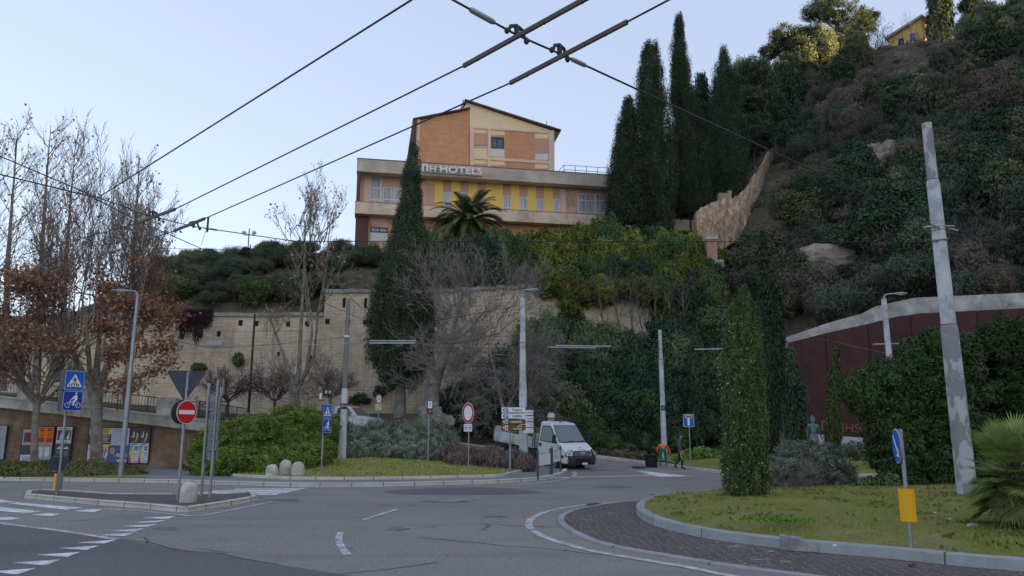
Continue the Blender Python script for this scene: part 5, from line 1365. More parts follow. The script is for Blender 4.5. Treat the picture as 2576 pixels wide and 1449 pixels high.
# --- bare and half-bare trees ---------------------------------------
def baretree(name, base, label, cat, spec, seed, bmat, group=None, leaves=None, twigmat=None, trunkparts=None):
    """spec: list of (start, dir, length, radius, levels, params)"""
    root = thing(name, base, label, cat, group); rs = random.Random(seed)
    f = Foliage(); tips_all = []
    S = []
    for (p0, d, L, r, lev, prm) in spec: grow(rs, p0, d, L, r, lev, S, tips_all, prm)
    big = [s for s in S if s[2] > .045]; sm = [s for s in S if s[2] <= .045]
    if big: segmesh(f, *[[s[i] for s in big] for i in range(4)], n=6)
    if trunkparts:
        for tp, tr in trunkparts:
            P0 = tp[:-1]; P1 = tp[1:]; segmesh(f, P0, P1, tr[:-1], tr[1:], n=9)
    if f.V: f.build('trunk', bmat, root)
    g = Foliage(); segmesh(g, *[[s[i] for s in sm] for i in range(4)], n=3); o = g.build('twigs', twigmat or bmat, root); o['kind'] = 'stuff'
    if leaves:
        cnt, size, mat, zf = leaves; T = np.array(tips_all)
        if zf is not None:
            w = np.array([zf(t) for t in tips_all]); w = w/w.sum(); idx = NR.choice(len(T), cnt, p=w)
        else: idx = NR.choice(len(T), cnt)
        pos = T[idx]+NR.normal(size=(cnt, 3))*.18; lf = Foliage()
        V, F = leafquads(pos, unit(NR.normal(size=(cnt, 3))), size*(.6+.8*NR.random(cnt)), .8)
        lf.put(V, F, NR.random(cnt)); o = lf.build('leaves', mat, root); o['kind'] = 'stuff'
    return root
prm_plane = dict(kids=[7, 6, 4], spread=[.5, .5, .5], up=[.10, .13, .16], ratio=.5, rr=.5, rmin=.011, wob=.07, t0=.25)
# thick plane tree with the brown crown
Yt = 34.0; base = P(243, 1183, Yt); base.z = .25
def W_(px_, py_, Y=Yt, b_=base): p = P(px_, py_, Y); return (p.x-b_.x, p.y-b_.y, p.z-b_.z)
spec = []
rs = random.Random(21)
fork = W_(240, 985)
tp = [[W_(243, 1190), W_(243, 1100), W_(244, 1030), fork], [fork, W_(215, 955), W_(190, 900), W_(165, 840)], [fork, W_(262, 940), W_(285, 890), W_(300, 830)], [W_(243, 1000), W_(243, 930), W_(250, 850), W_(255, 770)], [fork, W_(225, 930, 33), W_(222, 870, 32.3), W_(215, 800, 32)]]
tr_ = [[.29, .25, .24, .30], [.22, .16, .11, .07], [.22, .16, .11, .07], [.2, .15, .10, .06], [.14, .11, .08, .05]]
for i in range(30):
    px_ = rs.uniform(60, 420); py_ = rs.uniform(780, 900); Yd = Yt+rs.uniform(-2.5, 2.5)
    a = Vector(W_(px_*.7+240*.3, py_, Yd)); dx = (px_-240)/190
    Lh_ = rs.uniform(4.6, 6.9)*(1-.22*abs(dx)); spec.append((a, (dx*.22, rs.uniform(-.15, .15), 1), Lh_, .042, 3, prm_plane))
for i in range(40):       # low spreading branches
    px_ = 240+rs.uniform(-140, 90); py_ = rs.uniform(720, 990); sgn = 1 if px_ > 240 else -1
    spec.append((W_(px_, py_, Yt+rs.uniform(-1, 1)), (sgn*rs.uniform(.1, 1.0), rs.uniform(-1, .6), rs.uniform(-.1, .4)), rs.uniform(1.7, 3.6) if sgn < 0 else rs.uniform(1.4, 2.7), .035, 3, dict(prm_plane, up=[.02, .02, .03], wob=.13)))
def wz(t):
    z = t[2]; return (1.0 if 3.4 < z < 9.0 else (.10 if z < 12 else .02))
baretree('plane_tree', base, 'thick plane tree with brown dead leaves, growing before the poster wall', 'tree', spec, 22, B_plane, 'plane trees', (12500, .145, L_brown, wz), B_twig, list(zip(tp, tr_)))
base = P(88, 1170, 34.2); base.z = .25; b2 = base
tp = [[W_(86, 1180, 34.2, b2), W_(88, 1100, 34.2, b2), W_(92, 1030, 34.2, b2), W_(92, 1000, 34.2, b2)]]
spec = [(W_(92, 1020, 34.2, b2), (rs.uniform(-1, 1), rs.uniform(-.8, .8), rs.uniform(.2, 1.3)), rs.uniform(2.5, 4.6), .07, 3, dict(prm_plane, up=[.03, .05, .06])) for i in range(12)]
baretree('plane_tree', base, 'thinner plane tree with few brown leaves left of the thick one', 'tree', spec, 23, B_plane, 'plane trees', (420, .14, L_brown, None), B_twig, list(zip(tp, [[.18, .15, .15, .2]])))
# tall bare trees behind at the left edge
for i, (px0, pyb, pxt, pyt, Y_, lab) in enumerate([(2, 1000, 45, 330, 44, 'tall bare tree leaning right at the far left edge'), (-40, 1000, -20, 330, 45, 'tall bare tree cut by the left edge of the view'), (92, 960, 128, 315, 46, 'tall slender bare tree between the left edge one and the brown plane crown'), (150, 940, 190, 360, 47, 'bare slender tree whose twigs rise just left of the brown plane crown'), (330, 900, 350, 430, 46, 'bare slender tree whose twigs rise over the right of the brown plane crown')]):
    base = P(px0, pyb, Y_); base.z = max(4.2, base.z-.5) if px0 < 300 else 3.5
    t_ = P(pxt, pyt, Y_)-base; H = t_.z
    tp = [[(0, 0, 0), (t_.x*.2, 0, H*.22), (t_.x*.55, 0, H*.45), (t_.x*.8, 0, H*.72), (t_.x, 0, H)]]
    rs = random.Random(40+i); spec = []
    for k in range(30):
        u_ = .18+.8*(k+rs.random())/30; q = Vector((t_.x*(np.interp(u_, [0, .22, .45, .72, 1], [0, .2, .55, .8, 1])), 0, H*u_))
        a = rs.random()*6.28; spec.append((q, (math.cos(a)*.75, math.sin(a)*.75, .8), (2.6+2.2*rs.random())*(1.15-.75*u_), .035, 2, dict(kids=[5, 4], spread=[.5, .6], up=[.10, .12], ratio=.55, rr=.5, rmin=.011, wob=.10, t0=.15)))
    baretree('bare_tree', base, lab, 'tree', spec, 50+i, B_twig, 'bare trees at the left', (260, .16, L_brown, None), B_twig, list(zip(tp, [[.26, .2, .14, .07, .015]])))
# bare multi-stemmed tree before the fortress wall
Yt = 47; base = P(745, 1045, Yt); b3 = base
def W3(px_, py_, dy=0): p = P(px_, py_, Yt+dy); return (p.x-b3.x, p.y-b3.y, p.z-b3.z)
tp = [[W3(742, 1050), W3(742, 1010), W3(735, 960)], [W3(735, 960), W3(712, 890), W3(690, 830), W3(668, 765)], [W3(742, 1000), W3(752, 930), W3(757, 820), W3(765, 690), W3(768, 560)], [W3(742, 1000), W3(772, 930), W3(785, 830), W3(775, 740), W3(765, 660)], [W3(745, 990), W3(790, 900, 1), W3(800, 790, 1), W3(820, 680, 1), W3(830, 560, 1)]]
tr_ = [[.34, .3, .24], [.14, .1, .07, .03], [.17, .14, .11, .07, .04], [.14, .11, .09, .05], [.12, .09, .07, .05, .02]]
tr_[3].append(.03)
spec = []; rs = random.Random(31)
for k in range(26):
    py_ = rs.uniform(560, 830); px_ = rs.uniform(745, 820); spec.append((W3(px_, py_, rs.uniform(-.8, .8)), (rs.uniform(-.9, .9), rs.uniform(-.5, .5), .9), rs.uniform(2.0, 3.8), .045, 3, dict(prm_plane, kids=[5, 4, 4], up=[.07, .08, .1])))
for k in range(22):
    spec.append((W3(rs.uniform(735, 775), rs.uniform(960, 1020)), (rs.uniform(-1, 1), rs.uniform(-.7, .2), rs.uniform(-.1, .7)), rs.uniform(1.5, 3.0), .03, 2, dict(kids=[5, 4], spread=[.7, .7], up=[.05, .05], ratio=.6, rr=.5, rmin=.010, wob=.16)))
for k in range(10): spec.append((W3(rs.uniform(670, 700), rs.uniform(800, 870)), (-.4+rs.random(), rs.uniform(-.5, .5), .8), rs.uniform(1, 2), .03, 2, dict(kids=[4, 4], spread=[.6, .7], up=[.05, .05], ratio=.6, rr=.5, rmin=.010, wob=.16)))
baretree('bare_tree', base, 'pale many stemmed bare tree in front of the fortress wall', 'tree', spec, 32, B_plane, None, (520, .15, L_brown, None), B_plane, list(zip(tp, tr_)))
# purple-twigged small trees
for (px_, py_, s_, lab, bm_, sd_) in [(572, 1030, 1.0, 'small purple twigged tree against the fortress wall, right of the edge-on signs', B_purp, 61), (690, 1030, .95, 'purplish shrub tree just left of the pale many stemmed tree', B_purp, 62), (830, 1020, .9, 'reddish brown leafless shrub just left of the tagged pole', B_twig, 63)]:
    base = P(px_, py_, 50.5); rs = random.Random(sd_)
    spec = [((0, 0, .5), (rs.uniform(-1, 1), rs.uniform(-.7, .7), rs.uniform(.15, 1.0)), rs.uniform(1.6, 2.4)*s_, .05, 3, dict(kids=[6, 5, 4], spread=[.6, .65, .7], up=[.04, .05, .05], ratio=.6, rr=.5, rmin=.010, wob=.16, t0=.15)) for k in range(14)]
    baretree('purple_tree', base, lab, 'tree', spec, sd_, bm_, None, (300, .12, L_purp if bm_ is B_purp else L_brown, None), bm_, [([(0, 0, -.5), (0.02, 0, 0), (0, 0, .6)], [.12, .1, .1])])
# big pale leaning bare tree in the middle
Yt = 48; base = P(1085, 1020, Yt); b3 = base
tp = [[W3(1083, 1035), W3(1090, 970), W3(1108, 915), W3(1130, 860)], [W3(1130, 860), W3(1150, 800), W3(1165, 740)], [W3(1125, 870), W3(1180, 830), W3(1230, 770)], [W3(1120, 880), W3(1110, 800, -1), W3(1100, 720, -1)], [W3(1128, 865), W3(1210, 850, -1), W3(1280, 830, -1.5)]]
tr_ = [[.52, .44, .36, .28], [.16, .11, .06], [.15, .1, .05], [.12, .08, .04], [.12, .08, .04]]
spec = []; rs = random.Random(71); pw = dict(kids=[7, 6, 5], spread=[.6, .65, .7], up=[.00, .02, .02], ratio=.62, rr=.5, rmin=.0115, wob=.17, t0=.15)
for k in range(96):
    px_ = rs.choice([rs.uniform(1080, 1200), rs.uniform(1130, 1330)]); py_ = rs.uniform(720, 1010); dx = (px_-1185)/130
    spec.append((W3(px_, py_, rs.uniform(-1.5, 1.5)), (dx*.9+rs.uniform(-.4, .4), rs.uniform(-.7, .5), rs.uniform(-.2, .9) if py_ > 820 else rs.uniform(.4, 1.2)), rs.uniform(1.5, 3.3), .034, 3, dict(pw, kids=[6, 5, 3])))
baretree('bare_tree', base, 'wide tangled pale grey bare tree with a thick leaning trunk', 'tree', spec, 72, B_grey, None, None, B_grey, list(zip(tp, tr_)))
base = P(1275, 1095, 46.8); b3 = base; Yt = 46.8
spec = []; rs = random.Random(171)
for k in range(56):
    px_ = rs.uniform(1160, 1390); py_ = rs.uniform(850, 1080); dx = (px_-1275)/110
    spec.append((W3(px_*.55+1275*.45, py_, rs.uniform(-.8, 1)), (dx*.9+rs.uniform(-.5, .5), rs.uniform(-.6, .4), rs.uniform(-.3, .8)), rs.uniform(1.0, 2.2), .022, 3, dict(pw, up=[-.03, -.05, -.06], kids=[6, 5, 3])))
tp = [[W3(1272, 1110), W3(1268, 1040), W3(1250, 960), W3(1232, 880)], [W3(1268, 1045), W3(1300, 980), W3(1335, 920)]]
baretree('bare_tree', base, 'drooping pale grey tangle of twigs just left of the white lamp pole', 'tree', spec, 172, B_grey, None, None, B_grey, list(zip(tp, [[.16, .13, .09, .04], [.1, .07, .03]])))
# saplings on the slope
sg = 'bare saplings on the slope above the dark bushes'
for i, (px_, py_, pyt) in enumerate([(1520, 890, 700), (1592, 905, 730), (1622, 905, 740), (1655, 905, 720), (1685, 900, 700), (1560, 880, 720), (1720, 900, 690)]):
    Y_ = 56; base = P(px_, py_, Y_); H = P(px_, pyt, Y_).z-base.z; rs = random.Random(80+i); lx = rs.uniform(-.5, .5)
    spec = [((lx*u_, 0, H*u_), (rs.uniform(-.8, .8), rs.uniform(-.5, .5), .8), rs.uniform(1.0, 2.1), .028, 2, dict(kids=[4, 3], spread=[.6, .7], up=[.05, .05], ratio=.6, rr=.5, rmin=.010, wob=.18)) for u_ in np.linspace(.35, 1, 9)]
    baretree('bare_sapling', base, 'thin bare grey sapling on the slope right of the big pale bare tree', 'tree', spec, 90+i, B_dim, sg, None, B_dim, [([(0, 0, -1), (lx*.3+.15, 0, H*.3), (lx*.7-.1, 0, H*.7), (lx, 0, H)], [.07, .055, .04, .015])])

# --- the wooded slopes: prototypes, then copies at places met by lines of sight ------------
def proto(name, blobs, mat, ncl, per, size, cr, asp=.5, up=None, core=.72):
    f = Foliage()
    for c, r in blobs: blob(f, c, r, ncl, per, size, cr, asp, up=up, core=core, lvar=.5, inner=.62)
    o = f.build(name, mat); return o
def rblobs(seed, k, R_, H_, flat=1.0):
    rs = random.Random(seed); out = [((0, 0, H_*.5), (R_*.8, R_*.8, H_*.5))]
    for i in range(k):
        a = rs.random()*6.28; rr = R_*rs.uniform(.35, .75); s_ = rs.uniform(.35, .6)
        out.append(((math.cos(a)*rr, math.sin(a)*rr, H_*rs.uniform(.35, .8)), (R_*s_, R_*s_, H_*s_*.6*flat)))
    return out
PR = {}
for nm, mt, sd_ in (('dark', L_dark, 1), ('mid', L_mid, 2), ('olive', L_oliv, 3), ('yellow', L_yel, 4), ('brown', L_scr, 5), ('brush', leafmat('brush_green', [(.022, .032, .022), (.042, .056, .036), (.075, .09, .062)], nscale=.4), 6), ('tree', L_dark, 7), ('treem', L_oliv, 8)):
    vs = []
    for v in range(2):
        b_ = rblobs(sd_*10+v, 5, 2.2, 3.2) if nm[:4] != 'tree' else rblobs(sd_*10+v, 7, 1.7, 5.6, .8)
        o = proto('shrub', b_, mt, 62, 62, .21 if nm != 'yellow' else .25, .5, .5 if nm[0] != 'b' else .2, .5 if nm[0] == 'b' else None, .55 if nm[0] == 'b' else .74)
        vs.append(o)
    PR[nm] = vs
USED = set()
def zone(loc):
    if loc.z > 46: return 'near the hilltop'
    if loc.x > 26 and loc.z < 22: return 'low above the dark red wall'
    if loc.x < 26 and loc.z < 22: return 'between brick pier and dark red wall'
    if loc.x < 34: return 'just right of the ruined wall'
    return 'halfway up, left of the peeling pole' if loc.x/loc.y < .56 else 'halfway up at the right edge'
def put(kind, loc, s, label, cat, group, rs, sz=1.0):
    if 'right hillside' in label: label = label.replace('in the dense scrub of the right hillside', 'on the hillside, '+zone(loc)).replace('in the scrub of the right hillside', 'on the hillside, '+zone(loc)).replace('on the right hillside', 'on the hillside, '+zone(loc)); group = group+' '+zone(loc)
    src = PR[kind][rs.randrange(2)]
    if id(src.data) in USED or src.data.name in USED: o = src.copy(); COL.objects.link(o)
    else: o = src; USED.add(src.data.name)
    o.name = {'dark': 'evergreen_bush', 'mid': 'leafy_bush', 'olive': 'olive_bush', 'yellow': 'yellow_green_bush', 'brown': 'dry_brush', 'brush': 'feathery_bush', 'tree': 'evergreen_tree', 'treem': 'evergreen_tree'}[kind]
    if kind[:4] == 'tree': cat = 'tree'
    o.location = loc; o.scale = (s, s, s*sz); o.rotation_euler = (rs.uniform(-.12, .12), rs.uniform(-.12, .12), rs.random()*6.28)
    tag(o, label, cat, group); return o
rs_skip = random.Random(9)
def scatter(poly_rows, step, kinds, smin, smax, label, group, seed, y0=45, sink=.6, sz=(.8, 1.1), ymax=115, cat='shrub', skip=None):
    """rows: (py, px0, px1)"""
    rs = random.Random(seed); n = 0
    py = poly_rows[0][0]
    while py <= poly_rows[-1][0]:
        x0 = np.interp(py, [r[0] for r in poly_rows], [r[1] for r in poly_rows]); x1 = np.interp(py, [r[0] for r in poly_rows], [r[2] for r in poly_rows]); px_ = x0+rs.random()*step
        while px_ < x1:
            jx, jy = px_+rs.uniform(-.4, .4)*step, py+rs.uniform(-.4, .4)*step*.8
            h = None if (skip and skip(jx, jy)) else hit(jx, jy, y0, ymax)
            if h:
                s = rs.uniform(smin, smax); k = rs.choice(kinds); put(k, h-Vector((0, 0, sink*s)), s, label[k] if isinstance(label, dict) else label, cat, (group[k] if isinstance(group, dict) else group), rs, rs.uniform(*sz)); n += 1
            px_ += step*rs.uniform(.8, 1.2)
        py += step*.75
    return n
# terrace scrub above the fortress wall, left of the cypress
scatter([(618, 470, 930), (660, 420, 930), (700, 400, 930), (740, 410, 800), (778, 420, 795)], 46, ['dark', 'brush', 'mid', 'olive', 'brush'], .5, .75, 'dark scrub bush on the terrace above the left part of the fortress wall', 'scrub bushes above the fortress wall', 101, y0=56, sz=(.7, 1.0))
scatter([(640, 200, 420), (700, 150, 400), (780, 60, 420)], 52, ['dark', 'brown', 'olive'], .6, .9, 'dull scrub bush behind the brown plane crown', 'scrub bushes behind the plane tree', 102, y0=56, sz=(.5, .8))
# yellow-green shrubs under the hotel
def zy_(p): return ', left of the lamp head' if p < 1345 else (', under the right half of the hotel' if p < 1530 else (', under the tall cypresses' if p < 1700 else ', next to the ruined wall'))
def zt_2(p): return ', left of the white lamp pole' if p < 1310 else (', above the truck' if p < 1500 else (', above the tub' if p < 1640 else ', between slim pole and roundabout conifer'))
def row(spots, kind, label, group, seed, szr=(.9, 1.2), up=0.0, zf=None):
    '''bushes whose tops reach given picture points: (px, py_top, Y, scale)'''
    rs = random.Random(seed)
    for px_, pyt, Y_, s_ in spots:
        t_ = P(px_, pyt, Y_); g = tz(t_.x, Y_)-.3; z_ = rs.uniform(*szr); H_ = 3.4*s_*z_; k = max(0, t_.z-H_-g)
        put(kind if isinstance(kind, str) else rs.choice(kind), Vector((t_.x, Y_, g)), s_, label, 'shrub', group, rs, max(z_, (t_.z-g)/(3.4*s_)) if k < 3.5 else z_)
        COL.objects[-1]['label'] = label+(zf(px_) if zf else '')
        if zf: COL.objects[-1]['group'] = group+zf(px_)
        if k >= 3.5: COL.objects[-1].location.z = t_.z-H_
yb_l, yb_g = 'yellowish green bush in the', 'yellow green bushes below the hotel'
rs = random.Random(6)
tops = lambda x: np.interp(x, [1080, 1250, 1300, 1400, 1500, 1600, 1700, 1760, 1800], [600, 598, 590, 566, 556, 578, 574, 600, 620])
row([(x, tops(x)+rs.uniform(-6, 10), 64.5+rs.uniform(-1, 1), rs.uniform(.6, .85)) for x in range(1300, 1800, 27)], ['yellow', 'yellow', 'yellow', 'mid'], yb_l+' topmost row', yb_g, 1, zf=zy_)
row([(x, tops(x)+38+rs.uniform(-8, 10), 62.5+rs.uniform(-1, 1), rs.uniform(.6, .85)) for x in range(1290, 1800, 30)], ['yellow', 'yellow', 'mid'], yb_l+' second row', yb_g, 2, zf=zy_)
row([(x, 648+rs.uniform(-10, 12), 61.3, rs.uniform(.6, .85)) for x in range(1340, 1790, 34)], ['yellow', 'yellow', 'dark', 'yellow', 'mid'], yb_l+' third row', yb_g, 3, zf=zy_)
row([(x, 690+rs.uniform(-10, 12), 60.2, rs.uniform(.6, .8)) for x in range(1400, 1800, 36)], ['yellow', 'mid', 'yellow', 'dark'], yb_l+' lowest row', yb_g, 4, zf=zy_)
row([(x, tops(x)-8+rs.uniform(-8, 8), 61+rs.uniform(-1, .5), rs.uniform(.5, .7)) for x in range(1085, 1300, 24)], ['dark', 'mid'], 'dark green bush below the palm and the hotel', 'dark bushes below the hotel', 5)
scatter([(620, 1090, 1300), (660, 1085, 1330), (710, 1080, 1330)], 40, ['dark', 'mid'], .55, .8, 'dark green bush below the palm and the hotel', 'dark bushes below the hotel', 103, y0=59.5, sz=(.6, .9))
# dark wood at the foot, from the pale tree to the conifers
tk_l, tk_g = 'dark evergreen bush in the', 'dark bushes behind the truck'
row([(x, 800+rs.uniform(-25, 35), 57.5+rs.uniform(-.8, .5), rs.uniform(.8, 1.15)) for x in range(1700, 1860, 38)], ['dark', 'mid', 'olive'], tk_l+' thicket, top', tk_g, 6, zf=zt_2)
row([(x, 845+rs.uniform(-25, 35), 55+rs.uniform(-1, 1), rs.uniform(.8, 1.15)) for x in range(1380, 1860, 46)], ['dark', 'dark', 'mid', 'olive'], tk_l+' thicket, upper tier', tk_g, 7, zf=zt_2)
row([(x, 905+rs.uniform(-30, 30), 52.5+rs.uniform(-1, 1), rs.uniform(.8, 1.1)) for x in range(1350, 1860, 48)], ['dark', 'mid', 'olive', 'dark'], tk_l+' thicket, middle tier', tk_g, 8, zf=zt_2)
row([(x, 975+rs.uniform(-30, 30), 50.3+rs.uniform(-.7, .7), rs.uniform(.7, 1.0)) for x in range(1360, 1860, 46)], ['dark', 'dark', 'mid', 'olive'], tk_l+' thicket, lower tier', tk_g, 9, zf=zt_2)
row([(x, 1050+rs.uniform(-20, 25), 49.3+rs.uniform(-.4, .3), rs.uniform(.5, .7)) for x in range(1400, 1840, 40)], ['dark', 'dark', 'mid'], tk_l+' thicket, lowest tier', tk_g, 10, zf=zt_2)
row([(x, 1105+rs.uniform(-8, 8), 48.6, rs.uniform(.3, .42)) for x in range(1420, 1730, 26)], ['mid', 'dark', 'olive'], 'knee high bush along the foot of the thicket behind the white truck', 'low bushes at the foot of the thicket', 11)
iv_l, iv_g = 'dark evergreen bush against the fortress wall behind the tangled pale bare tree', 'dark bushes below the pale tree'
row([(x, y, Y_, s_) for x, y, Y_, s_ in [(1150, 1010, 53, .7), (1195, 960, 54, .8), (1240, 900, 55, .9), (1290, 860, 56, .9), (1340, 830, 56.5, .9), (1385, 800, 57, .9), (1430, 790, 57.5, .9), (1220, 1010, 52, .7), (1270, 980, 52.5, .8), (1320, 960, 53, .9), (1180, 1050, 50.5, .6), (1240, 1060, 50, .6), (1300, 1050, 50, .7), (1360, 1040, 50, .7), (1140, 1060, 51, .45), (1330, 1095, 49, .35), (1270, 1100, 49, .35)]], ['dark', 'mid', 'dark'], iv_l, iv_g, 12)
# the hillside
def skip_ruin(x, y):
    return (1735 < x < 1835 and 505 < y < 760) or (1780 < x < 1900 and 430 < y < 690) or (1850 < x < 2010 and 345 < y < 610) or (2190 < x < 2440 and y < 222) or (2010 < x < 2190 and 655 < y < 760) or (2175 < x < 2255 and 400 < y < 490)
hs_l = {'tree': 'tall dark evergreen on the right hillside', 'treem': 'tall olive green evergreen on the right hillside', 'brush': 'feathery grey green bush on the right hillside', 'dark': 'dark green bush in the dense scrub of the right hillside', 'mid': 'mid green bush in the dense scrub of the right hillside', 'olive': 'dull olive bush in the dense scrub of the right hillside', 'brown': 'brownish leafless brush in the scrub of the right hillside'}
hs_g = {k: v+' bushes' for k, v in dict(dark='dark green', mid='mid green', olive='olive', brown='brown leafless', brush='feathery grey green', tree='tall dark', treem='tall olive').items()}
n = scatter([(60, 2440, 2600), (130, 2260, 2600), (200, 2060, 2620), (300, 1900, 2620), (400, 1960, 2620), (500, 1930, 2620), (620, 1840, 2640), (760, 1840, 2640), (830, 1840, 2060)], 56, ['dark', 'brush', 'tree', 'olive', 'brush', 'brown', 'treem', 'brush', 'brown', 'tree', 'olive'], .6, 1.35, hs_l, hs_g, 108, y0=46, sink=.5, sz=(.7, 1.2), ymax=125, skip=skip_ruin)
f = Foliage(); rs = random.Random(110); n_ = 0
while n_ < 230:
    px_, py_ = rs.uniform(1850, 2600), rs.uniform(110, 760)
    if (px_ < 1895 and 430 < py_ < 590) or (1850 < px_ < 1950 and py_ < 500): continue
    h = hit(px_, py_, 46, 125)
    if not h or h.z < 4: n_ += .2; continue
    r = rs.uniform(.5, 1.0); n_ += 1; blob(f, (h.x, h.y, h.z+.25*r), (r, r, .7*r), 12, 42, .2, .34, .2, up=.5, core=.5, lvar=.5, inner=.6)
o = f.build('dry_scrub', L_scr); tag(o, kind='stuff', label='low dry scrub between the bushes of the right hillside')
n2 = scatter([(330, 1790, 1960), (420, 1780, 1900), (500, 1690, 1800)], 44, ['dark', 'mid', 'olive'], .9, 1.5, 'dark bush on the slope behind the tall cypresses', 'bushes behind the tall cypresses', 109, y0=72, sz=(.8, 1.3), skip=skip_ruin)
row([(x, y, Y_, s_) for x, y, Y_, s_ in [(1862, 300, 88, 1.2), (1885, 262, 90, 1.3), (1915, 285, 91, 1.3), (1940, 255, 93, 1.4), (1965, 235, 94, 1.4), (1990, 260, 92, 1.3), (1905, 340, 87, 1.2), (1950, 325, 88, 1.2), (1790, 330, 86, 1.2), (1765, 300, 87, 1.2), (2035, 215, 96, 1.4), (2075, 190, 97, 1.3)]], ['tree', 'dark', 'treem'], 'dark tree or bush filling the skyline between the cypresses and the umbrella pines', 'trees between cypresses and umbrella pines', 31)
# loose ground cover over the slopes, seen between the bushes
f = Foliage(); pts = []; rs = random.Random(77)
while len(pts) < 9000:
    x = rs.uniform(-40, 75); y = rs.uniform(44, 112)
    if x < 14 and y < 57: continue
    if 14 <= x < 48 and y < 50.5: continue
    if y < 66 and x < 14 and y > 59: pass
    z = tz(x, y)
    if z < 3: continue
    pts.append((x, y, z+.1))
f.clumps(np.array(pts), .5, 6, .42, .3, (1, 1, .6), .4); o = f.build('undergrowth', L_scr); tag(o, kind='stuff', label='loose brown undergrowth on the wooded slopes')
S = []
for i in range(520):
    x = rs.uniform(16, 72); y = rs.uniform(52, 110); z = tz(x, y)
    if z < 4: continue
    grow(rs, (x, y, z+.5), (rs.gauss(0, .35), rs.gauss(0, .35), 1), rs.uniform(1.8, 4.2), .03, 1, S, [], dict(kids=[5], spread=[.5], up=[.05], rmin=.014, wob=.16, ratio=.5))
f = Foliage(); segmesh(f, *[[s[i] for s in S] for i in range(4)], n=3); o = f.build('bare_stems', B_dim); tag(o, kind='stuff', label='thin bare stems standing up through the scrub of the slopes')
# pines
def pine(name, px_, Y_, pyb, blobs_px, label, group, seed, mat=L_pine):
    base = P(px_, pyb, Y_); base.z = tz(base.x, Y_)-.5
    root = thing(name, base, label, 'pine', group); f = Foliage(); s = Y_/FPX; rs = random.Random(seed); S = []
    tb = MB().mat(B_dark)
    cen = []
    for (bx_, by_, rx, ry) in blobs_px:
        p = P(bx_, by_, Y_+rs.uniform(-2, 2)); c = (p.x-base.x, p.y-base.y, p.z-base.z); cen.append(c)
        blob(f, c, (rx*s, rx*s*.9, ry*s), 60, 70, .38, .75, .24, up=.35, core=.3, inner=.6)
    top_ = cen[0]; H = top_[2]
    tb.tube([(0, 0, -1), (top_[0]*.2, 0, H*.35), (top_[0]*.7, top_[1]*.5, H*.75), (top_[0], top_[1], H)], [.42, .34, .25, .1], 8)
    for c in cen[1:]: st = Vector((top_[0]*.7, top_[1]*.5, H*.75)) if c[2] > H*.7 else Vector((top_[0]*.2, 0, H*.35)); tb.tube([st, st.lerp(Vector(c), .5)+Vector((0, 0, -.3)), c], [.16, .12, .06], 6)
    f.build('crown', mat, root); tb.build('trunk', root); return root
pg = 'pines on the skyline'
pine('umbrella_pine', 2108, 101, 230, [(2110, 35, 62, 34), (2060, 30, 40, 24), (2160, 70, 42, 34), (2120, 100, 58, 30), (2090, -10, 48, 20), (2180, 50, 30, 28), (2150, 120, 40, 30)], 'large umbrella pine on the skyline with a flat spreading crown', pg, 201)
pine('umbrella_pine', 1990, 97, 280, [(1975, 95, 48, 30), (1938, 130, 26, 16), (2010, 120, 42, 32), (1990, 160, 45, 26), (2030, 90, 35, 25), (2040, 170, 45, 40)], 'umbrella pine left of the largest one, its thin boughs reaching left', pg, 202)
pine('umbrella_pine', 1893, 88, 330, [(1893, 178, 36, 34), (1870, 215, 30, 34), (1915, 215, 30, 36), (1890, 250, 40, 30), (1935, 265, 36, 40), (1950, 320, 40, 40)], 'rounded small pine between the rightmost cypress and the umbrella pines', pg, 203)
pine('umbrella_pine', 2465, 98, 90, [(2440, 12, 28, 26), (2475, 25, 25, 20), (2495, 40, 22, 18), (2450, 50, 28, 18)], 'small dark pine on the skyline right of the yellow house', pg, 204)
pine('umbrella_pine', 2560, 98, 60, [(2570, -10, 30, 24), (2600, 5, 30, 22)], 'pine cut by the top right corner of the view', pg, 205)
# bare trees on the hillside
tg = 'bare trees'

def hill_bare(seed, spreadf):
    rs = random.Random(seed); S = []; tips = []; f = Foliage()
    for k in range(9): grow(rs, (0, 0, .4), (rs.uniform(-1, 1)*spreadf, rs.uniform(-1, 1)*spreadf, 1), rs.uniform(2.2, 4.0), .045, 3, S, tips, dict(kids=[4, 4, 3], spread=[.5, .6, .7], up=[.06, .06, .05], ratio=.55, rr=.5, rmin=.016, wob=.16))
    segmesh(f, *[[s[i] for s in S] for i in range(4)], n=3); return f
protoB = []
for i in range(3):
    o = hill_bare(300+i, [.9, .5, 1.3][i]).build('bare_tree', B_dim); protoB.append(o)
rs = random.Random(5); used = set()
spots = [(2365, 240), (2400, 290), (2270, 250), (2380, 390), (2200, 190), (2500, 560), (2040, 345), (2420, 220), (2540, 330), (2215, 340), (2440, 720), (2480, 740), (2340, 620), (2225, 210), (2300, 300), (2350, 330), (2160, 400), (2070, 420), (2500, 450), (2250, 600), (2130, 560), (2545, 620)]
k = 0
for (px_, py_) in spots:
    h = hit(px_, py_, 46, 130)
    if not h: continue
    src = protoB[k % 3]; k += 1
    if src.name in used: o = src.copy(); COL.objects.link(o)
    else: o = src; used.add(src.name)
    s = rs.uniform(.8, 1.25); o.location = h; o.scale = (s, s, s); o.rotation_euler.z = rs.random()*6.28
    tag(o, 'leafless grey tree on the right hillside, '+zone(h), 'tree', tg+' '+zone(h))
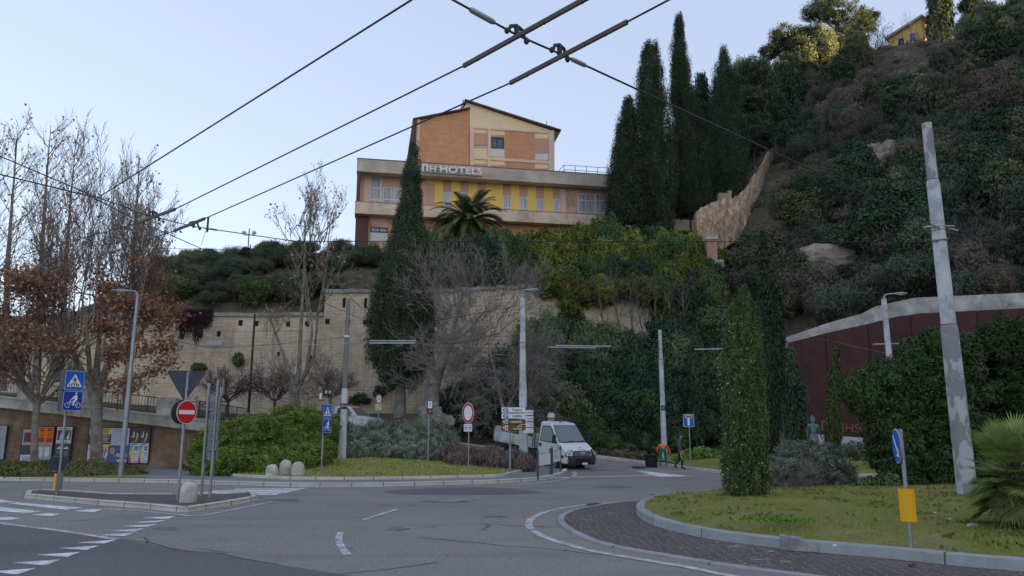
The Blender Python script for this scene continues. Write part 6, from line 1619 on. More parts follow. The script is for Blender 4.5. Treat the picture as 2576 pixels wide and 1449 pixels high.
# rough rock face showing through the slope
M_scree = paint('slope_rock', (.30, .25, .20), .95, var=.3, scale=.8, dirt=(.10, .085, .06), dirt_amt=.5, bump=.8)
for i, (px_, py_, r_, sc_, lab) in enumerate([(2215, 455-30, 1.6, (1.3, .6, 1.2), 'small pale rock outcrop high on the right hillside'), (2105, 690, 1.7, (2.3, .5, .8), 'pale rock outcrop above the sloping end of the dark red wall'), (1795, 895, 1.3, (1.2, .6, 1.0), 'grey rock outcrop left of the columnar conifer')]):
    h = hit(px_, py_, 46, 120)
    rock('rock_outcrop', h+Vector((0, -.6, .3)), r_, 20+i, M_scree, sc=sc_, label=lab, cat='rock')

# --- palms -----------------------------------------------------------
def frond(rs, f, p, d, L, droop, nl=34, w=.42, lw=.05, stem=None):
    d = Vector(d).normalized(); pts = [Vector(p)]; n = 9
    for i in range(n):
        d = (d+Vector((0, 0, -droop*(i+1)/n))).normalized(); pts.append(pts[-1]+d*L/n)
    A, B_ = [], []
    for i in range(nl):
        t = .12+.88*i/nl; x = t*n; a = int(min(n-1, x)); q = pts[a].lerp(pts[a+1], x-a); dd = (pts[a+1]-pts[a]).normalized(); side = dd.cross(Vector((0, 0, 1))); side = side.normalized() if side.length > .1 else Vector((1, 0, 0)); upv = side.cross(dd)
        ll = w*math.sin(math.pi*min(1, .15+.85*t))**.6
        for sg in (-1, 1):
            e = (side*sg*.8+dd*.55+upv*(.25)+Vector((0, 0, -.15))).normalized()*ll; b_ = dd*lw
            A.append((q-b_*.5, q+b_*.5, q+e+b_*.1, q+e-b_*.1))
    V = np.array([[tuple(v) for v in qd] for qd in A]).reshape(-1, 3); f.put(V, np.arange(len(V)).reshape(-1, 4), NR.random(len(A)))
    segmesh(f, [tuple(a) for a in pts[:-1]], [tuple(a) for a in pts[1:]], [.03]*n, [.02]*n, 3, .8)
L_palm = leafmat('palm_frond', [(.025, .04, .016), (.055, .08, .032), (.11, .135, .055)], nscale=.5, trans=.1)
base = P(1178, 620, 64.3); base.z = tz(base.x, 64.3)
root = thing('date_palm', base, 'feathery date palm with orange fruit stalks in front of the hotel', 'palm')
hc = P(1180, 553, 64.3).z-base.z; rs = random.Random(9); f = Foliage()
for i in range(100):
    a = i*2.4; el = rs.uniform(-.9, 1.25); frond(rs, f, (math.cos(a)*.25, math.sin(a)*.25, hc+el*.3), (math.cos(a)*math.cos(el), math.sin(a)*math.cos(el), math.sin(el)), rs.uniform(2.9, 3.8), .24, 34, .55, .085)
f.build('crown', L_palm, root)
b = MB().mat(B_dark); b.tube([(0, 0, -1), (0, 0, hc*.5), (0, 0, hc)], [.36, .33, .4], 10); b.build('trunk', root)
g = Foliage(); S = []
for i in range(60): a = rs.random()*6.28; S.append(((math.cos(a)*.2, -.3, hc+.1), (math.cos(a)*.7-.3, -1.1-.3*rs.random(), hc+.6*rs.random()-.1), .03, .02))
segmesh(g, *[[s[i] for s in S] for i in range(4)], n=3); g.build('fruit_stalks', paint('orange_stalk', (.30, .11, .025), .7), root)
# fan palm at the right edge
base = P(2575, 1330, 12.3); base.z = .4
root = thing('fan_palm', base, 'low fan palm with stiff pointed leaves at the right edge of the roundabout lawn', 'palm')
rs = random.Random(19); f = Foliage(); g = Foliage(); nfan = 120
for i in range(nfan):
    a = rs.random()*6.283; el = rs.uniform(-1.2, 1.3); d = Vector((math.cos(a)*math.cos(el), math.sin(a)*math.cos(el), math.sin(el))); L = rs.uniform(.25, .62)
    st = Vector((0, 0, .62+.2*rs.random())); hb2 = st+d*L+Vector((0, 0, -.03)); segmesh(g, [tuple(st)], [tuple(hb2)], [.012], [.009], 4)
    side = d.cross(Vector((0, 0, 1))).normalized(); nn = side.cross(d).normalized(); qs = []
    for k in range(27):
        th = -1.5+3.0*k/26; e = (d*math.cos(th)+side*math.sin(th)+nn*.15*abs(math.sin(th))); ll = rs.uniform(.36, .50)*(1-.18*abs(th)/1.5); tip = hb2+e*ll+Vector((0, 0, -.03)); wv = (side*math.cos(th)-d*math.sin(th))*.014; mid = hb2+e*ll*.55
        qs.append((hb2, mid+wv, tip, mid-wv))
    V = np.array([[tuple(v) for v in q] for q in qs]).reshape(-1, 3); f.put(V, np.arange(len(V)).reshape(-1, 4), np.clip(NR.random(len(qs))*.4+rs.random()*.4+.25*d.z, 0, 1))
o = f.build('fronds', leafmat('fan_frond', [(.07, .09, .03), (.17, .21, .06), (.34, .38, .15)], nscale=1.2, trans=.15), root); g.build('stems', paint('palm_stem', (.10, .11, .05), .7), root)
b = MB().mat(B_dark); b.tube([(0, 0, -.3), (0, 0, .6)], [.07, .08], 10); b.build('trunk', root)

# --- grass -----------------------------------------------------------
def grass(name, n, sampler, mat, hgt, wid, seed):
    rs = random.Random(seed); P_ = []
    while len(P_) < n:
        q = sampler(rs)
        if q: P_.append(q)
    P_ = np.array(P_); k = len(P_); a = NR.random(k)*6.283; h = hgt*(.5+NR.random(k)); lean = NR.normal(size=(k, 2))*.4
    w = np.stack([np.cos(a), np.sin(a), np.zeros(k)], 1)*wid; tip = P_+np.stack([lean[:, 0]*h, lean[:, 1]*h, h], 1)
    V = np.stack([P_-w, P_+w, tip+w*.15, tip-w*.15], 1).reshape(-1, 3)
    o = npmesh(name, V, np.arange(4*k).reshape(k, 4), mat, np.clip(NR.random(k), 0, 1)); tag(o, kind='stuff'); return o
def inpoly(x, y, poly):
    c = False; j = len(poly)-1
    for i in range(len(poly)):
        if (poly[i][1] > y) != (poly[j][1] > y) and x < (poly[j][0]-poly[i][0])*(y-poly[i][1])/(poly[j][1]-poly[i][1])+poly[i][0]: c = not c
        j = i
    return c
RING = [(p[0], p[1]) for p in ring]
def s_round(rs):
    y = 8.6+17*rs.random()**1.6; x = rs.uniform(1.5, 19)
    if not inpoly(x, y, RING): return None
    if mnoise.noise(Vector((x*.5, y*.5, 5))) < -.28 and rs.random() < .75: return None
    return (x, y, iz(x, y)-.01)
grass('roundabout_grass', 26000, s_round, L_grass, .05, .006, 1)
VP = offset2(INN, .15)+list(reversed(BK))
def s_verge(rs):
    x = rs.uniform(-16, 2); y = rs.uniform(27.5, 40)
    if not inpoly(x, y, VP): return None
    return (x, y, lz(x, y)-.01)
grass('verge_grass', 13000, s_verge, L_grass, .07, .012, 2)
f = Foliage(); pts = []
for px_, py_, Yg in ((1960, 1308, 0),):
    c = G(px_, py_, .35)
    for i in range(90): pts.append((c.x+rs.gauss(0, .35), c.y+rs.gauss(0, .22), .36))
f.clumps(np.array(pts), .05, 14, .05, .4, (1, 1, .7), .4); o = f.build('clover_patch', L_bright); tag(o, 'bright green clover patch on the roundabout lawn', 'plants')
f = Foliage(); rs = random.Random(88); pts = []
while len(pts) < 900:
    cx_, cy_ = rs.uniform(3, 15), rs.uniform(9.5, 22)
    if not inpoly(cx_, cy_, RING): continue
    for _ in range(rs.randint(2, 9)):
        x_, y_ = cx_+rs.gauss(0, .13), cy_+rs.gauss(0, .13)
        if inpoly(x_, y_, RING): pts.append((x_, y_, iz(x_, y_)+.015))
f.clumps(np.array(pts), .035, 12, .055, .35, (1, 1, .6), .6); o = f.build('weeds', leafmat('weed_leaf', [(.06, .07, .02), (.10, .115, .03), (.15, .125, .05)], nscale=.8)); tag(o, kind='stuff', label='small weeds in the roundabout lawn')
# dead leaves on the verges
def fallen(name, n, sampler, seed, size=.07):
    rs = random.Random(seed); Q = []
    while len(Q) < n:
        q = sampler(rs)
        if q: Q.append(q)
    Q = np.array(Q)+np.array([0, 0, .03]); nr = unit(NR.normal(size=(n, 3))*.5+np.array([0, 0, 1])); V, F = leafquads(Q, nr, size*(.6+.8*NR.random(n)), .8)
    o = npmesh(name, V, F, L_brown, NR.random(n)); tag(o, kind='stuff'); return o
fallen('fallen_leaves', 500, s_verge, 3, .12); fallen('fallen_leaves', 260, s_round, 4, .035)
fallen('fallen_leaves', 160, lambda rs: (rs.uniform(-18, 20), rs.uniform(10, 34), .0), 6, .05)
# ================================================================== poles, signs, wires
M_galv = paint('galvanised_steel', (.28, .29, .31), .45, metal=.6, var=.12, scale=3)
M_concp = paint('painted_pole', (.50, .51, .53), .8, var=.10, scale=1.2, dirt=(.33, .33, .34), dirt_amt=.12)
def peeled():
    m, nt, b = _nm('peeling_pole_paint'); v = _coords(nt, 'Object', (1, 1, .55)); n = _noise(nt, v, 2.6, 7, .6)
    n2 = _noise(nt, v, 9, 5, .7)
    c = _ramp(nt, n, [(.47, (.47, .47, .49)), (.50, (.25, .25, .26))])
    c = _mix(nt, _ramp(nt, n2, [(.45, 0), (.7, .35)]), c, (.40, .38, .36))
    nt.links.new(c, b.inputs['Base Color']); b.inputs['Roughness'].default_value = .85; _bump(nt, b, n, .3); return m
M_peel = peeled()
M_greyp = paint('grey_bare_pole', (.20, .195, .18), .85, var=.15, scale=2)
M_bluetag = paint('tag_plate', (.02, .025, .04), .5)
S_w = paint('sign_white', (.68, .69, .70), .45, var=.03); S_b = paint('sign_blue', (.008, .10, .42), .4, var=.04); S_b2 = paint('sign_deep_blue', (.012, .035, .27), .4, var=.05)
S_r = paint('sign_red', (.50, .018, .02), .4, var=.05); S_k = paint('sign_black', (.015, .015, .018), .5); S_back = paint('sign_back', (.045, .055, .075), .55, var=.15)
S_br = paint('sign_brown', (.14, .075, .012), .5, var=.05); S_y = paint('marker_yellow', (.80, .36, .008), .45, var=.03); S_gback = paint('grey_sheet', (.24, .25, .26), .5, metal=.4, var=.1)
S_out = paint('sign_rim', (.35, .50, .68), .45, var=.03)
def sc(Y): return Y/FPX
class Face:
    """flat sign graphics in layers, facing -Y, origin at its centre"""
    def __init__(s, y0=-.02): s.b = MB(); s.y = y0
    def poly(s, m, pts, lay=1):
        s.b.mat(m); y = s.y-.0035*lay; a = sum(pts[i][0]*pts[(i+1) % len(pts)][1]-pts[(i+1) % len(pts)][0]*pts[i][1] for i in range(len(pts)))
        if a < 0: pts = pts[::-1]
        s.b.add([(x, y, z) for x, z in pts], [tuple(range(len(pts)))])
    def rect(s, m, x0, x1, z0, z1, lay=1, r=0):
        if r:
            pts = []
            for cx, cz, a0 in ((x1-r, z0+r, -90), (x1-r, z1-r, 0), (x0+r, z1-r, 90), (x0+r, z0+r, 180)):
                for k in range(5): a = R(a0+22.5*k); pts.append((cx+r*math.cos(a), cz+r*math.sin(a)))
            s.poly(m, pts, lay)
        else: s.poly(m, [(x0, z0), (x1, z0), (x1, z1), (x0, z1)], lay)
    def disc(s, m, cx, cz, r, lay=1, n=28): s.poly(m, [(cx+r*math.cos(2*math.pi*i/n), cz+r*math.sin(2*math.pi*i/n)) for i in range(n)], lay)
    def ring(s, m, cx, cz, r, w, lay=1, n=24):
        for i in range(n):
            a, c = 2*math.pi*i/n, 2*math.pi*(i+1)/n
            s.poly(m, [(cx+r*math.cos(a), cz+r*math.sin(a)), (cx+r*math.cos(c), cz+r*math.sin(c)), (cx+(r-w)*math.cos(c), cz+(r-w)*math.sin(c)), (cx+(r-w)*math.cos(a), cz+(r-w)*math.sin(a))], lay)
    def line(s, m, pts, w, lay=1):
        for a, c in zip(pts, pts[1:]):
            d = Vector((c[0]-a[0], c[1]-a[1])).normalized(); n = Vector((-d.y, d.x))*w/2; e = d*w*.25
            s.poly(m, [(a[0]+n.x-e.x, a[1]+n.y-e.y), (c[0]+n.x+e.x, c[1]+n.y+e.y), (c[0]-n.x+e.x, c[1]-n.y+e.y), (a[0]-n.x-e.x, a[1]-n.y-e.y)], lay)
    def build(s, name, parent, loc): return s.b.build(name, parent, loc=loc)
def plate(b, w, h, t=.03, r=.03):
    pts = []
    for cx, cz, a0 in ((w/2-r, -h/2+r, -90), (w/2-r, h/2-r, 0), (-w/2+r, h/2-r, 90), (-w/2+r, -h/2+r, 180)):
        for k in range(4): a = R(a0+30*k); pts.append((cx+r*math.cos(a), cz+r*math.sin(a)))
    b.prism(pts, -t/2, t/2)
def discplate(b, r, t=.02, n=32): b.prism([(r*math.cos(2*math.pi*i/n), r*math.sin(2*math.pi*i/n)) for i in range(n)], -t/2, t/2)
def f_cross(f, w):
    h = w; f.rect(S_out, -w/2, w/2, -h/2, h/2, 1, .04); f.rect(S_b, -w/2+.015, w/2-.015, -h/2+.015, h/2-.015, 2, .03)
    f.poly(S_w, [(-w*.40, -h*.33), (w*.40, -h*.33), (0, h*.33)], 3); k = w/.6
    f.disc(S_k, -.012*k, .105*k, .017*k, 4, 12)
    f.poly(S_k, [(-.03*k, .075*k), (.02*k, .075*k), (.03*k, .0*k), (-.025*k, .0*k)], 4)
    f.line(S_k, [(-.015*k, .065*k), (-.06*k, .03*k), (-.07*k, -.0*k)], .018*k, 4); f.line(S_k, [(.01*k, .065*k), (.045*k, .035*k), (.055*k, -.005*k)], .018*k, 4)
    f.line(S_k, [(-.01*k, .01*k), (-.04*k, -.07*k), (-.085*k, -.14*k)], .026*k, 4); f.line(S_k, [(.01*k, .01*k), (.035*k, -.07*k), (.06*k, -.145*k)], .026*k, 4)
    for x0 in (-.16, -.09, -.01, .07, .13): x = x0*k; f.poly(S_k, [(x-.02*k, -.175*k), (x+.022*k, -.175*k), (x+.018*k-.06*x, -.10*k), (x-.012*k-.06*x, -.10*k)], 4)
def f_bike(f, w):
    h = w; k = w/.6; f.rect(S_out, -w/2, w/2, -h/2, h/2, 1, .04); f.rect(S_b2, -w/2+.015, w/2-.015, -h/2+.015, h/2-.015, 2, .03)
    f.ring(S_w, -.15*k, -.13*k, .085*k, .014*k, 3, 18); f.ring(S_w, .17*k, -.13*k, .085*k, .014*k, 3, 18)
    f.line(S_w, [(-.15*k, -.13*k), (-.09*k, -.02*k), (-.06*k, .04*k), (-.03*k, .04*k)], .016*k, 3); f.line(S_w, [(-.08*k, -.02*k), (.01*k, -.13*k), (.17*k, -.13*k), (.11*k, -.01*k), (-.07*k, -.02*k)], .014*k, 3)
    f.line(S_w, [(.01*k, -.13*k), (.09*k, .02*k)], .014*k, 3)
    f.poly(S_w, [(.05*k, .02*k), (.14*k, .03*k), (.13*k, .17*k), (.08*k, .20*k), (.0*k, .12*k), (-.05*k, .05*k), (-.02*k, .04*k), (.05*k, .09*k)], 3)
    f.poly(S_w, [(.07*k, .04*k), (.13*k, .03*k), (.05*k, -.02*k), (.05*k, -.14*k), (.0*k, -.14*k), (.0*k, .0*k)], 4); f.disc(S_w, .09*k, .235*k, .028*k, 3, 14)
def post(parent, r, z1, loc=(0, 0, 0), mat=None, name='post', n=12, z0=-.15):
    b = MB().mat(mat or M_galv); b.tube([(0, 0, z0), (0, 0, z1)], r, n); b.lathe([(r*1.05, 0), (r*.9, .02)], n, (0, 0, z1)); return b.build(name, parent, loc=loc)
def clamp(parent, r, z, loc=(0, 0)):
    b = MB().mat(M_galv); b.lathe([(r*1.25, -.02), (r*1.25, .02)], 12, (loc[0], loc[1], z)); b.box((loc[0], loc[1]-r*1.6, z), (r*1.4, r*1.2, .03)); return b.build('clamp', parent)
def zrel(px_, py_, base): return P(px_, py_, base.y).z-base.z
# 1 pedestrian + cycle crossing light box on the island
base = G(143, 1243, .1); rz0 = R(58)
root = thing('crossing_sign_post', base, 'blue pedestrian crossing box sign over a cycle sign, left end of the traffic island', 'road sign', 'crossing signs', rz0)
zt_ = zrel(160, 932, base); zm = zrel(160, 984, base); zb_ = zrel(160, 1034, base); w = .56
post(root, .035, zt_-.1)
for nm, fn, za, zc_ in (('crossing_panel', f_cross, zt_, zm), ('cycle_panel', f_bike, zm, zb_)):
    b = MB().mat(S_back); plate(b, w, za-zc_-.01, .24, .02); o = b.build(nm, root, loc=(0, -.16, (za+zc_)/2)); f = Face(-.122); fn(f, w-.02); f.build('symbol', o, (0, 0, 0))
b = MB().mat(S_back); discplate(b, .25, .02); b.mat(M_galv); b.box((0, .0, -.2), (.25, .03, .02)); b.box((0, 0, .2), (.25, .03, .02)); z_ = zrel(150, 1166, base); o = b.build('round_panel', root, loc=(-.05, .06, z_))
f = Face(-.012); f.disc(S_back, 0, 0, .25, 0); f.build('panel_back', o, (0, 0, 0)); 
b = MB().mat(S_gback); z1_ = zrel(146, 1191, base); z2_ = zrel(146, 1232, base)
b.box((0, -.05, (z1_+z2_)/2), (.18, .04, z1_-z2_)); b.mat(M_galv); b.box((0.04, -.075, (z1_+z2_)/2), (.015, .015, z1_-z2_)); b.mat(S_y); b.box((-.10, -.02, (z1_+z2_)/2), (.02, .09, z1_-z2_)); b.build('marker_panel', root)
# 2 no entry / give way seen from behind
base = G(447, 1259, .1); root = thing('no_entry_sign_post', base, 'red no entry disc below the dark back of a triangular sign, by the island bollard', 'road sign', None, R(62))
zt_ = zrel(470, 938, base); post(root, .035, zt_)
z_ = zrel(473, 1037, base)
b = MB().mat(S_gback); discplate(b, .3); o = b.build('no_entry_panel', root, loc=(0, -.06, z_)); f = Face(-.012); f.disc(S_w, 0, 0, .3, 0); f.disc(S_r, 0, 0, .285, 1); f.rect(S_w, -.235, .235, -.05, .05, 2); f.build('symbol', o, (0, 0, 0))
b = MB().mat(S_back); discplate(b, .3); b.build('rear_disc_panel', root, loc=(-.0, .14, z_-.0))
b = MB().mat(S_back); zc_ = zrel(468, 960, base); b.prism([(-.0, -.50), (.46, .24), (.42, .30), (-.42, .30), (-.46, .24)], -.012, .012); o = b.build('triangle_panel', root, loc=(0, .05, zc_-.02)); o.rotation_euler.z = R(-32)
for z_ in (zt_-.08, zt_-.42): clamp(root, .035, z_)
# 3 direction boards seen edge-on
bA = G(506, 1247, .1); bB = G(528, 1251, .1); root = thing('direction_boards', bA, 'direction boards seen edge-on, on two grey posts right of the island bollard', 'road sign')
zA = zrel(532, 966, bA); d_ = bB-bA; post(root, .04, zA); post(root, .04, zrel(551, 957, bB), loc=d_)
pan = MB().mat(S_gback); vdir = Vector((bA.x+d_.x*.5, bA.y, 0)).normalized(); va = math.atan2(vdir.y, vdir.x)
mid = d_*.5
zs = [zrel(531, y, bA) for y in (1003, 1035, 1060, 1085, 1110, 1135, 1157)]
for k, (za, zc_) in enumerate(zip(zs, zs[1:])):
    b = MB().mat(S_gback); b.bevbox((0, 0, 0), (.95, .03, za-zc_-.02), .004); b.mat(M_galv)
    for q in (.6, .2, -.3): b.box((0, .03, (za-zc_)*q*.4), (.95, .03, .02))
    o = b.build('board', root, loc=(d_.x*.35, d_.y*.35+.1, (za+zc_)/2)); o.rotation_euler.z = va+R(5)
    if k < 5: o2 = MB().mat(S_gback); o2.bevbox((0, 0, 0), (.8, .03, za-zc_-.02), .004); q = o2.build('board', root, loc=(d_.x*1.1, d_.y+.1, (za+zc_)/2+.02)); q.rotation_euler.z = va-R(4)
b = MB().mat(S_gback); b.bevbox((0, 0, 0), (.5, .03, .45), .004); o = b.build('board', root, loc=(d_.x*1.25, d_.y+.1, zrel(557, 976, bA))); o.rotation_euler.z = va-R(4)
post(root, .035, zrel(545, 974, bA), loc=(d_.x*.55, .25, 0), z0=zrel(523, 1159, bA))
# 4 stone bollards
def bollard(px_, py_, Y_, w, h, lab, seed, group, z=None, tilt=0):
    b = MB().mat(paint('bollard_stone', (.50, .475, .41), .9, var=.22, scale=4, dirt=(.22, .20, .16), dirt_amt=.35, bump=.5)); r = w/2
    prof = [(r*1.0, -.1), (r*1.0, h*.1), (r*.99, h*.52), (r*.93, h*.72), (r*.76, h*.87), (r*.48, h*.97), (r*.16, h)]
    b.lathe(prof, 22); n0 = random.Random(seed); b.v = [(x*(1+.05*mnoise.noise(Vector((x*5, y*5, z_*5+seed)))), y*(1+.05*mnoise.noise(Vector((x*5, y*5+9, z_*5+seed)))), z_+.02*mnoise.noise(Vector((x*6, y*6, seed)))) for x, y, z_ in b.v]
    p = G(px_, py_, .1) if Y_ is None else P(px_, py_, Y_)
    o = b.build('stone_bollard', loc=p); o.rotation_euler = (0, tilt, seed); return tag(o, lab, 'bollard', group)
bollard(473, 1262, None, .42, .48, 'rounded stone bollard on the traffic island at the foot of the no entry sign', 1, None)
bg_ = 'stone bollards in a row before the hedge'
bollard(683, 1198, 29.3, .46, .44, 'lowest stone bollard, leftmost of the three before the bright hedge', 2, bg_)
bollard(715, 1197, 29.8, .48, .60, 'tallest stone bollard, in the middle of the three before the bright hedge', 3, bg_, tilt=R(-6))
bollard(749, 1199, 29.2, .48, .55, 'stone bollard on the right of the three before the bright hedge', 4, bg_)
# 5 second crossing sign with beacon
base = P(808, 1193, 30.3); rz1 = R(30)
root = thing('crossing_sign_post', base, 'crossing sign over a cycle sign with a twin lamp beacon on top', 'road sign', 'crossing signs', rz1)
zt_ = zrel(820, 1017, base); zm = zrel(820, 1053, base); zb_ = zrel(820, 1090, base); w = .56
post(root, .035, zrel(820, 990, base)); 
for nm, fn, za, zc_ in (('crossing_panel', f_cross, zt_, zm), ('cycle_panel', f_bike, zm, zb_)):
    b = MB().mat(S_back); plate(b, w*.62, za-zc_-.01, .22, .02); o = b.build(nm, root, loc=(.06, -.15, (za+zc_)/2)); f = Face(-.112); fn(f, w-.02)
    q = f.build('symbol', o, (0, 0, 0)); q.scale = (.62, 1, 1)
b = MB().mat(S_k); b.bevbox((.08, -.05, zrel(824, 987, base)), (.32, .16, .28), .02); o = b.build('beacon', root); f = Face(0)
bl_ = MB().mat(paint('beacon_lens', (.35, .34, .30), .2)); zz_ = zrel(824, 987, base)
for sx in (-.075, .075): bl_.ellipsoid((.08+sx, -.135, zz_), (.062, .03, .08), 12, 8)
bl_.build('lens', o)['kind'] = 'stuff'
b = MB().mat(S_w); z_ = zrel(812, 997, base); b.lathe([(.045, -.12), (.05, .0), (.045, .12)], 10, (-.16, 0, z_)); b.mat(paint('copper_clamp', (.25, .12, .06), .6)); b.lathe([(.07, -.2), (.07, -.13)], 10, (-.16, 0, z_)); b.tube([(-.16, 0, z_-.16), (0, 0, z_-.16)], .015, 5); b.build('sensor', root)
# 6 small plate sign
base = P(1076, 1188, 31.5); root = thing('small_plate_sign', base, 'narrow black framed plate, white above brown, on a thin post before the boulders', 'road sign', None, R(14))
post(root, .03, zrel(1083, 1010, base)); zt_ = zrel(1083, 1008, base); zm = zrel(1083, 1028, base); zb_ = zrel(1083, 1041, base)
b = MB().mat(S_k); b.bevbox((.03, -.05, (zt_+zb_)/2), (.22, .03, zt_-zb_), .004); o = b.build('panel', root); f = Face(-.066); f.rect(S_w, -.06, .12, zm+.015, zt_-.02, 1); f.rect(S_br if False else paint('sign_maroon', (.13, .03, .02), .5), -.06, .12, zb_+.02, zm-.01, 1); f.line(S_k, [(.02, zm+.08), (.04, zm+.2), (.03, zt_-.07)], .02, 2); f.rect(S_w, .02, .04, zb_+.05, zm-.05, 2); f.build('symbol', o, (0, 0, 0))
# 7 no vehicles sign
base = P(1178, 1186, 32.2); root = thing('no_vehicles_sign', base, 'white disc with red rim above a small white plate, before the purplish heath', 'road sign', None, R(-28))
post(root, .03, zrel(1181, 1015, base)); z_ = zrel(1181, 1039, base)
b = MB().mat(S_gback); discplate(b, .43); o = b.build('disc_panel', root, loc=(0, -.05, z_)); f = Face(-.012); f.disc(S_w, 0, 0, .43, 0, 36); f.disc(S_r, 0, 0, .41, 1, 36); f.disc(S_w, 0, 0, .305, 2, 36); f.build('symbol', o, (0, 0, 0)); o.scale = (.66, 1, 1)
z_ = zrel(1181, 1076, base); b = MB().mat(S_k); b.bevbox((0, -.05, z_), (.42, .025, .33), .004); o = b.build('lower_panel', root); f = Face(-.064); f.rect(S_w, -.20, .20, z_-.155, z_+.155, 0)
for sx in (-.1, .1): f.rect(S_k, sx-.065, sx+.065, z_-.09, z_+.09, 1); f.rect(S_w, sx-.055, sx+.055, z_-.08, z_+.08, 2); f.poly(S_k, [(sx-.04, z_-.03), (sx+.04, z_-.02), (sx+.04, z_+.03), (sx-.01, z_+.03)], 3)
f.build('symbol', o, (0, 0, 0))
# 8 far restricted sign with green plate
base = P(951, 1075, 45); root = thing('parking_sign', base, 'distant round sign with red rim over a green plate, right of the pickup', 'road sign')
z_ = zrel(952, 1004, base); post(root, .03, z_+.2)
b = MB().mat(S_gback); discplate(b, .28); o = b.build('disc_panel', root, loc=(0, -.05, z_)); o.scale = (.68, 1, 1); f = Face(-.012); f.disc(S_w, 0, 0, .28, 0); f.disc(S_r, 0, 0, .27, 1); f.disc(S_w, 0, 0, .2, 2); f.disc(paint('faded_blue', (.3, .36, .42), .6), 0, 0, .10, 3); f.build('symbol', o, (0, 0, 0))
z_ = zrel(952, 1024, base); b = MB().mat(S_gback); b.bevbox((0, -.05, z_), (.37, .025, .36), .004); o = b.build('lower_panel', root); f = Face(-.064); f.rect(paint('pale_plate', (.5, .56, .42), .5), -.18, .18, z_-.17, z_+.17, 0); f.rect(paint('green_band', (.30, .42, .08), .5), -.13, .13, z_+.03, z_+.09, 1); f.rect(paint('green_band', (.30, .42, .08), .5), -.13, .13, z_-.10, z_-.03, 1); f.build('symbol', o, (0, 0, 0))
# 9 direction panels by the lamp pole
base = P(1283, 1188, 32.3); root = thing('direction_sign', base, 'stacked white and brown arrow boards for parking and cathedral, left of the white lamp pole', 'road sign', None, R(3))
post(root, .028, zrel(1283, 1083, base)); post(root, .045, zrel(1283, 1104, base), name='post_sleeve')
xs0 = P(1261, 1050, 32.3).x-base.x; xs1 = P(1322, 1050, 32.3).x-base.x; W9 = xs1-xs0; cx = (xs0+xs1)/2
rows = [(1024, 1038.5, S_w, S_k, 'P', 'Traiano'), (1039.5, 1053.5, S_w, S_k, 'P', 'Cialdini'), (1054.5, 1067.5, S_br, S_w, 'c', 'cattedrale'), (1068.5, 1083, S_br, S_w, 't', 'teatro')]
for y0_, y1_, mb_, mt_, kind_, txt in rows:
    z1_, z0_ = zrel(1290, y0_, base), zrel(1290, y1_, base); hh = z1_-z0_-.012; zc_ = (z1_+z0_)/2
    b = MB().mat(S_gback); b.bevbox((cx, -.06, zc_), (W9, .03, hh), .004); o = b.build('board', root); f = Face(-.076); f.rect(S_k, xs0, xs1, zc_-hh/2, zc_+hh/2, 0); f.rect(mb_, xs0+.008, xs1-.008, zc_-hh/2+.008, zc_+hh/2-.008, 1)
    ax = xs0+.11
    if mb_ is S_br: f.rect(S_w, xs0+.02, xs0+.28, zc_-hh*.42, zc_+hh*.42, 2) if kind_ == 't' or kind_ == 'c' else None; f.rect(S_br, xs0+.02, xs0+.17, zc_-hh*.42, zc_+hh*.42, 3)
    f.line(mt_, [(ax+.04, zc_+hh*.28), (ax-.05, zc_), (ax+.04, zc_-hh*.28)], .022, 4); f.line(mt_, [(ax-.05, zc_), (ax+.06, zc_)], .02, 4)
    if kind_ == 'P': f.rect(S_b, xs0+.18, xs0+.29, zc_-hh*.36, zc_+hh*.36, 2)
    elif kind_ == 'c': f.rect(S_k, xs0+.19, xs0+.21, zc_-hh*.3, zc_+hh*.32, 4); f.poly(S_k, [(xs0+.225, zc_-hh*.3), (xs0+.26, zc_-hh*.3), (xs0+.26, zc_+.02), (xs0+.24, zc_+.05), (xs0+.225, zc_+.02)], 4)
    else: f.rect(S_k, xs0+.2, xs0+.25, zc_-hh*.2, zc_+hh*.2, 4)
    f.build('symbol', o, (0, 0, 0))
    if kind_ == 'P': fontmesh('P', .17, S_w, parent=o, loc=(xs0+.235, -.088, zc_), extrude=.001)
    if kind_ == 't':
        fontmesh('teatro', .085, mt_, parent=o, loc=(xs1-.16, -.088, zc_+.05), extrude=.001, align='RIGHT', offset=.002); fontmesh('delle Muse', .085, mt_, parent=o, loc=(xs1-.16, -.088, zc_-.05), extrude=.001, align='RIGHT', offset=.002)
    else: fontmesh(txt, .135 if kind_ == 'P' else .12, mt_, parent=o, loc=(xs1-.16, -.088, zc_), extrude=.001, align='RIGHT', offset=.002)
b2_ = P(1338, 1150, 34.5); base = Vector((b2_.x, 34.5, .4)); root = thing('direction_sign', base, 'narrow white arrow boards showing just right of the white lamp pole', 'road sign', None, R(-20))
post(root, .028, zrel(1338, 1030, base), loc=(-.2, .0, 0))
for y0_, y1_, txt in ((1031, 1045, 'HOTEL'), (1046, 1060, 'Stazione'), (1061, 1075, '243'), (1076, 1090, '51')):
    z1_, z0_ = zrel(1333, y0_, base), zrel(1333, y1_, base); zc_ = (z0_+z1_)/2
    b = MB().mat(S_k); b.bevbox((-.14, -.05, zc_), (.5, .03, z1_-z0_-.01), .004); o = b.build('board', root); f = Face(-.066); f.rect(S_w, -.38, .1, zc_-.11, zc_+.11, 0); f.build('board_face', o, (0, 0, 0)); fontmesh(txt, .1, S_k, parent=o, loc=(-.03, -.075, zc_), extrude=.001)
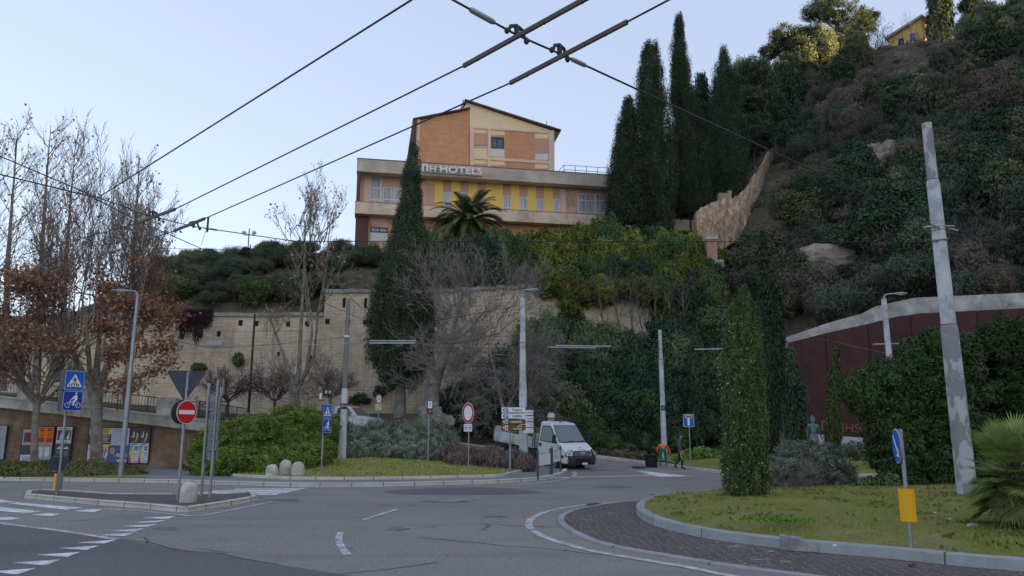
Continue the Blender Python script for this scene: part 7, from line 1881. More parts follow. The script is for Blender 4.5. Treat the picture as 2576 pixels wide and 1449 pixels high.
# 10 information boards
M_grp = paint('dark_grey_post', (.06, .065, .07), .5, var=.1)
def info(pL, pR, ptop, prow0, prow1, lab, rzoff=0, lean=0):
    A, B_ = G(pL[0], pL[1], .1), G(pR[0], pR[1], .1); d_ = B_-A; L = d_.length; a_ = math.atan2(d_.y, d_.x)
    root = thing('information_board', A, lab, 'sign', 'information boards on the pavement tip', a_); zt_ = zrel(pL[0], ptop, A)
    for x_ in (0, L):
        b = MB().mat(M_grp); b.tube([(x_, 0, -.1), (x_, 0, zt_)], .045, 12); b.lathe([(.045, 0), (.04, .03), (.015, .05)], 12, (x_, 0, zt_)); b.build('post', root)
    z1_, z0_ = zrel(pL[0], prow0, A), zrel(pL[0], prow1, A); b = MB().mat(M_galv); b.bevbox((L/2, 0, (z0_+z1_)/2), (L-.07, .03, z1_-z0_), .004); o = b.build('panel', root)
    f = Face(-.016); f.rect(S_w, .06, L-.06, z0_+.02, z1_-.02, 0); f.line(S_k, [(L*.62, z0_+.12), (L*.74, z0_+.15), (L*.72, z0_+.35)], .018, 1) if lean else None
    if lean: f.line(S_k, [(L*.62, z1_-.35), (L*.74, z1_-.30), (L*.70, z1_-.12)], .018, 1); f.rect(S_k, L*.3, L*.42, z1_-.1, z1_-.06, 1); f.rect(S_gback, L*.2, L*.5, z1_-.2, z1_-.18, 1); f.rect(S_k, L*.2, L*.55, z0_+.2, z0_+.23, 1)
    else:
        for kx, kz in ((.3, .8), (.5, .85), (.45, .4), (.6, .3), (.35, .45)): f.rect(S_gback, L*kx, L*kx+.06, z0_+(z1_-z0_)*kz, z0_+(z1_-z0_)*kz+.012, 1)
    f.build('panel_face', o, (0, 0, 0))
info((1353, 1202), (1385, 1196), 1133, 1141, 1173, 'blank white information board on dark posts, nearest the kerb tip')
info((1389, 1195), (1410, 1188), 1127, 1134, 1165, 'white information board with black arrows on dark posts, beside the truck bumper', lean=1)
# 11 dead end sign
base = P(1737, 1151, 41); root = thing('dead_end_sign', base, 'blue dead end sign with red and white T, behind the walking man', 'road sign', None, R(-8))
post(root, .032, zrel(1733, 1045, base)); z1_, z0_ = zrel(1733, 1042, base), zrel(1733, 1074, base); w = .56
b = MB().mat(S_gback); plate(b, w, z1_-z0_, .025, .03); o = b.build('panel', root, loc=(-.02, -.05, (z0_+z1_)/2)); f = Face(-.013); h = z1_-z0_
f.rect(S_w, -w/2, w/2, -h/2, h/2, 0, .04); f.rect(S_b, -w/2+.02, w/2-.02, -h/2+.02, h/2-.02, 1, .03); f.rect(S_w, -.06, .06, -h*.38, h*.25, 2); f.rect(S_w, -.16, .16, h*.2, h*.40, 2); f.rect(S_r, -.135, .135, h*.235, h*.365, 3); f.build('symbol', o, (0, 0, 0))
# 12 keep right sign with yellow marker
base = S_(2293, 1378, iz); root = thing('keep_right_sign', base, 'blue arrow disc seen almost edge-on above a yellow marker plate, on the roundabout lawn', 'road sign', None, R(-104))
post(root, .03, zrel(2270, 1083, base), z0=-.1); z_ = zrel(2262, 1122, base)
b = MB().mat(S_gback); discplate(b, .245, .018); o = b.build('disc_panel', root, loc=(0, -.06, z_)); f = Face(-.010); f.disc(S_w, 0, 0, .245, 0, 36); f.disc(S_b, 0, 0, .232, 1, 36)
f.line(S_w, [(-.13, .14), (.09, -.11)], .055, 2); f.poly(S_w, [(.13, -.16), (-.02, -.145), (.115, -.01)], 2); f.build('symbol', o, (0, 0, 0))
z1_, z0_ = zrel(2281, 1229, base), zrel(2281, 1312, base); b = MB().mat(S_y); pts = []
bb = []
for i in range(9): a = -1.0+2.0*i/8; pts.append((math.sin(a)*.125, -math.cos(a)*.125+.075))
loop = pts+[(x*.93, y+.008) for x, y in reversed(pts)]
b.prism(loop, z0_, z1_, axis='z'); o = b.build('marker_plate', root, loc=(0, 0, 0)); o.rotation_euler.z = R(80)
# ------------------------------------------------------------------ lamp posts and trolley poles
def lamp_head(b, c, d, L=.62, m=None):
    """cobra-head lantern pointing along d (x only)"""
    s = 1 if d > 0 else -1; prof = [(0, .05, .04), (.12, .09, .06), (.35, .15, .075), (.55, .14, .05), (L, .06, .02)]
    vs = []; n = 10
    for x, hw, hh in prof:
        for j in range(n): a = 2*math.pi*j/n; vs.append((c[0]+s*x, c[1]+math.cos(a)*hw, c[2]+math.sin(a)*hh*(1 if math.sin(a) > 0 else .5)+x*.02))
    fs = [(i*n+j, i*n+(j+1) % n, (i+1)*n+(j+1) % n, (i+1)*n+j) for i in range(len(prof)-1) for j in range(n)]
    b.add(vs, fs, True); b.add(vs[:n], [tuple(range(n))]); b.add(vs[-n:], [tuple(range(n))])
def lampost(name, base, ztop, r0, r1, side, label, mat, arm=.55, group='street lamps', rise=.2, lantern=.75):
    root = thing(name, base, label, 'street lamp', group)
    b = MB().mat(mat); b.tube([(0, 0, -.3), (0, 0, ztop*.45), (0, 0, ztop*.46), (0, 0, ztop)], [r0, r0*.92, r0*.85, r1], 14); b.build('pole', root)
    b = MB().mat(M_galv); pts = [(0, 0, ztop-.05), (side*.03, 0, ztop+rise*.6), (side*arm*.4, 0, ztop+rise), (side*arm, 0, ztop+rise*1.05)]; b.tube(pts, [.045, .04, .035, .035], 8); b.build('arm', root)
    b = MB().mat(paint('lantern_grey', (.30, .32, .34), .4)); lamp_head(b, (side*arm, 0, ztop+rise*1.02), side, lantern); o = b.build('lantern', root)
    g = MB().mat(paint('lantern_glass', (.45, .45, .42), .2)); g.ellipsoid((side*(arm+.33), 0, ztop+rise*1.02-.02), (.2, .11, .045), 12, 6); g.build('lens', o); return root
base = P(303, 1201, 29.6); base.z = .15
lampost('street_lamp', base, zrel(347, 748, base), .10, .055, -1, 'grey street lamp curving left, standing before the blue poster', M_galv, arm=.35, rise=.25)
base = P(1316, 1176, 35.2)
root = lampost('street_lamp', base, zrel(1316, 750, base), .19, .11, 1, 'tall white lamp pole with a number tag, between the direction boards and the truck', M_concp, arm=.14, rise=.38, lantern=.68)
b = MB().mat(M_bluetag); z_ = zrel(1320, 1032, base); b.box((.03, -.185, z_), (.30, .02, .25)); o = b.build('number_tag', root); fontmesh('37', .17, S_w, parent=o, loc=(-.02, -.197, z_), extrude=.001)
b = MB().mat(M_galv)
for y_ in (862, 875, 1085): b.lathe([(.165, -.02), (.165, .02)], 14, (0, 0, zrel(1316, y_, base)))
b.build('strap', root)['kind'] = 'stuff'
base = P(2256, 1100, 33); base.z = .3
lampost('street_lamp', base, zrel(2240, 752, base), .15, .11, 1, 'white street lamp curving right before the dark red wall', M_concp, arm=.45, rise=.22, lantern=.62)
def trolley_pole(name, base, segs, label, tagtxt=None, tagpy=None, mats=None, rmax=.2):
    """segs: (py, radius)"""
    root = thing(name, base, label, 'pole', 'overhead wire poles')
    pc = None
    for k, (rows_, mt) in enumerate(segs):
        b = MB().mat(mt); b.tube([(0, 0, zrel(pxc, py_, base) if py_ < 5000 else -.5) for py_, _, pxc in rows_], [r for _, r, _ in rows_], 16); b.build('lower_shaft' if k == 0 else 'shaft', root)
    if tagtxt:
        z_ = zrel(base_px, tagpy, base)
    return root
base = P(860, 1156, 36); X_ = 860
root = trolley_pole('trolley_pole', base, [([(9999, .20, 860), (1078, .165, 863), (1074, .155, 864), (985, .145, 872), (976, .125, 872)], M_concp), ([(974, .118, 872), (860, .11, 878), (752, .095, 885)], M_greyp)] if True else None, 'grey pole painted white below, tagged 37 A, between bright hedge and rosemary', None)
b = MB().mat(M_bluetag); z_ = zrel(866, 1022, base); b.box((.02, -.165, z_), (.32, .02, .25)); o = b.build('number_tag', root); fontmesh('37 A', .14, S_w, parent=o, loc=(.02, -.177, z_), extrude=.001)
b = MB().mat(S_w); b.lathe([(.125, -.05), (.125, .05)], 14, (0, 0, zrel(878, 846, base))); b.build('strap', root)
base = P(1671, 1128, 46); base.z = .35
root = trolley_pole('trolley_pole', base, [([(9999, .18, 1671), (1053, .165, 1669), (1048, .15, 1669), (905, .14, 1667)], M_concp), ([(903, .115, 1667), (830, .105, 1666)], M_concp)], 'slim white pole with a number tag standing behind the bending worker in orange', None)
b = MB().mat(M_bluetag); z_ = zrel(1668, 1026, base); b.box((0, -.16, z_), (.27, .02, .3)); o = b.build('number_tag', root); fontmesh('37', .17, S_w, parent=o, loc=(0, -.172, z_), extrude=.001)
base = P(2434, 1245, 17.6); base.z = .35
root = trolley_pole('trolley_pole', base, [([(9999, .215, 2434), (1240, .21, 2434), (1000, .20, 2415), (826, .185, 2405), (818, .17, 2403)], M_peel), ([(816, .165, 2402), (640, .155, 2385), (462, .145, 2368), (454, .13, 2367)], M_concp), ([(452, .122, 2367), (311, .115, 2352)], M_peel)], 'thick pole with peeling white paint and wire brackets, right of the oleander bush', None)
b = MB().mat(M_galv)
zb1, zb2, zb3 = zrel(2380, 572, base), zrel(2380, 582, base), zrel(2385, 607, base)
for z_, r_ in ((zb1, .165), (zb1-.07, .165), (zb3, .168)): b.lathe([(r_, -.012), (r_, .012)], 16, (0, 0, z_))
b.tube([(-.35, -.12, zb1), (.32, -.12, zb1)], .02, 6); b.tube([(-.42, -.1, zb1-.03), (-.15, -.15, zb1-.02)], .028, 6); b.tube([(.17, -.12, zb1-.06), (.42, -.08, zb1-.1)], .024, 6); b.tube([(-.26, -.12, zb3), (.1, -.18, zb3+.02)], .022, 6)
b.build('wire_bracket', root)
PB = base
# yellowed post behind the left lamp, brown above
base = P(306, 1182, 33.2); base.z = .3; root = thing('old_post', base, 'old yellow painted post, dark above, just left of the grey street lamp', 'pole')
zt_ = zrel(318, 1010, base); b = MB().mat(paint('yellowed_paint', (.42, .32, .12), .8, var=.25, scale=4, dirt=(.3, .22, .14), dirt_amt=.5)); b.tube([(0, 0, -.3), (0, 0, zt_)], .085, 10); b.build('lower_shaft', root)
b = MB().mat(B_dark); b.tube([(0, 0, zt_-.02), (0, 0, zrel(320, 960, base))], [.10, .09], 10); b.build('shaft', root)
# thin dark pole against the fortress wall
base = P(625, 1040, 52); root = thing('wire_pole', base, 'thin rusty dark pole rising to the top of the fortress wall', 'pole'); b = MB().mat(paint('rusty_pole', (.05, .038, .035), .8)); b.tube([(0, 0, -1), (.0, 0, zrel(643, 790, base))], [.10, .07], 8); b.build('shaft', root)
# globe lamps on the terrace
root_px = [(610, 636, 585, 622), (598, 628, 614, 614)]
for k, (xa, xc, py_, pc_) in enumerate(root_px):
    p = P((xa+xc)/2, 640, 64); p.z = tz(p.x, 64); root = thing('globe_lamp', p, ['twin globe lamp on the terrace skyline, the higher of two', 'twin globe lamp on the terrace skyline, the lower one half sunk in the scrub'][k], 'street lamp', 'globe lamps on the terrace'); z_ = P(xa, py_, 64).z-p.z; w_ = (xc-xa)/2*64/FPX
    b = MB().mat(M_dkf); b.tube([(0, 0, -.5), (0, 0, z_+.35)], .05, 6); b.tube([(-w_, 0, z_-.1), (-w_*.8, 0, z_-.28), (0, 0, z_-.2), (w_*.8, 0, z_-.28), (w_, 0, z_-.1)], .03, 5); b.build('stand', root)
    for sx in (-w_, w_): g = MB().mat(paint('globe_glass', (.6, .6, .56), .3)); g.ellipsoid((sx, 0, z_), (.19, .19, .19), 14, 10); g.build('globe', root)
    if k == 1: root.location.y += 1.5
# terrace railing on the skyline
a, c_ = P(385, 628, 64.5), P(770, 632, 64.5); base = Vector((a.x, 64.5, a.z-.9)); root = thing('terrace_railing', base, 'thin dark railing along the top of the terrace scrub, left of the hotel', 'railing'); f_ = MB().mat(M_iron)
rail(f_, Vector((a.x, 64.5)), Vector((c_.x, 64.5)), base.z, c_.z-.9, (base.x, base.y), h=1.0, step=.45); o = f_.build('railing', root); o.location.z = -base.z
# ------------------------------------------------------------------ overhead wires
M_wire = paint('wire_black', (.018, .018, .02), .5); M_bar = paint('wire_bar_brown', (.085, .06, .05), .6, var=.15, scale=3); M_wl = paint('pale_tube', (.36, .38, .40), .5)
def sag(A, B_, s, n=10): return [A.lerp(B_, i/n)+Vector((0, 0, -4*s*(i/n)*(1-i/n))) for i in range(n+1)]
def wire(label, pts, r, mat=None, name='overhead_wire', extras=None, cat='wire', s=0.0):
    base = pts[0]; root = thing(name, base, label, cat, 'overhead wires'); b = MB().mat(mat or M_wire)
    for A, B_ in zip(pts, pts[1:]): b.tube([q-base for q in (sag(A, B_, s) if s else [A, B_])], r, 5)
    b.build('cable', root)
    for nm, mt, A, B_, w_, h_ in (extras or []):
        bb = MB().mat(mt); d_ = (B_-A); L = d_.length; M = d_.to_track_quat('X', 'Z').to_matrix(); bb.box((A+B_)/2-base, (L, w_, h_), M=M)
        k = int(L/.45)
        for i in range(k): q = A+d_*((i+.5)/k)-base+Vector((0, 0, -h_/2)); bb.mat(M_dark); bb.box(q, (.02, .02, .012), M=M); 
        bb.build(nm, root)
    return root
def fitting(root, c, d, r=.03, L=.16):
    base = root.location; b = MB().mat(M_galv); d = d.normalized(); c = c-base; b.tube([c-d*L, c-d*L*.8, c+d*L*.8, c+d*L], [r*.6, r, r, r*.6], 8); b.build('insulator', root)
def hook_clamp(root, c, d):
    base = root.location; c = c-base; d = d.normalized(); b = MB().mat(M_iron); pts = [c+d*(-.11)+Vector((0, 0, .0)), c+d*(-.08)+Vector((0, 0, .07)), c+Vector((0, 0, .10)), c+d*.07+Vector((0, 0, .08)), c+d*.11+Vector((0, 0, -.0))]; b.tube(pts, [.016, .02, .022, .02, .016], 7); b.tube([c+Vector((0, 0, .1)), c+Vector((0, 0, -.02))], .028, 8); b.ellipsoid(c+d*.13+Vector((0, 0, -.02)), (.03, .03, .04), 8, 6); b.ellipsoid(c-d*.13, (.028, .028, .035), 8, 6); b.build('clamp', root)
HZ_ = 5.6
w1 = [Z(1035, 0, HZ_), Z(245, 498, HZ_)]; d_ = (w1[0]-w1[1]).normalized(); w1[0] = w1[0]+d_*9
wire('uppermost overhead wire, from the top edge down to the brown crowned plane tree', w1, .0105)
def ext(A, B_, k): return A+(A-B_).normalized()*k
a0, a1, a2, a3 = Z(1467, 0, HZ_), Z(1166, 166, HZ_), Z(441, 526, HZ_), Z(345, 561, HZ_)
a0 = ext(a0, a1, 1.2)
wire('left wire of the pair crossing the top centre with a brown bar', [ext(a0, a1, 8), a1, a2, a3, Z(60, 640, HZ_)], .010, extras=[('splice_bar', M_bar, a1, a0, .028, .045), ('splice_bar', M_bar, a3, a2, .03, .05)])
b0, b1, b2, b3, b4 = Z(1682, 0, HZ_), Z(1578, 55, HZ_), Z(1283, 209, HZ_), Z(515, 550, HZ_), Z(437, 581, HZ_)
wire('right wire of the pair with brown bar, crossing before the hotel roof', [ext(b0, b1, 8), b1, b2, b3, b4, Z(90, 700, HZ_)], .010, extras=[('splice_bar', M_bar, b2, b1, .028, .045), ('splice_bar', M_bar, b4, b3, .03, .05)])
s0, s1, s1b, s2, s2b = Z(1140, 0, 5.85), Z(1300, 88, 5.72), Z(1320, 97, 5.7), Z(1408, 135, 5.72), Z(1435, 150, 5.72)
sp = P(2366, 576, PB.y-.12)
root = wire('thick span wire from the top edge down to the bracket of the peeling pole', [ext(s0, s1, 6), s1, s2, sp], .012)
fitting(root, s1+(s0-s1).normalized()*.42, s0-s1, .03, .15); fitting(root, s2+(sp-s2).normalized()*.32, sp-s2, .026, .13); hook_clamp(root, s1, (s2-s1)); hook_clamp(root, s2, sp-s2); fitting(root, sp+(s2-sp).normalized()*.35, s2-sp, .02, .12)
l0, l1, l2, l3, l4 = Z(0, 393, 6.0), Z(240, 495, 5.72), Z(385, 545, 5.7), Z(487, 570, 5.72), Z(742, 607, 5.9)
root = wire('span wire entering at the left edge and levelling out towards the peeling pole', [ext(l0, l1, 4), l1, l2, l3, l4, P(2375, 608, PB.y-.1)], .010)
hook_clamp(root, l2, l3-l2); hook_clamp(root, l3, l4-l3); fitting(root, l2+(l1-l2)*.25, l1-l2, .024, .2); fitting(root, l3+(l4-l3)*.16, l4-l3, .02, .14); fitting(root, l4, l3-l4, .02, .15)
m0, m1 = P(0, 439, 11), P(228, 494, 12.5); wire('lower span wire entering at the left edge and running down behind the tagged pole', [ext(m0, m1, 3), m1, P(347, 555, 16), P(657, 692, 30), P(935, 814, 44)], .012)
wire('stay wire from the levelled span down past the top of the tagged pole', [l4, P(890, 757, 33), P(938, 802, 42)], .012)
wire('thin low wire dropping from the left edge to the fortress wall plaque', [P(-20, 772, 30), P(300, 828, 32), P(440, 858, 34), P(532, 876, 36)], .011)
YW = 35.5
root = wire('low double wire from the brown tree past the tagged pole to the tall cypress', [P(380, 897, YW), P(560, 884, YW), P(635, 876, YW), P(894, 862, YW), P(1046, 860, YW)], .012, M_wl, extras=[('tube', M_wl, P(930, 857, YW), P(1046, 857, YW), .05, .05), ('tube', M_wl, P(930, 863, YW), P(1044, 863, YW), .05, .05)])
wire('thin wire from the wall plaque to the white strap of the tagged pole', [P(531, 876, YW+.5), P(700, 866, YW+.3), P(872, 848, YW)], .010)
root = wire('pair of pale tubes hanging right of the white lamp pole', [P(1046, 861, 38), P(1379, 872, 38), P(1537, 876, 38), P(1747, 879, 38), P(1830, 878, 38)], .008, M_wire, extras=[('tube', M_wl, P(1379, 873, 38), P(1500, 875, 38), .05, .05), ('tube', M_wl, P(1398, 869, 38.2), P(1537, 871, 38.2), .05, .05), ('tube', M_wl, P(1747, 879, 38), P(1830, 877, 38), .05, .05)])
wire('dark thin wire rising right across the bare tree and the brick wall', [P(905, 862, 37), P(968, 829, 38), P(1112, 804, 38), P(1316, 767, 38), P(1481, 737, 38), P(1811, 673, 38), P(2010, 612, 36)], .011)
wire('wire leaving the peeling pole towards the right edge', [P(2410, 580, PB.y), P(2600, 632, PB.y+3)], .010)
wire('pale tube crossing before the dark red wall', [P(2196, 866, 33), P(2420, 861, 33)], .03, M_wl)
wire('thin rusty cable slanting across the dark red wall', [P(2030, 845, 40), P(2100, 860, 40), P(2300, 905, 38)], .012, M_tag)
base = Z(524, 548, HZ_); b = MB().mat(paint('cloth_dark', (.04, .05, .09), .8)); b.box((0, 0, -.13), (.03, .02, .28)); b.tube([(0, 0, -.1), (-.04, 0, -.3), (-.09, 0, -.52)], .004, 4); o = b.build('hanging_rag', loc=base); tag(o, 'narrow dark strip of cloth hanging from the right contact wire near its left bar', 'rag')
# ================================================================== truck, pickup, people, statue, tub
M_tw = paint('truck_white', (.60, .62, .63), .35, var=.04, scale=1.5, dirt=(.42, .42, .40), dirt_amt=.15, spec=.5)
M_tb = paint('truck_bumper', (.035, .037, .042), .6, var=.1); M_rub = paint('tyre', (.022, .022, .023), .85); M_rim = paint('rim_grey', (.22, .23, .24), .45, metal=.4)
M_ch = paint('chassis', (.03, .03, .032), .7); M_wind = glassd('windscreen', (.10, .13, .16), .06); M_lens = glassd('headlamp_lens', (.42, .44, .46), .08)
M_board = paint('bed_board', (.56, .56, .55), .6, var=.12, scale=2, dirt=(.28, .27, .25), dirt_amt=.3)
def bev(o, w=.03, seg=3, ang=40):
    m = o.modifiers.new('bevel', 'BEVEL'); m.width = w; m.segments = seg; m.limit_method = 'ANGLE'; m.angle_limit = R(ang)
    for p in o.data.polygons: p.use_smooth = True
    w_ = o.modifiers.new('wn', 'WEIGHTED_NORMAL'); w_.keep_sharp = False
    return o
def wheel(root, loc, r=.35, w=.22, steer=0):
    b = MB().mat(M_rub)
    prof = [(r*.62, -w/2), (r*.9, -w/2), (r, -w*.36), (r, w*.36), (r*.9, w/2), (r*.62, w/2)]
    n = 24; vs = []
    for rr, xx in prof:
        for j in range(n): a = 2*math.pi*j/n; vs.append((xx, rr*math.cos(a), rr*math.sin(a)))
    fs = [(i*n+j, i*n+(j+1) % n, (i+1)*n+(j+1) % n, (i+1)*n+j) for i in range(len(prof)-1) for j in range(n)]
    b.add(vs, fs, True); o = b.build('wheel', root, loc=loc); o.rotation_euler.z = steer
    b = MB().mat(M_rim); vs = []
    prof = [(r*.64, -w*.42), (r*.5, -w*.30), (r*.2, -w*.42), (.001, -w*.42), (.001, w*.42), (r*.2, w*.42), (r*.5, w*.30), (r*.64, w*.42)]
    for rr, xx in prof:
        for j in range(n): a = 2*math.pi*j/n; vs.append((xx, rr*math.cos(a), rr*math.sin(a)))
    fs = [(i*n+j, i*n+(j+1) % n, (i+1)*n+(j+1) % n, (i+1)*n+j) for i in range(len(prof)-1) for j in range(n)]
    b.add(vs, fs, False); b.build('rim', o); return o
def cab_shell(b, prof, wlow, wtop, zl, zh):
    """closed shell from a side outline (y,z); the sides lean in above zl"""
    hw = lambda z: wlow/2 if z < zl else wlow/2-(wlow-wtop)/2*min(1, (z-zl)/(zh-zl))
    n = len(prof); vs = [(-hw(z), y, z) for y, z in prof]+[(hw(z), y, z) for y, z in prof]
    b.add(vs, [tuple(range(n))[::-1], tuple(range(n, 2*n))]+[(i, (i+1) % n, n+(i+1) % n, n+i) for i in range(n)])
    return hw
tb = P(1428, 1178, 37.6); tb.z = .0
tb = P(1424, 1177, 37.8); tb.z = .02
truck = thing('tipper_truck', tb, 'white open bed truck with black bumper pulling out of the side road', 'truck', None, R(33)); truck.rotation_euler.x = R(-2.6) if False else 0
truck.rotation_euler = (R(6.3), 0, R(40))
prof = [(-.98, .42), (-1.02, .62), (-1.0, .86), (-.93, .98), (-.50, 1.26), (-.36, 1.32), (.30, 2.12), (.46, 2.20), (1.02, 2.24), (1.14, 2.16), (1.16, .42)]
b = MB().mat(M_tw); hw = cab_shell(b, prof, 1.96, 1.62, 1.25, 2.24); body = bev(b.build('cab', truck), .06, 3, 20)
# windscreen set on the slope
def slopeq(b, y0, z0, y1, z1, in0, in1, off=.015):
    d = Vector((y1-y0, z1-z0)).normalized(); nx, nz = -d.y*off, d.x*off
    nx, nz = (-abs(nx), abs(nz)); b.add([(-hw(z0)+in0, y0+nx, z0+nz), (hw(z0)-in0, y0+nx, z0+nz), (hw(z1)-in1, y1+nx, z1+nz), (-hw(z1)+in1, y1+nx, z1+nz)], [(0, 1, 2, 3)])
b = MB().mat(M_dark); slopeq(b, -.35, 1.335, .29, 2.11, .05, .05, .008); b.mat(M_wind); slopeq(b, -.32, 1.37, .27, 2.085, .09, .085, .014); ws = b.build('windscreen', truck)
b = MB().mat(M_dark)
for x0, x1 in ((-.55, .1), (.15, .75)): b.tube([(x0, -.37, 1.37), (x1, -.34, 1.42)], .012, 5)
b.build('wiper', ws)['kind'] = 'stuff'
b = MB().mat(S_w); b.box((.05, .0, 1.62), (.12, .05, .2)); o = b.build('paper_cup', ws)
# side windows, doors
for sx in (-1, 1):
    def sd_(y, z, o=.012): return (sx*(hw(z)+o), y, z)
    g = MB().mat(M_dark); pts = [(-.28, 1.30), (.95, 1.30), (.95, 2.02), (.42, 2.06), (.22, 1.92)]
    q = [sd_(y, z) for y, z in pts]; g.add(q if sx > 0 else q[::-1], [tuple(range(5))]); g.mat(M_wind if sx > 0 else glassd('side_glass', (.05, .06, .07), .06)); pts = [(-.20, 1.335), (.91, 1.335), (.91, 1.98), (.44, 2.02), (.25, 1.88)]; q = [sd_(y, z, .018) for y, z in pts]; g.add(q if sx > 0 else q[::-1], [tuple(range(5))]); 
    dr = MB().mat(M_tw); pts = [(-.30, .62), (.98, .62), (.98, 1.28), (-.30, 1.28)]; q = [sd_(y, z, .012) for y, z in pts]; qq = [sd_(y, z, -.02) for y, z in pts]
    dr.add(q+qq, [(0, 1, 2, 3) if sx > 0 else (3, 2, 1, 0), (0, 4, 5, 1), (1, 5, 6, 2), (2, 6, 7, 3), (3, 7, 4, 0)]); dor = dr.build('door', truck); g.build('side_window', dor)
    h = MB().mat(M_dark); h.bevbox((sx*(hw(1.1)+.03), .88, 1.12), (.04, .16, .14), .01); h.build('handle', dor)
    t_ = MB().mat(M_tb); t_.bevbox((sx*(.985), .45, .58), (.05, 1.3, .16), .02); t_.build('side_moulding', truck)
    m = MB().mat(M_tb); m.bevbox((sx*1.2, -.28, 1.52), (.20, .12, .40), .04); m.tube([(sx*.92, -.2, 1.35), (sx*1.15, -.26, 1.38)], .025, 6); m.tube([(sx*.90, -.1, 1.6), (sx*1.15, -.26, 1.62)], .02, 6); m.build('mirror', truck)
    l = MB().mat(M_dark); l.prism([(-.26, -.15), (.06, -.17), (.16, .0), (.16, .18), (-.05, .12), (-.20, .02)], -.03, .03); 
    l.mat(M_lens); l.prism([(-.235, -.13), (.05, -.15), (.14, .0), (.14, .155), (-.04, .10), (-.18, .01)], -.045, -.031)
    l.mat(M_rim); l.ellipsoid((-.05, -.045, -.05), (.065, .02, .065), 12, 6); l.ellipsoid((.07, -.045, .06), (.05, .02, .05), 12, 6)
    hl = l.build('headlight', truck, loc=(sx*.80, -1.0, .93)); hl.scale = (-sx, 1, 1); hl.rotation_euler = (R(-22), 0, R(-sx*-20))
bb = MB().mat(M_tb)
pr2 = [(-1.08, .36), (-1.14, .52), (-1.12, .74), (-1.0, .82), (-.2, .74), (-.2, .5), (-.7, .38)]
n = len(pr2); hb_ = [1.0, 1.0, 1.0, 1.0, .985, .985, .98]
bb.add([(-(.86 if y < -1.05 else 1.0), y, z) for (y, z) in pr2]+[((.86 if y < -1.05 else 1.0), y, z) for (y, z) in pr2], [tuple(range(n))[::-1], tuple(range(n, 2*n))]+[(i, (i+1) % n, n+(i+1) % n, n+i) for i in range(n)])
bp = bev(bb.build('bumper', truck), .05, 3, 25)
g = MB().mat(M_dark); g.bevbox((0, -1.145, .60), (1.0, .03, .16), .02); g.build('air_intake', bp)
g = MB().mat(M_tb); g.bevbox((0, -1.01, .93), (1.12, .09, .20), .03); gr = g.build('grille', truck); g = MB().mat(paint('chrome_slat', (.5, .51, .52), .3, metal=.3))
for z_ in (.865, .925, .985): g.bevbox((0, -1.055, z_), (1.05, .03, .018), .005)
g.build('slats', gr)['kind'] = 'stuff'
fontmesh('IVECO', .095, S_w, parent=gr, loc=(0, -1.08, .925), extrude=.006, offset=.003)
g = MB().mat(S_w); g.bevbox((.1, -1.155, .44), (.36, .02, .10), .004); npl = g.build('number_plate', truck)
fontmesh('Comune di Ancona', .06, S_b2, parent=truck, name='bonnet_lettering', loc=(.12, -.84, 1.07), rot=(R(33), 0, 0), extrude=.002); g = MB().mat(S_b2); g.tube([(.06, -.74, 1.14), (.14, -.70, 1.165), (.17, -.73, 1.15)], .012, 5); g.build('bonnet_emblem', truck)
for sx in (-1, 1): wheel(truck, (sx*.82, -.12, .35), .35, .22, R(-14)); wheel(truck, (sx*.80, 3.1, .35), .35, .24); wheel(truck, (sx*.55, 3.1, .35), .35, .2)
g = MB().mat(M_ch); g.box((-.38, 2.2, .62), (.1, 4.6, .18)); g.box((.38, 2.2, .62), (.1, 4.6, .18)); g.box((0, 3.25, .45), (1.3, .14, .14)); g.box((-.72, 1.7, .62), (.4, .9, .38)); g.box((.72, 1.7, .62), (.4, .7, .35)); g.box((0, -.1, .45), (1.5, .12, .12)); g.box((0, -.1, .55), (1.3, 1.2, .2)); g.build('chassis', truck)
for sx in (-1, 1):
    g = MB().mat(M_tb); pts = [(3.25+.46*math.cos(a), .35+.46*math.sin(a)) for a in np.linspace(.2, 2.94, 10)]+[(3.25+.42*math.cos(a), .35+.42*math.sin(a)) for a in np.linspace(2.94, .2, 10)]; g.prism(pts, sx*.68, sx*.98, axis='x'); g.build('mudguard', truck)
bd = MB().mat(M_board); bd.box((0, 2.95, .92), (2.02, 3.1, .08)); bed = bd.build('bed', truck)
for sx in (-1, 1):
    s_ = MB().mat(M_board)
    for k in range(3): s_.bevbox((sx*1.03, 2.95, 1.03+k*.155), (.035, 3.1, .145), .008)
    s_.mat(M_galv); s_.box((sx*1.035, 1.43, 1.18), (.06, .06, .5)); s_.box((sx*1.035, 4.47, 1.25), (.06, .06, .62)); s_.build('side_board', bed)
s_ = MB().mat(M_board); s_.bevbox((0, 4.48, 1.18), (2.0, .035, .46), .008); s_.mat(paint('tail_sheet', (.38, .36, .33), .7)); s_.box((0, 4.44, 1.5), (2.0, .03, .32)); s_.build('tail_board', bed)
s_ = MB().mat(M_board); s_.box((0, 1.40, 1.28), (2.0, .04, .65)); s_.mat(M_ch)
for sx in (-.95, .95): s_.tube([(sx, 1.36, .95), (sx, 1.36, 2.36)], .03, 6)
s_.tube([(-.95, 1.36, 2.36), (.95, 1.36, 2.36)], .03, 6); s_.tube([(-.95, 1.36, 2.0), (.95, 1.36, 2.0)], .02, 6)
for sx in (-.7, .7): s_.tube([(sx, 1.36, 2.36), (sx, .35, 2.34)], .025, 6)
s_.tube([(-.8, .35, 2.34), (.8, .35, 2.34)], .025, 6); s_.build('roof_rack', truck)
bc = MB().mat(paint('beacon_orange', (.6, .12, .02), .3)); bc.lathe([(.07, 0), (.07, .09), (.03, .12)], 12, (-.1, .5, 2.24)); bc.build('beacon', truck)
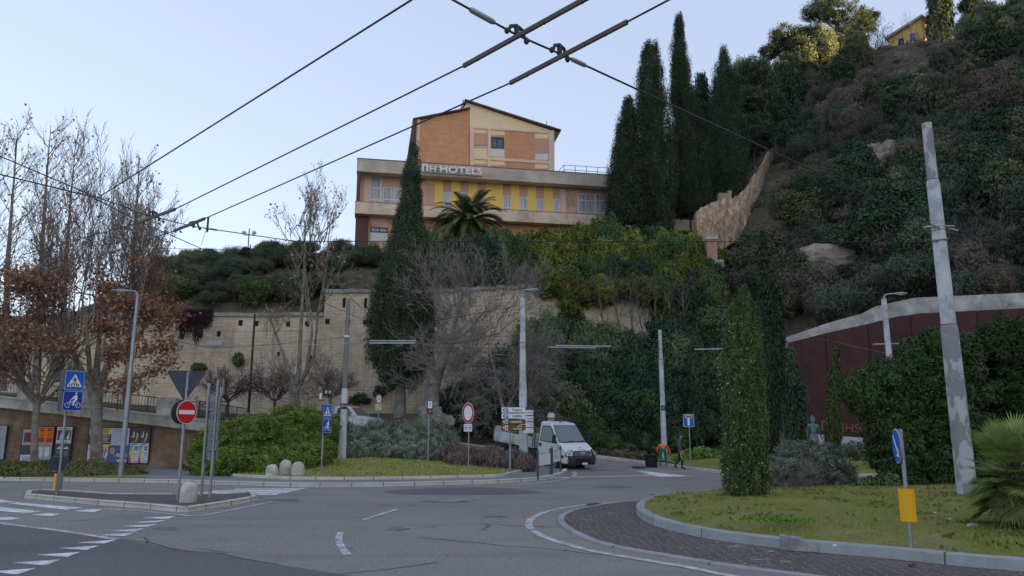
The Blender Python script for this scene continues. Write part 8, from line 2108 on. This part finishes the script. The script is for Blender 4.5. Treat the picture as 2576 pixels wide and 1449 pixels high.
# load of prunings and the tools standing in the bed
MT = Matrix.Translation(truck.location) @ truck.rotation_euler.to_matrix().to_4x4()
f = Foliage(); c = [(x, y, z) for x, y, z in [(rs.uniform(-.8, .8), rs.uniform(1.7, 4.1), 1.1+rs.random()*.55) for _ in range(60)]]
cc = np.array([tuple(MT @ Vector(q)) for q in c]); f.clumps(cc, .26, 40, .17, .35, lvar=.5); o = f.build('prunings', leafmat('prunings', [(.07, .05, .025), (.16, .10, .05), (.13, .15, .05)], nscale=2)); tag(o, 'heap of brown and green prunings in the bed of the white truck', 'garden waste')
p = MT @ Vector((.35, 1.6, 1.0)); b = MB().mat(B_twig); b.tube([(0, 0, 0), (.05, 0, 1.2)], .018, 6); b.mat(paint('shovel_blade', (.50, .51, .52), .5)); b.prism([(-.11, 1.18), (.21, 1.18), (.23, 1.52), (.16, 1.60), (-.06, 1.60), (-.13, 1.5)], -.02, .01); o = b.build('shovel', loc=p); tag(o, 'pale bladed shovel standing up behind the cab of the white truck', 'shovel')
p = MT @ Vector((.72, 1.6, 1.0)); b = MB().mat(B_twig); b.tube([(0, 0, 0), (.04, 0, 1.2)], .016, 6); b.mat(paint('rake_tine', (.13, .12, .07), .7))
for i in range(9): b.tube([(.04, 0, 1.2), (.04+(i-4)*.045, 0, 1.62)], .007, 4)
o = b.build('rake', loc=p); tag(o, 'fan shaped leaf rake standing beside the shovel behind the truck cab', 'rake')

# white pickup behind the hedge
pbz = P(884, 1060, 49.5); pbz.z = ramp_z(pbz.x, 49.5)[1]-.08
pk = thing('pickup', pbz, 'white pickup cab seen over the rosemary bush, going down the ramp', 'pickup', None, R(72)); 
prof = [(-1.75, .45), (-1.8, .75), (-1.72, .98), (-.85, 1.12), (-.3, 1.66), (.05, 1.76), (.72, 1.77), (.86, 1.7), (.92, 1.05), (2.6, 1.03), (2.62, .5)]
b = MB().mat(M_tw); hw2 = cab_shell(b, prof, 1.7, 1.36, 1.05, 1.77); bev(b.build('body', pk), .05, 3, 20); hw = hw2
b = MB().mat(M_wind); slopeq(b, -.83, 1.15, -.32, 1.64, .1, .1, .014); b.build('windscreen', pk)
for sx in (-1, 1):
    pts = [(-.62, 1.14), (.62, 1.14), (.60, 1.62), (.02, 1.66), (-.22, 1.58)]; q = [(sx*(hw(z)+.012), y, z) for y, z in pts]; b = MB().mat(M_wind); b.add(q if sx > 0 else q[::-1], [tuple(range(5))]); b.build('side_window', pk)
    m = MB().mat(M_tw); m.bevbox((sx*1.0, -.6, 1.18), (.2, .1, .16), .03); m.build('mirror', pk)
    for y_ in (-1.15, 1.75): wheel(pk, (sx*.72, y_, .32), .32, .2)

# ------------------------------------------------------------------ people
def figure(name, joints, edges, mats, zone, root, sub=2):
    """joints: {key:(co, radius)}; one skinned surface; zone(co, nearest) -> material index"""
    keys = list(joints); idx = {k: i for i, k in enumerate(keys)}
    me = bpy.data.meshes.new(name); me.from_pydata([joints[k][0] for k in keys], [(idx[a], idx[c]) for a, c in edges], [])
    o = bpy.data.objects.new(name, me); COL.objects.link(o)
    m = o.modifiers.new('skin', 'SKIN'); m.use_smooth_shade = True; m.branch_smoothing = .6
    for i, k in enumerate(keys):
        v = me.skin_vertices[0].data[i]; r = joints[k][1]; v.radius = r if hasattr(r, '__len__') else (r, r); v.use_root = (k == 'pelvis')
    s_ = o.modifiers.new('sub', 'SUBSURF'); s_.levels = sub; s_.render_levels = sub
    dg = bpy.context.evaluated_depsgraph_get(); ev = o.evaluated_get(dg); m2 = bpy.data.meshes.new_from_object(ev)
    bpy.data.objects.remove(o); m2.name = name; m2.materials.clear()
    for mm in mats: m2.materials.append(mm)
    for p in m2.polygons: p.material_index = zone(p.center); p.use_smooth = True
    o = bpy.data.objects.new(name, m2); COL.objects.link(o); o.parent = root; return o
def hand(J, E, wrist, p, d, side, tag_, fr=.009, curl=.35):
    """palm and five fingers from wrist joint key; p palm centre, d pointing direction, side = across-the-palm vector"""
    d = Vector(d).normalized(); side = Vector(side).normalized(); n = d.cross(side); p = Vector(p)
    J[tag_+'palm'] = (tuple(p), (.036, .020)); E.append((wrist, tag_+'palm'))
    for i, (off, L) in enumerate(((-.030, .062), (-.010, .072), (.010, .068), (.028, .055))):
        a = p+side*off+d*.045; b_ = a+(d+n*curl*.5).normalized()*L*.55; c_ = b_+(d+n*curl*1.5).normalized()*L*.45
        J[f'{tag_}f{i}a'] = (tuple(a), fr*1.15); J[f'{tag_}f{i}b'] = (tuple(b_), fr); J[f'{tag_}f{i}c'] = (tuple(c_), fr*.8); E += [(tag_+'palm', f'{tag_}f{i}a'), (f'{tag_}f{i}a', f'{tag_}f{i}b'), (f'{tag_}f{i}b', f'{tag_}f{i}c')]
    a = p-side*.045-d*.0; b_ = a-side*.02+d*.035+n*.012; J[tag_+'ta'] = (tuple(a), fr*1.3); J[tag_+'tb'] = (tuple(b_), fr); E += [(tag_+'palm', tag_+'ta'), (tag_+'ta', tag_+'tb')]
M_skin = paint('skin', (.42, .24, .17), .6, var=.05); M_gj = paint('jacket_grey', (.085, .08, .09), .85, var=.15, scale=8); M_bt = paint('trousers_black', (.02, .02, .026), .85); M_sh = paint('shoe_brown', (.07, .045, .03), .7); M_bean = paint('beanie_teal', (.02, .055, .075), .9); M_blue = paint('collar_blue', (.06, .06, .15), .85)
M_or = paint('hi_vis_orange', (.85, .11, .015), .6, var=.06); M_gt = paint('work_trousers_green', (.01, .13, .095), .8, var=.12); M_ref = paint('reflective_band', (.75, .38, .18), .4)
# walking man, facing right
J = {'pelvis': ((0, 0, .93), (.145, .115)), 'spine': ((-.01, 0, 1.10), (.14, .115)), 'chest': ((.0, 0, 1.30), (.165, .125)), 'neckb': ((.03, 0, 1.455), (.085, .08)), 'neck': ((.055, 0, 1.51), (.058, .058)), 'jaw': ((.085, 0, 1.565), (.062, .07)), 'head': ((.08, 0, 1.63), (.082, .095)), 'crown': ((.06, 0, 1.70), (.07, .08)),
     'nose': ((.185, 0, 1.605), .014)}
E = [('pelvis', 'spine'), ('spine', 'chest'), ('chest', 'neckb'), ('neckb', 'neck'), ('neck', 'jaw'), ('jaw', 'head'), ('head', 'crown'), ('head', 'nose')]
for s_, sg, arm in (('l', 1, (-.06, .12)), ('r', -1, (.0, .10))):
    J[s_+'sh'] = ((-.01, sg*.17, 1.40), .07); J[s_+'el'] = ((arm[0]-.03, sg*.225, 1.13), .052); J[s_+'wr'] = ((arm[1], sg*.22, .91), .034)
    E += [('chest', s_+'sh'), (s_+'sh', s_+'el'), (s_+'el', s_+'wr')]; hand(J, E, s_+'wr', (arm[1]+.03, sg*.22, .84), (.35, 0, -1), (1, 0, .35), s_)
J['lhip'] = ((.0, .09, .86), .095); J['lkn'] = ((-.03, .095, .48), .068); J['lan'] = ((-.27, .095, .17), .045); J['lhe'] = ((-.31, .095, .13), .04); J['ltoe'] = ((-.16, .095, .045), .042)
J['rhip'] = ((.0, -.09, .86), .095); J['rkn'] = ((.10, -.09, .48), .068); J['ran'] = ((.06, -.09, .10), .045); J['rhe'] = ((.02, -.09, .05), .042); J['rtoe'] = ((.24, -.09, .04), .042)
E += [('pelvis', 'lhip'), ('lhip', 'lkn'), ('lkn', 'lan'), ('lan', 'lhe'), ('lan', 'ltoe'), ('pelvis', 'rhip'), ('rhip', 'rkn'), ('rkn', 'ran'), ('ran', 'rhe'), ('ran', 'rtoe')]
def zone1(c):
    if c.z > 1.52: return 0
    if c.z > 1.46: return 5
    if abs(c.y) > .15 and c.z < .93: return 0
    if c.z > .86 or (abs(c.y) > .16): return 1
    if c.z > .14 and not (c.x < -.2 and c.z < .19): return 2
    return 3
pm = G(1712, 1181, 0); man = thing('person', pm, 'person in grey jacket, black trousers and dark beanie walking right beside the kerb', 'person', 'people', R(-8))
figure('body', J, E, [M_skin, M_gj, M_bt, M_sh, M_bean, M_blue], zone1, man)
b = MB().mat(M_bean); b.lathe([(.108, -.03), (.112, .0), (.108, .05), (.085, .10), (.045, .13), (.01, .14)], 18, (.065, 0, 1.67), sx=1.05, sy=.9); b.build('beanie', man)
b = MB().mat(M_k2) if False else MB().mat(S_k)
for sg in (-1, 1): b.ellipsoid((.158, sg*.033, 1.635), (.01, .013, .009), 8, 6)
b.build('eyes', man)
b = MB().mat(M_skin)
for sg in (-1, 1): b.ellipsoid((.06, sg*.088, 1.615), (.022, .012, .033), 8, 6)
b.build('ears', man)
# bending worker seen from behind
J = {'pelvis': ((0, 0, .93), (.16, .13)), 'spine': ((0, .12, 1.10), (.19, .15)), 'chest': ((0, .34, 1.15), (.21, .16)), 'neckb': ((0, .52, 1.02), (.085, .08)), 'neck': ((0, .58, .97), .055), 'jaw': ((0, .63, .90), .065), 'head': ((0, .68, .86), (.082, .085)), 'crown': ((0, .74, .80), .075), 'nose': ((0, .66, .77), .014)}
E = [('pelvis', 'spine'), ('spine', 'chest'), ('chest', 'neckb'), ('neckb', 'neck'), ('neck', 'jaw'), ('jaw', 'head'), ('head', 'crown'), ('head', 'nose')]
J['lsh'] = ((-.21, .36, 1.08), .10); J['lel'] = ((-.33, .28, .86), .07); J['lwr'] = ((-.27, .40, .66), .038); J['rsh'] = ((.21, .36, 1.06), .10); J['rel'] = ((.34, .34, .80), .07); J['rwr'] = ((.40, .42, .53), .04)
E += [('chest', 'lsh'), ('lsh', 'lel'), ('lel', 'lwr'), ('chest', 'rsh'), ('rsh', 'rel'), ('rel', 'rwr')]
hand(J, E, 'lwr', (-.24, .43, .60), (.4, .3, -.8), (1, 0, .4), 'l', curl=.7); hand(J, E, 'rwr', (.41, .45, .46), (.1, .2, -1), (1, 0, .1), 'r', curl=.7)
for s_, sg in (('l', -1), ('r', 1)):
    J[s_+'hip'] = ((sg*.10, -.01, .87), .11); J[s_+'kn'] = ((sg*.15, .05, .47), .078); J[s_+'an'] = ((sg*.16, -.02, .10), .05); J[s_+'he'] = ((sg*.16, -.06, .05), .042); J[s_+'toe'] = ((sg*.20, .14, .04), .045)
    E += [('pelvis', s_+'hip'), (s_+'hip', s_+'kn'), (s_+'kn', s_+'an'), (s_+'an', s_+'he'), (s_+'an', s_+'toe')]
def zone2(c):
    if c.y > .60 or (c.y > .54 and abs(c.x) < .08 and c.z < 1.0): return 0
    if abs(c.x) > .17 and c.y > .2 and c.z < (.64 if c.x < 0 else .50): return 0
    if c.z < .13: return 3
    if c.z < .97 and c.y < .2 and abs(c.x) < .27: return 2
    if .10 < c.y < .17 and abs(c.x) < .25: return 4
    if abs(c.x) > .3 and .74 < c.z < .80: return 4
    return 1
pw_ = G(1664, 1171, 0); pw_ = G(1669, 1172, 0); wk = thing('person', pw_, 'person in orange hi-vis jacket and green trousers bending over beside the black tub', 'person', 'people', R(-12))
figure('body', J, E, [M_skin, M_or, M_gt, M_sh, M_ref], zone2, wk)
b = MB().mat(paint('dark_hair', (.03, .022, .018), .9)); b.ellipsoid((0, .72, .86), (.098, .10, .10), 14, 10); b.build('hair', wk)
# black tub
pt_ = G(1639, 1176, 0); root = thing('plastic_tub', pt_, 'round black plastic tub standing in the road left of the bending worker', 'tub')
M_tub = paint('tub_black', (.014, .015, .018), .55, var=.2)
b = MB().mat(M_tub); b.lathe([(.30, 0), (.305, .02), (.34, .5), (.35, .60), (.375, .61), (.38, .65), (.36, .66), (.345, .64), (.32, .5), (.29, .05)], 28); b.build('tub_wall', root)
b = MB().mat(M_tub)
for sg in (-1, 1): b.tube([(sg*.365, -.1, .6), (sg*.43, -.08, .56), (sg*.43, .08, .56), (sg*.365, .1, .6)], .016, 6)
b.build('handles', root)
f = Foliage(); c = G(1604, 1176, .05); f.clumps(np.array([(c.x+rs.gauss(0, .22), c.y+rs.gauss(0, .15), .06) for _ in range(20)]), .12, 22, .12, .25, (1, 1, .5)); o = f.build('cut_twigs', L_scr); tag(o, 'small pile of cut twigs on the road left of the black tub', 'twigs')
# bronze statue by the red wall
M_brz = paint('green_bronze', (.10, .21, .20), .6, var=.3, scale=6, dirt=(.05, .05, .05), dirt_amt=.4); M_brz2 = paint('dull_bronze', (.09, .09, .10), .6, var=.3, scale=6)
ps_ = P(2050, 1135, 36); ps_.z = .35
st = thing('statue', ps_, 'green bronze warrior statue with helmet and cuirass behind the rosemary bush', 'statue')
hS = P(2050, 1050, 36).z-ps_.z; zo = hS-1.74
J = {'pelvis': ((0, 0, .93), (.15, .12)), 'spine': ((0, 0, 1.10), (.14, .11)), 'chest': ((0, 0, 1.30), (.19, .13)), 'neckb': ((0, 0, 1.45), .085), 'neck': ((0, 0, 1.50), .06), 'jaw': ((0, -.02, 1.56), .068), 'head': ((0, 0, 1.63), .088), 'crown': ((0, 0, 1.70), .075), 'nose': ((0, -.11, 1.60), .014)}
E = [('pelvis', 'spine'), ('spine', 'chest'), ('chest', 'neckb'), ('neckb', 'neck'), ('neck', 'jaw'), ('jaw', 'head'), ('head', 'crown'), ('head', 'nose')]
for s_, sg in (('l', -1), ('r', 1)):
    J[s_+'sh'] = ((sg*.21, 0, 1.40), .075); J[s_+'el'] = ((sg*.28, .02, 1.12), .055); J[s_+'wr'] = ((sg*.31, -.05, .88), .038); E += [('chest', s_+'sh'), (s_+'sh', s_+'el'), (s_+'el', s_+'wr')]; hand(J, E, s_+'wr', (sg*.32, -.08, .81), (0, -.2, -1), (0, 1, 0), s_, curl=.5)
    J[s_+'hip'] = ((sg*.10, 0, .86), .10); J[s_+'kn'] = ((sg*.13, -.03, .48), .07); J[s_+'an'] = ((sg*.15, 0, .08), .048); J[s_+'toe'] = ((sg*.18, -.15, .04), .042); E += [('pelvis', s_+'hip'), (s_+'hip', s_+'kn'), (s_+'kn', s_+'an'), (s_+'an', s_+'toe')]
J = {k: ((c[0], c[1], c[2]+zo), r) for k, (c, r) in J.items()}
figure('body', J, E, [M_brz, M_brz2], lambda c: 1 if (abs(c.x) > .24 or c.z-zo < .75 or .98 < c.z-zo < 1.1) else 0, st)
b = MB().mat(M_brz); b.lathe([(.11, -.08), (.115, 0), (.10, .07), (.05, .12), (.01, .13)], 16, (0, .01, 1.66+zo)); b.box((0, .02, 1.80+zo), (.03, .22, .10), taper=.5); b.build('helmet', st)
b = MB().mat(M_brz); b.lathe([(.24, -.22), (.2, -.05), (.165, .06), (.17, .12)], 18, (0, 0, .88+zo), sy=.8); b.build('kilt', st)
b = MB().mat(M_conc); b.bevbox((0, 0, zo/2-.1), (.6, .6, zo+.2), .03); b.build('plinth', st)
# litter and broken kerb stone
M_kst = M_kerbg
c = G(2014, 1391, 0); b = MB().mat(paint('broken_granite', (.23, .235, .24), .85, var=.25, scale=5, dirt=(.4, .38, .35), dirt_amt=.3, bump=.5))
vs_ = [(x*.8, y*.8, z*.75) for x, y, z in [(-.33, -.07, 0), (.33, -.10, 0), (.33, .12, 0), (-.33, .13, 0), (-.33, -.06, .30), (.0, -.09, .25), (.30, -.09, .11), (.30, .11, .12), (.02, .12, .26), (-.33, .13, .29)]]
b.add(vs_, [(3, 2, 1, 0), (0, 1, 6, 5, 4), (1, 2, 7, 6), (2, 3, 9, 8, 7), (3, 0, 4, 9), (4, 5, 8, 9), (5, 6, 7, 8)]); o = b.build('broken_kerb_stone', loc=c+Vector((0, .06, .02))); o.rotation_euler.z = R(-22); bev(o, .012, 2, 30); tag(o, 'broken kerb stone tilting up in the roundabout kerb', 'kerb stone')
c = G(2295, 1424, .03); b = MB().mat(paint('dry_leaf', (.14, .05, .025), .8)); b.ellipsoid((0, 0, .02), (.06, .035, .02), 9, 5); b.v = [(x, y, z+.015*math.sin(x*60)) for x, y, z in b.v]; o = b.build('dry_leaf', loc=c); tag(o, 'curled red brown leaf on the cobbled apron at the bottom right', 'leaf')
for i, (px_, py_, s_) in enumerate([(2446, 1322, .05), (2388, 1307, .03), (2350, 1290, .02), (2100, 1372, .02)]):
    c = S_(px_, py_, iz); o = rock('litter', c, s_, 60+i, S_w if i else paint('pale_stone', (.42, .42, .42), .8), n=2, sc=(1.8, .9, .6)); tag(o, ['pale flat stone on the lawn left of the fan palm', 'small scrap of white litter left of the pale flat stone', 'tiny white litter scrap beyond the yellow marker', 'tiny white litter scrap on the lawn by the broken kerb stone'][i], 'litter')
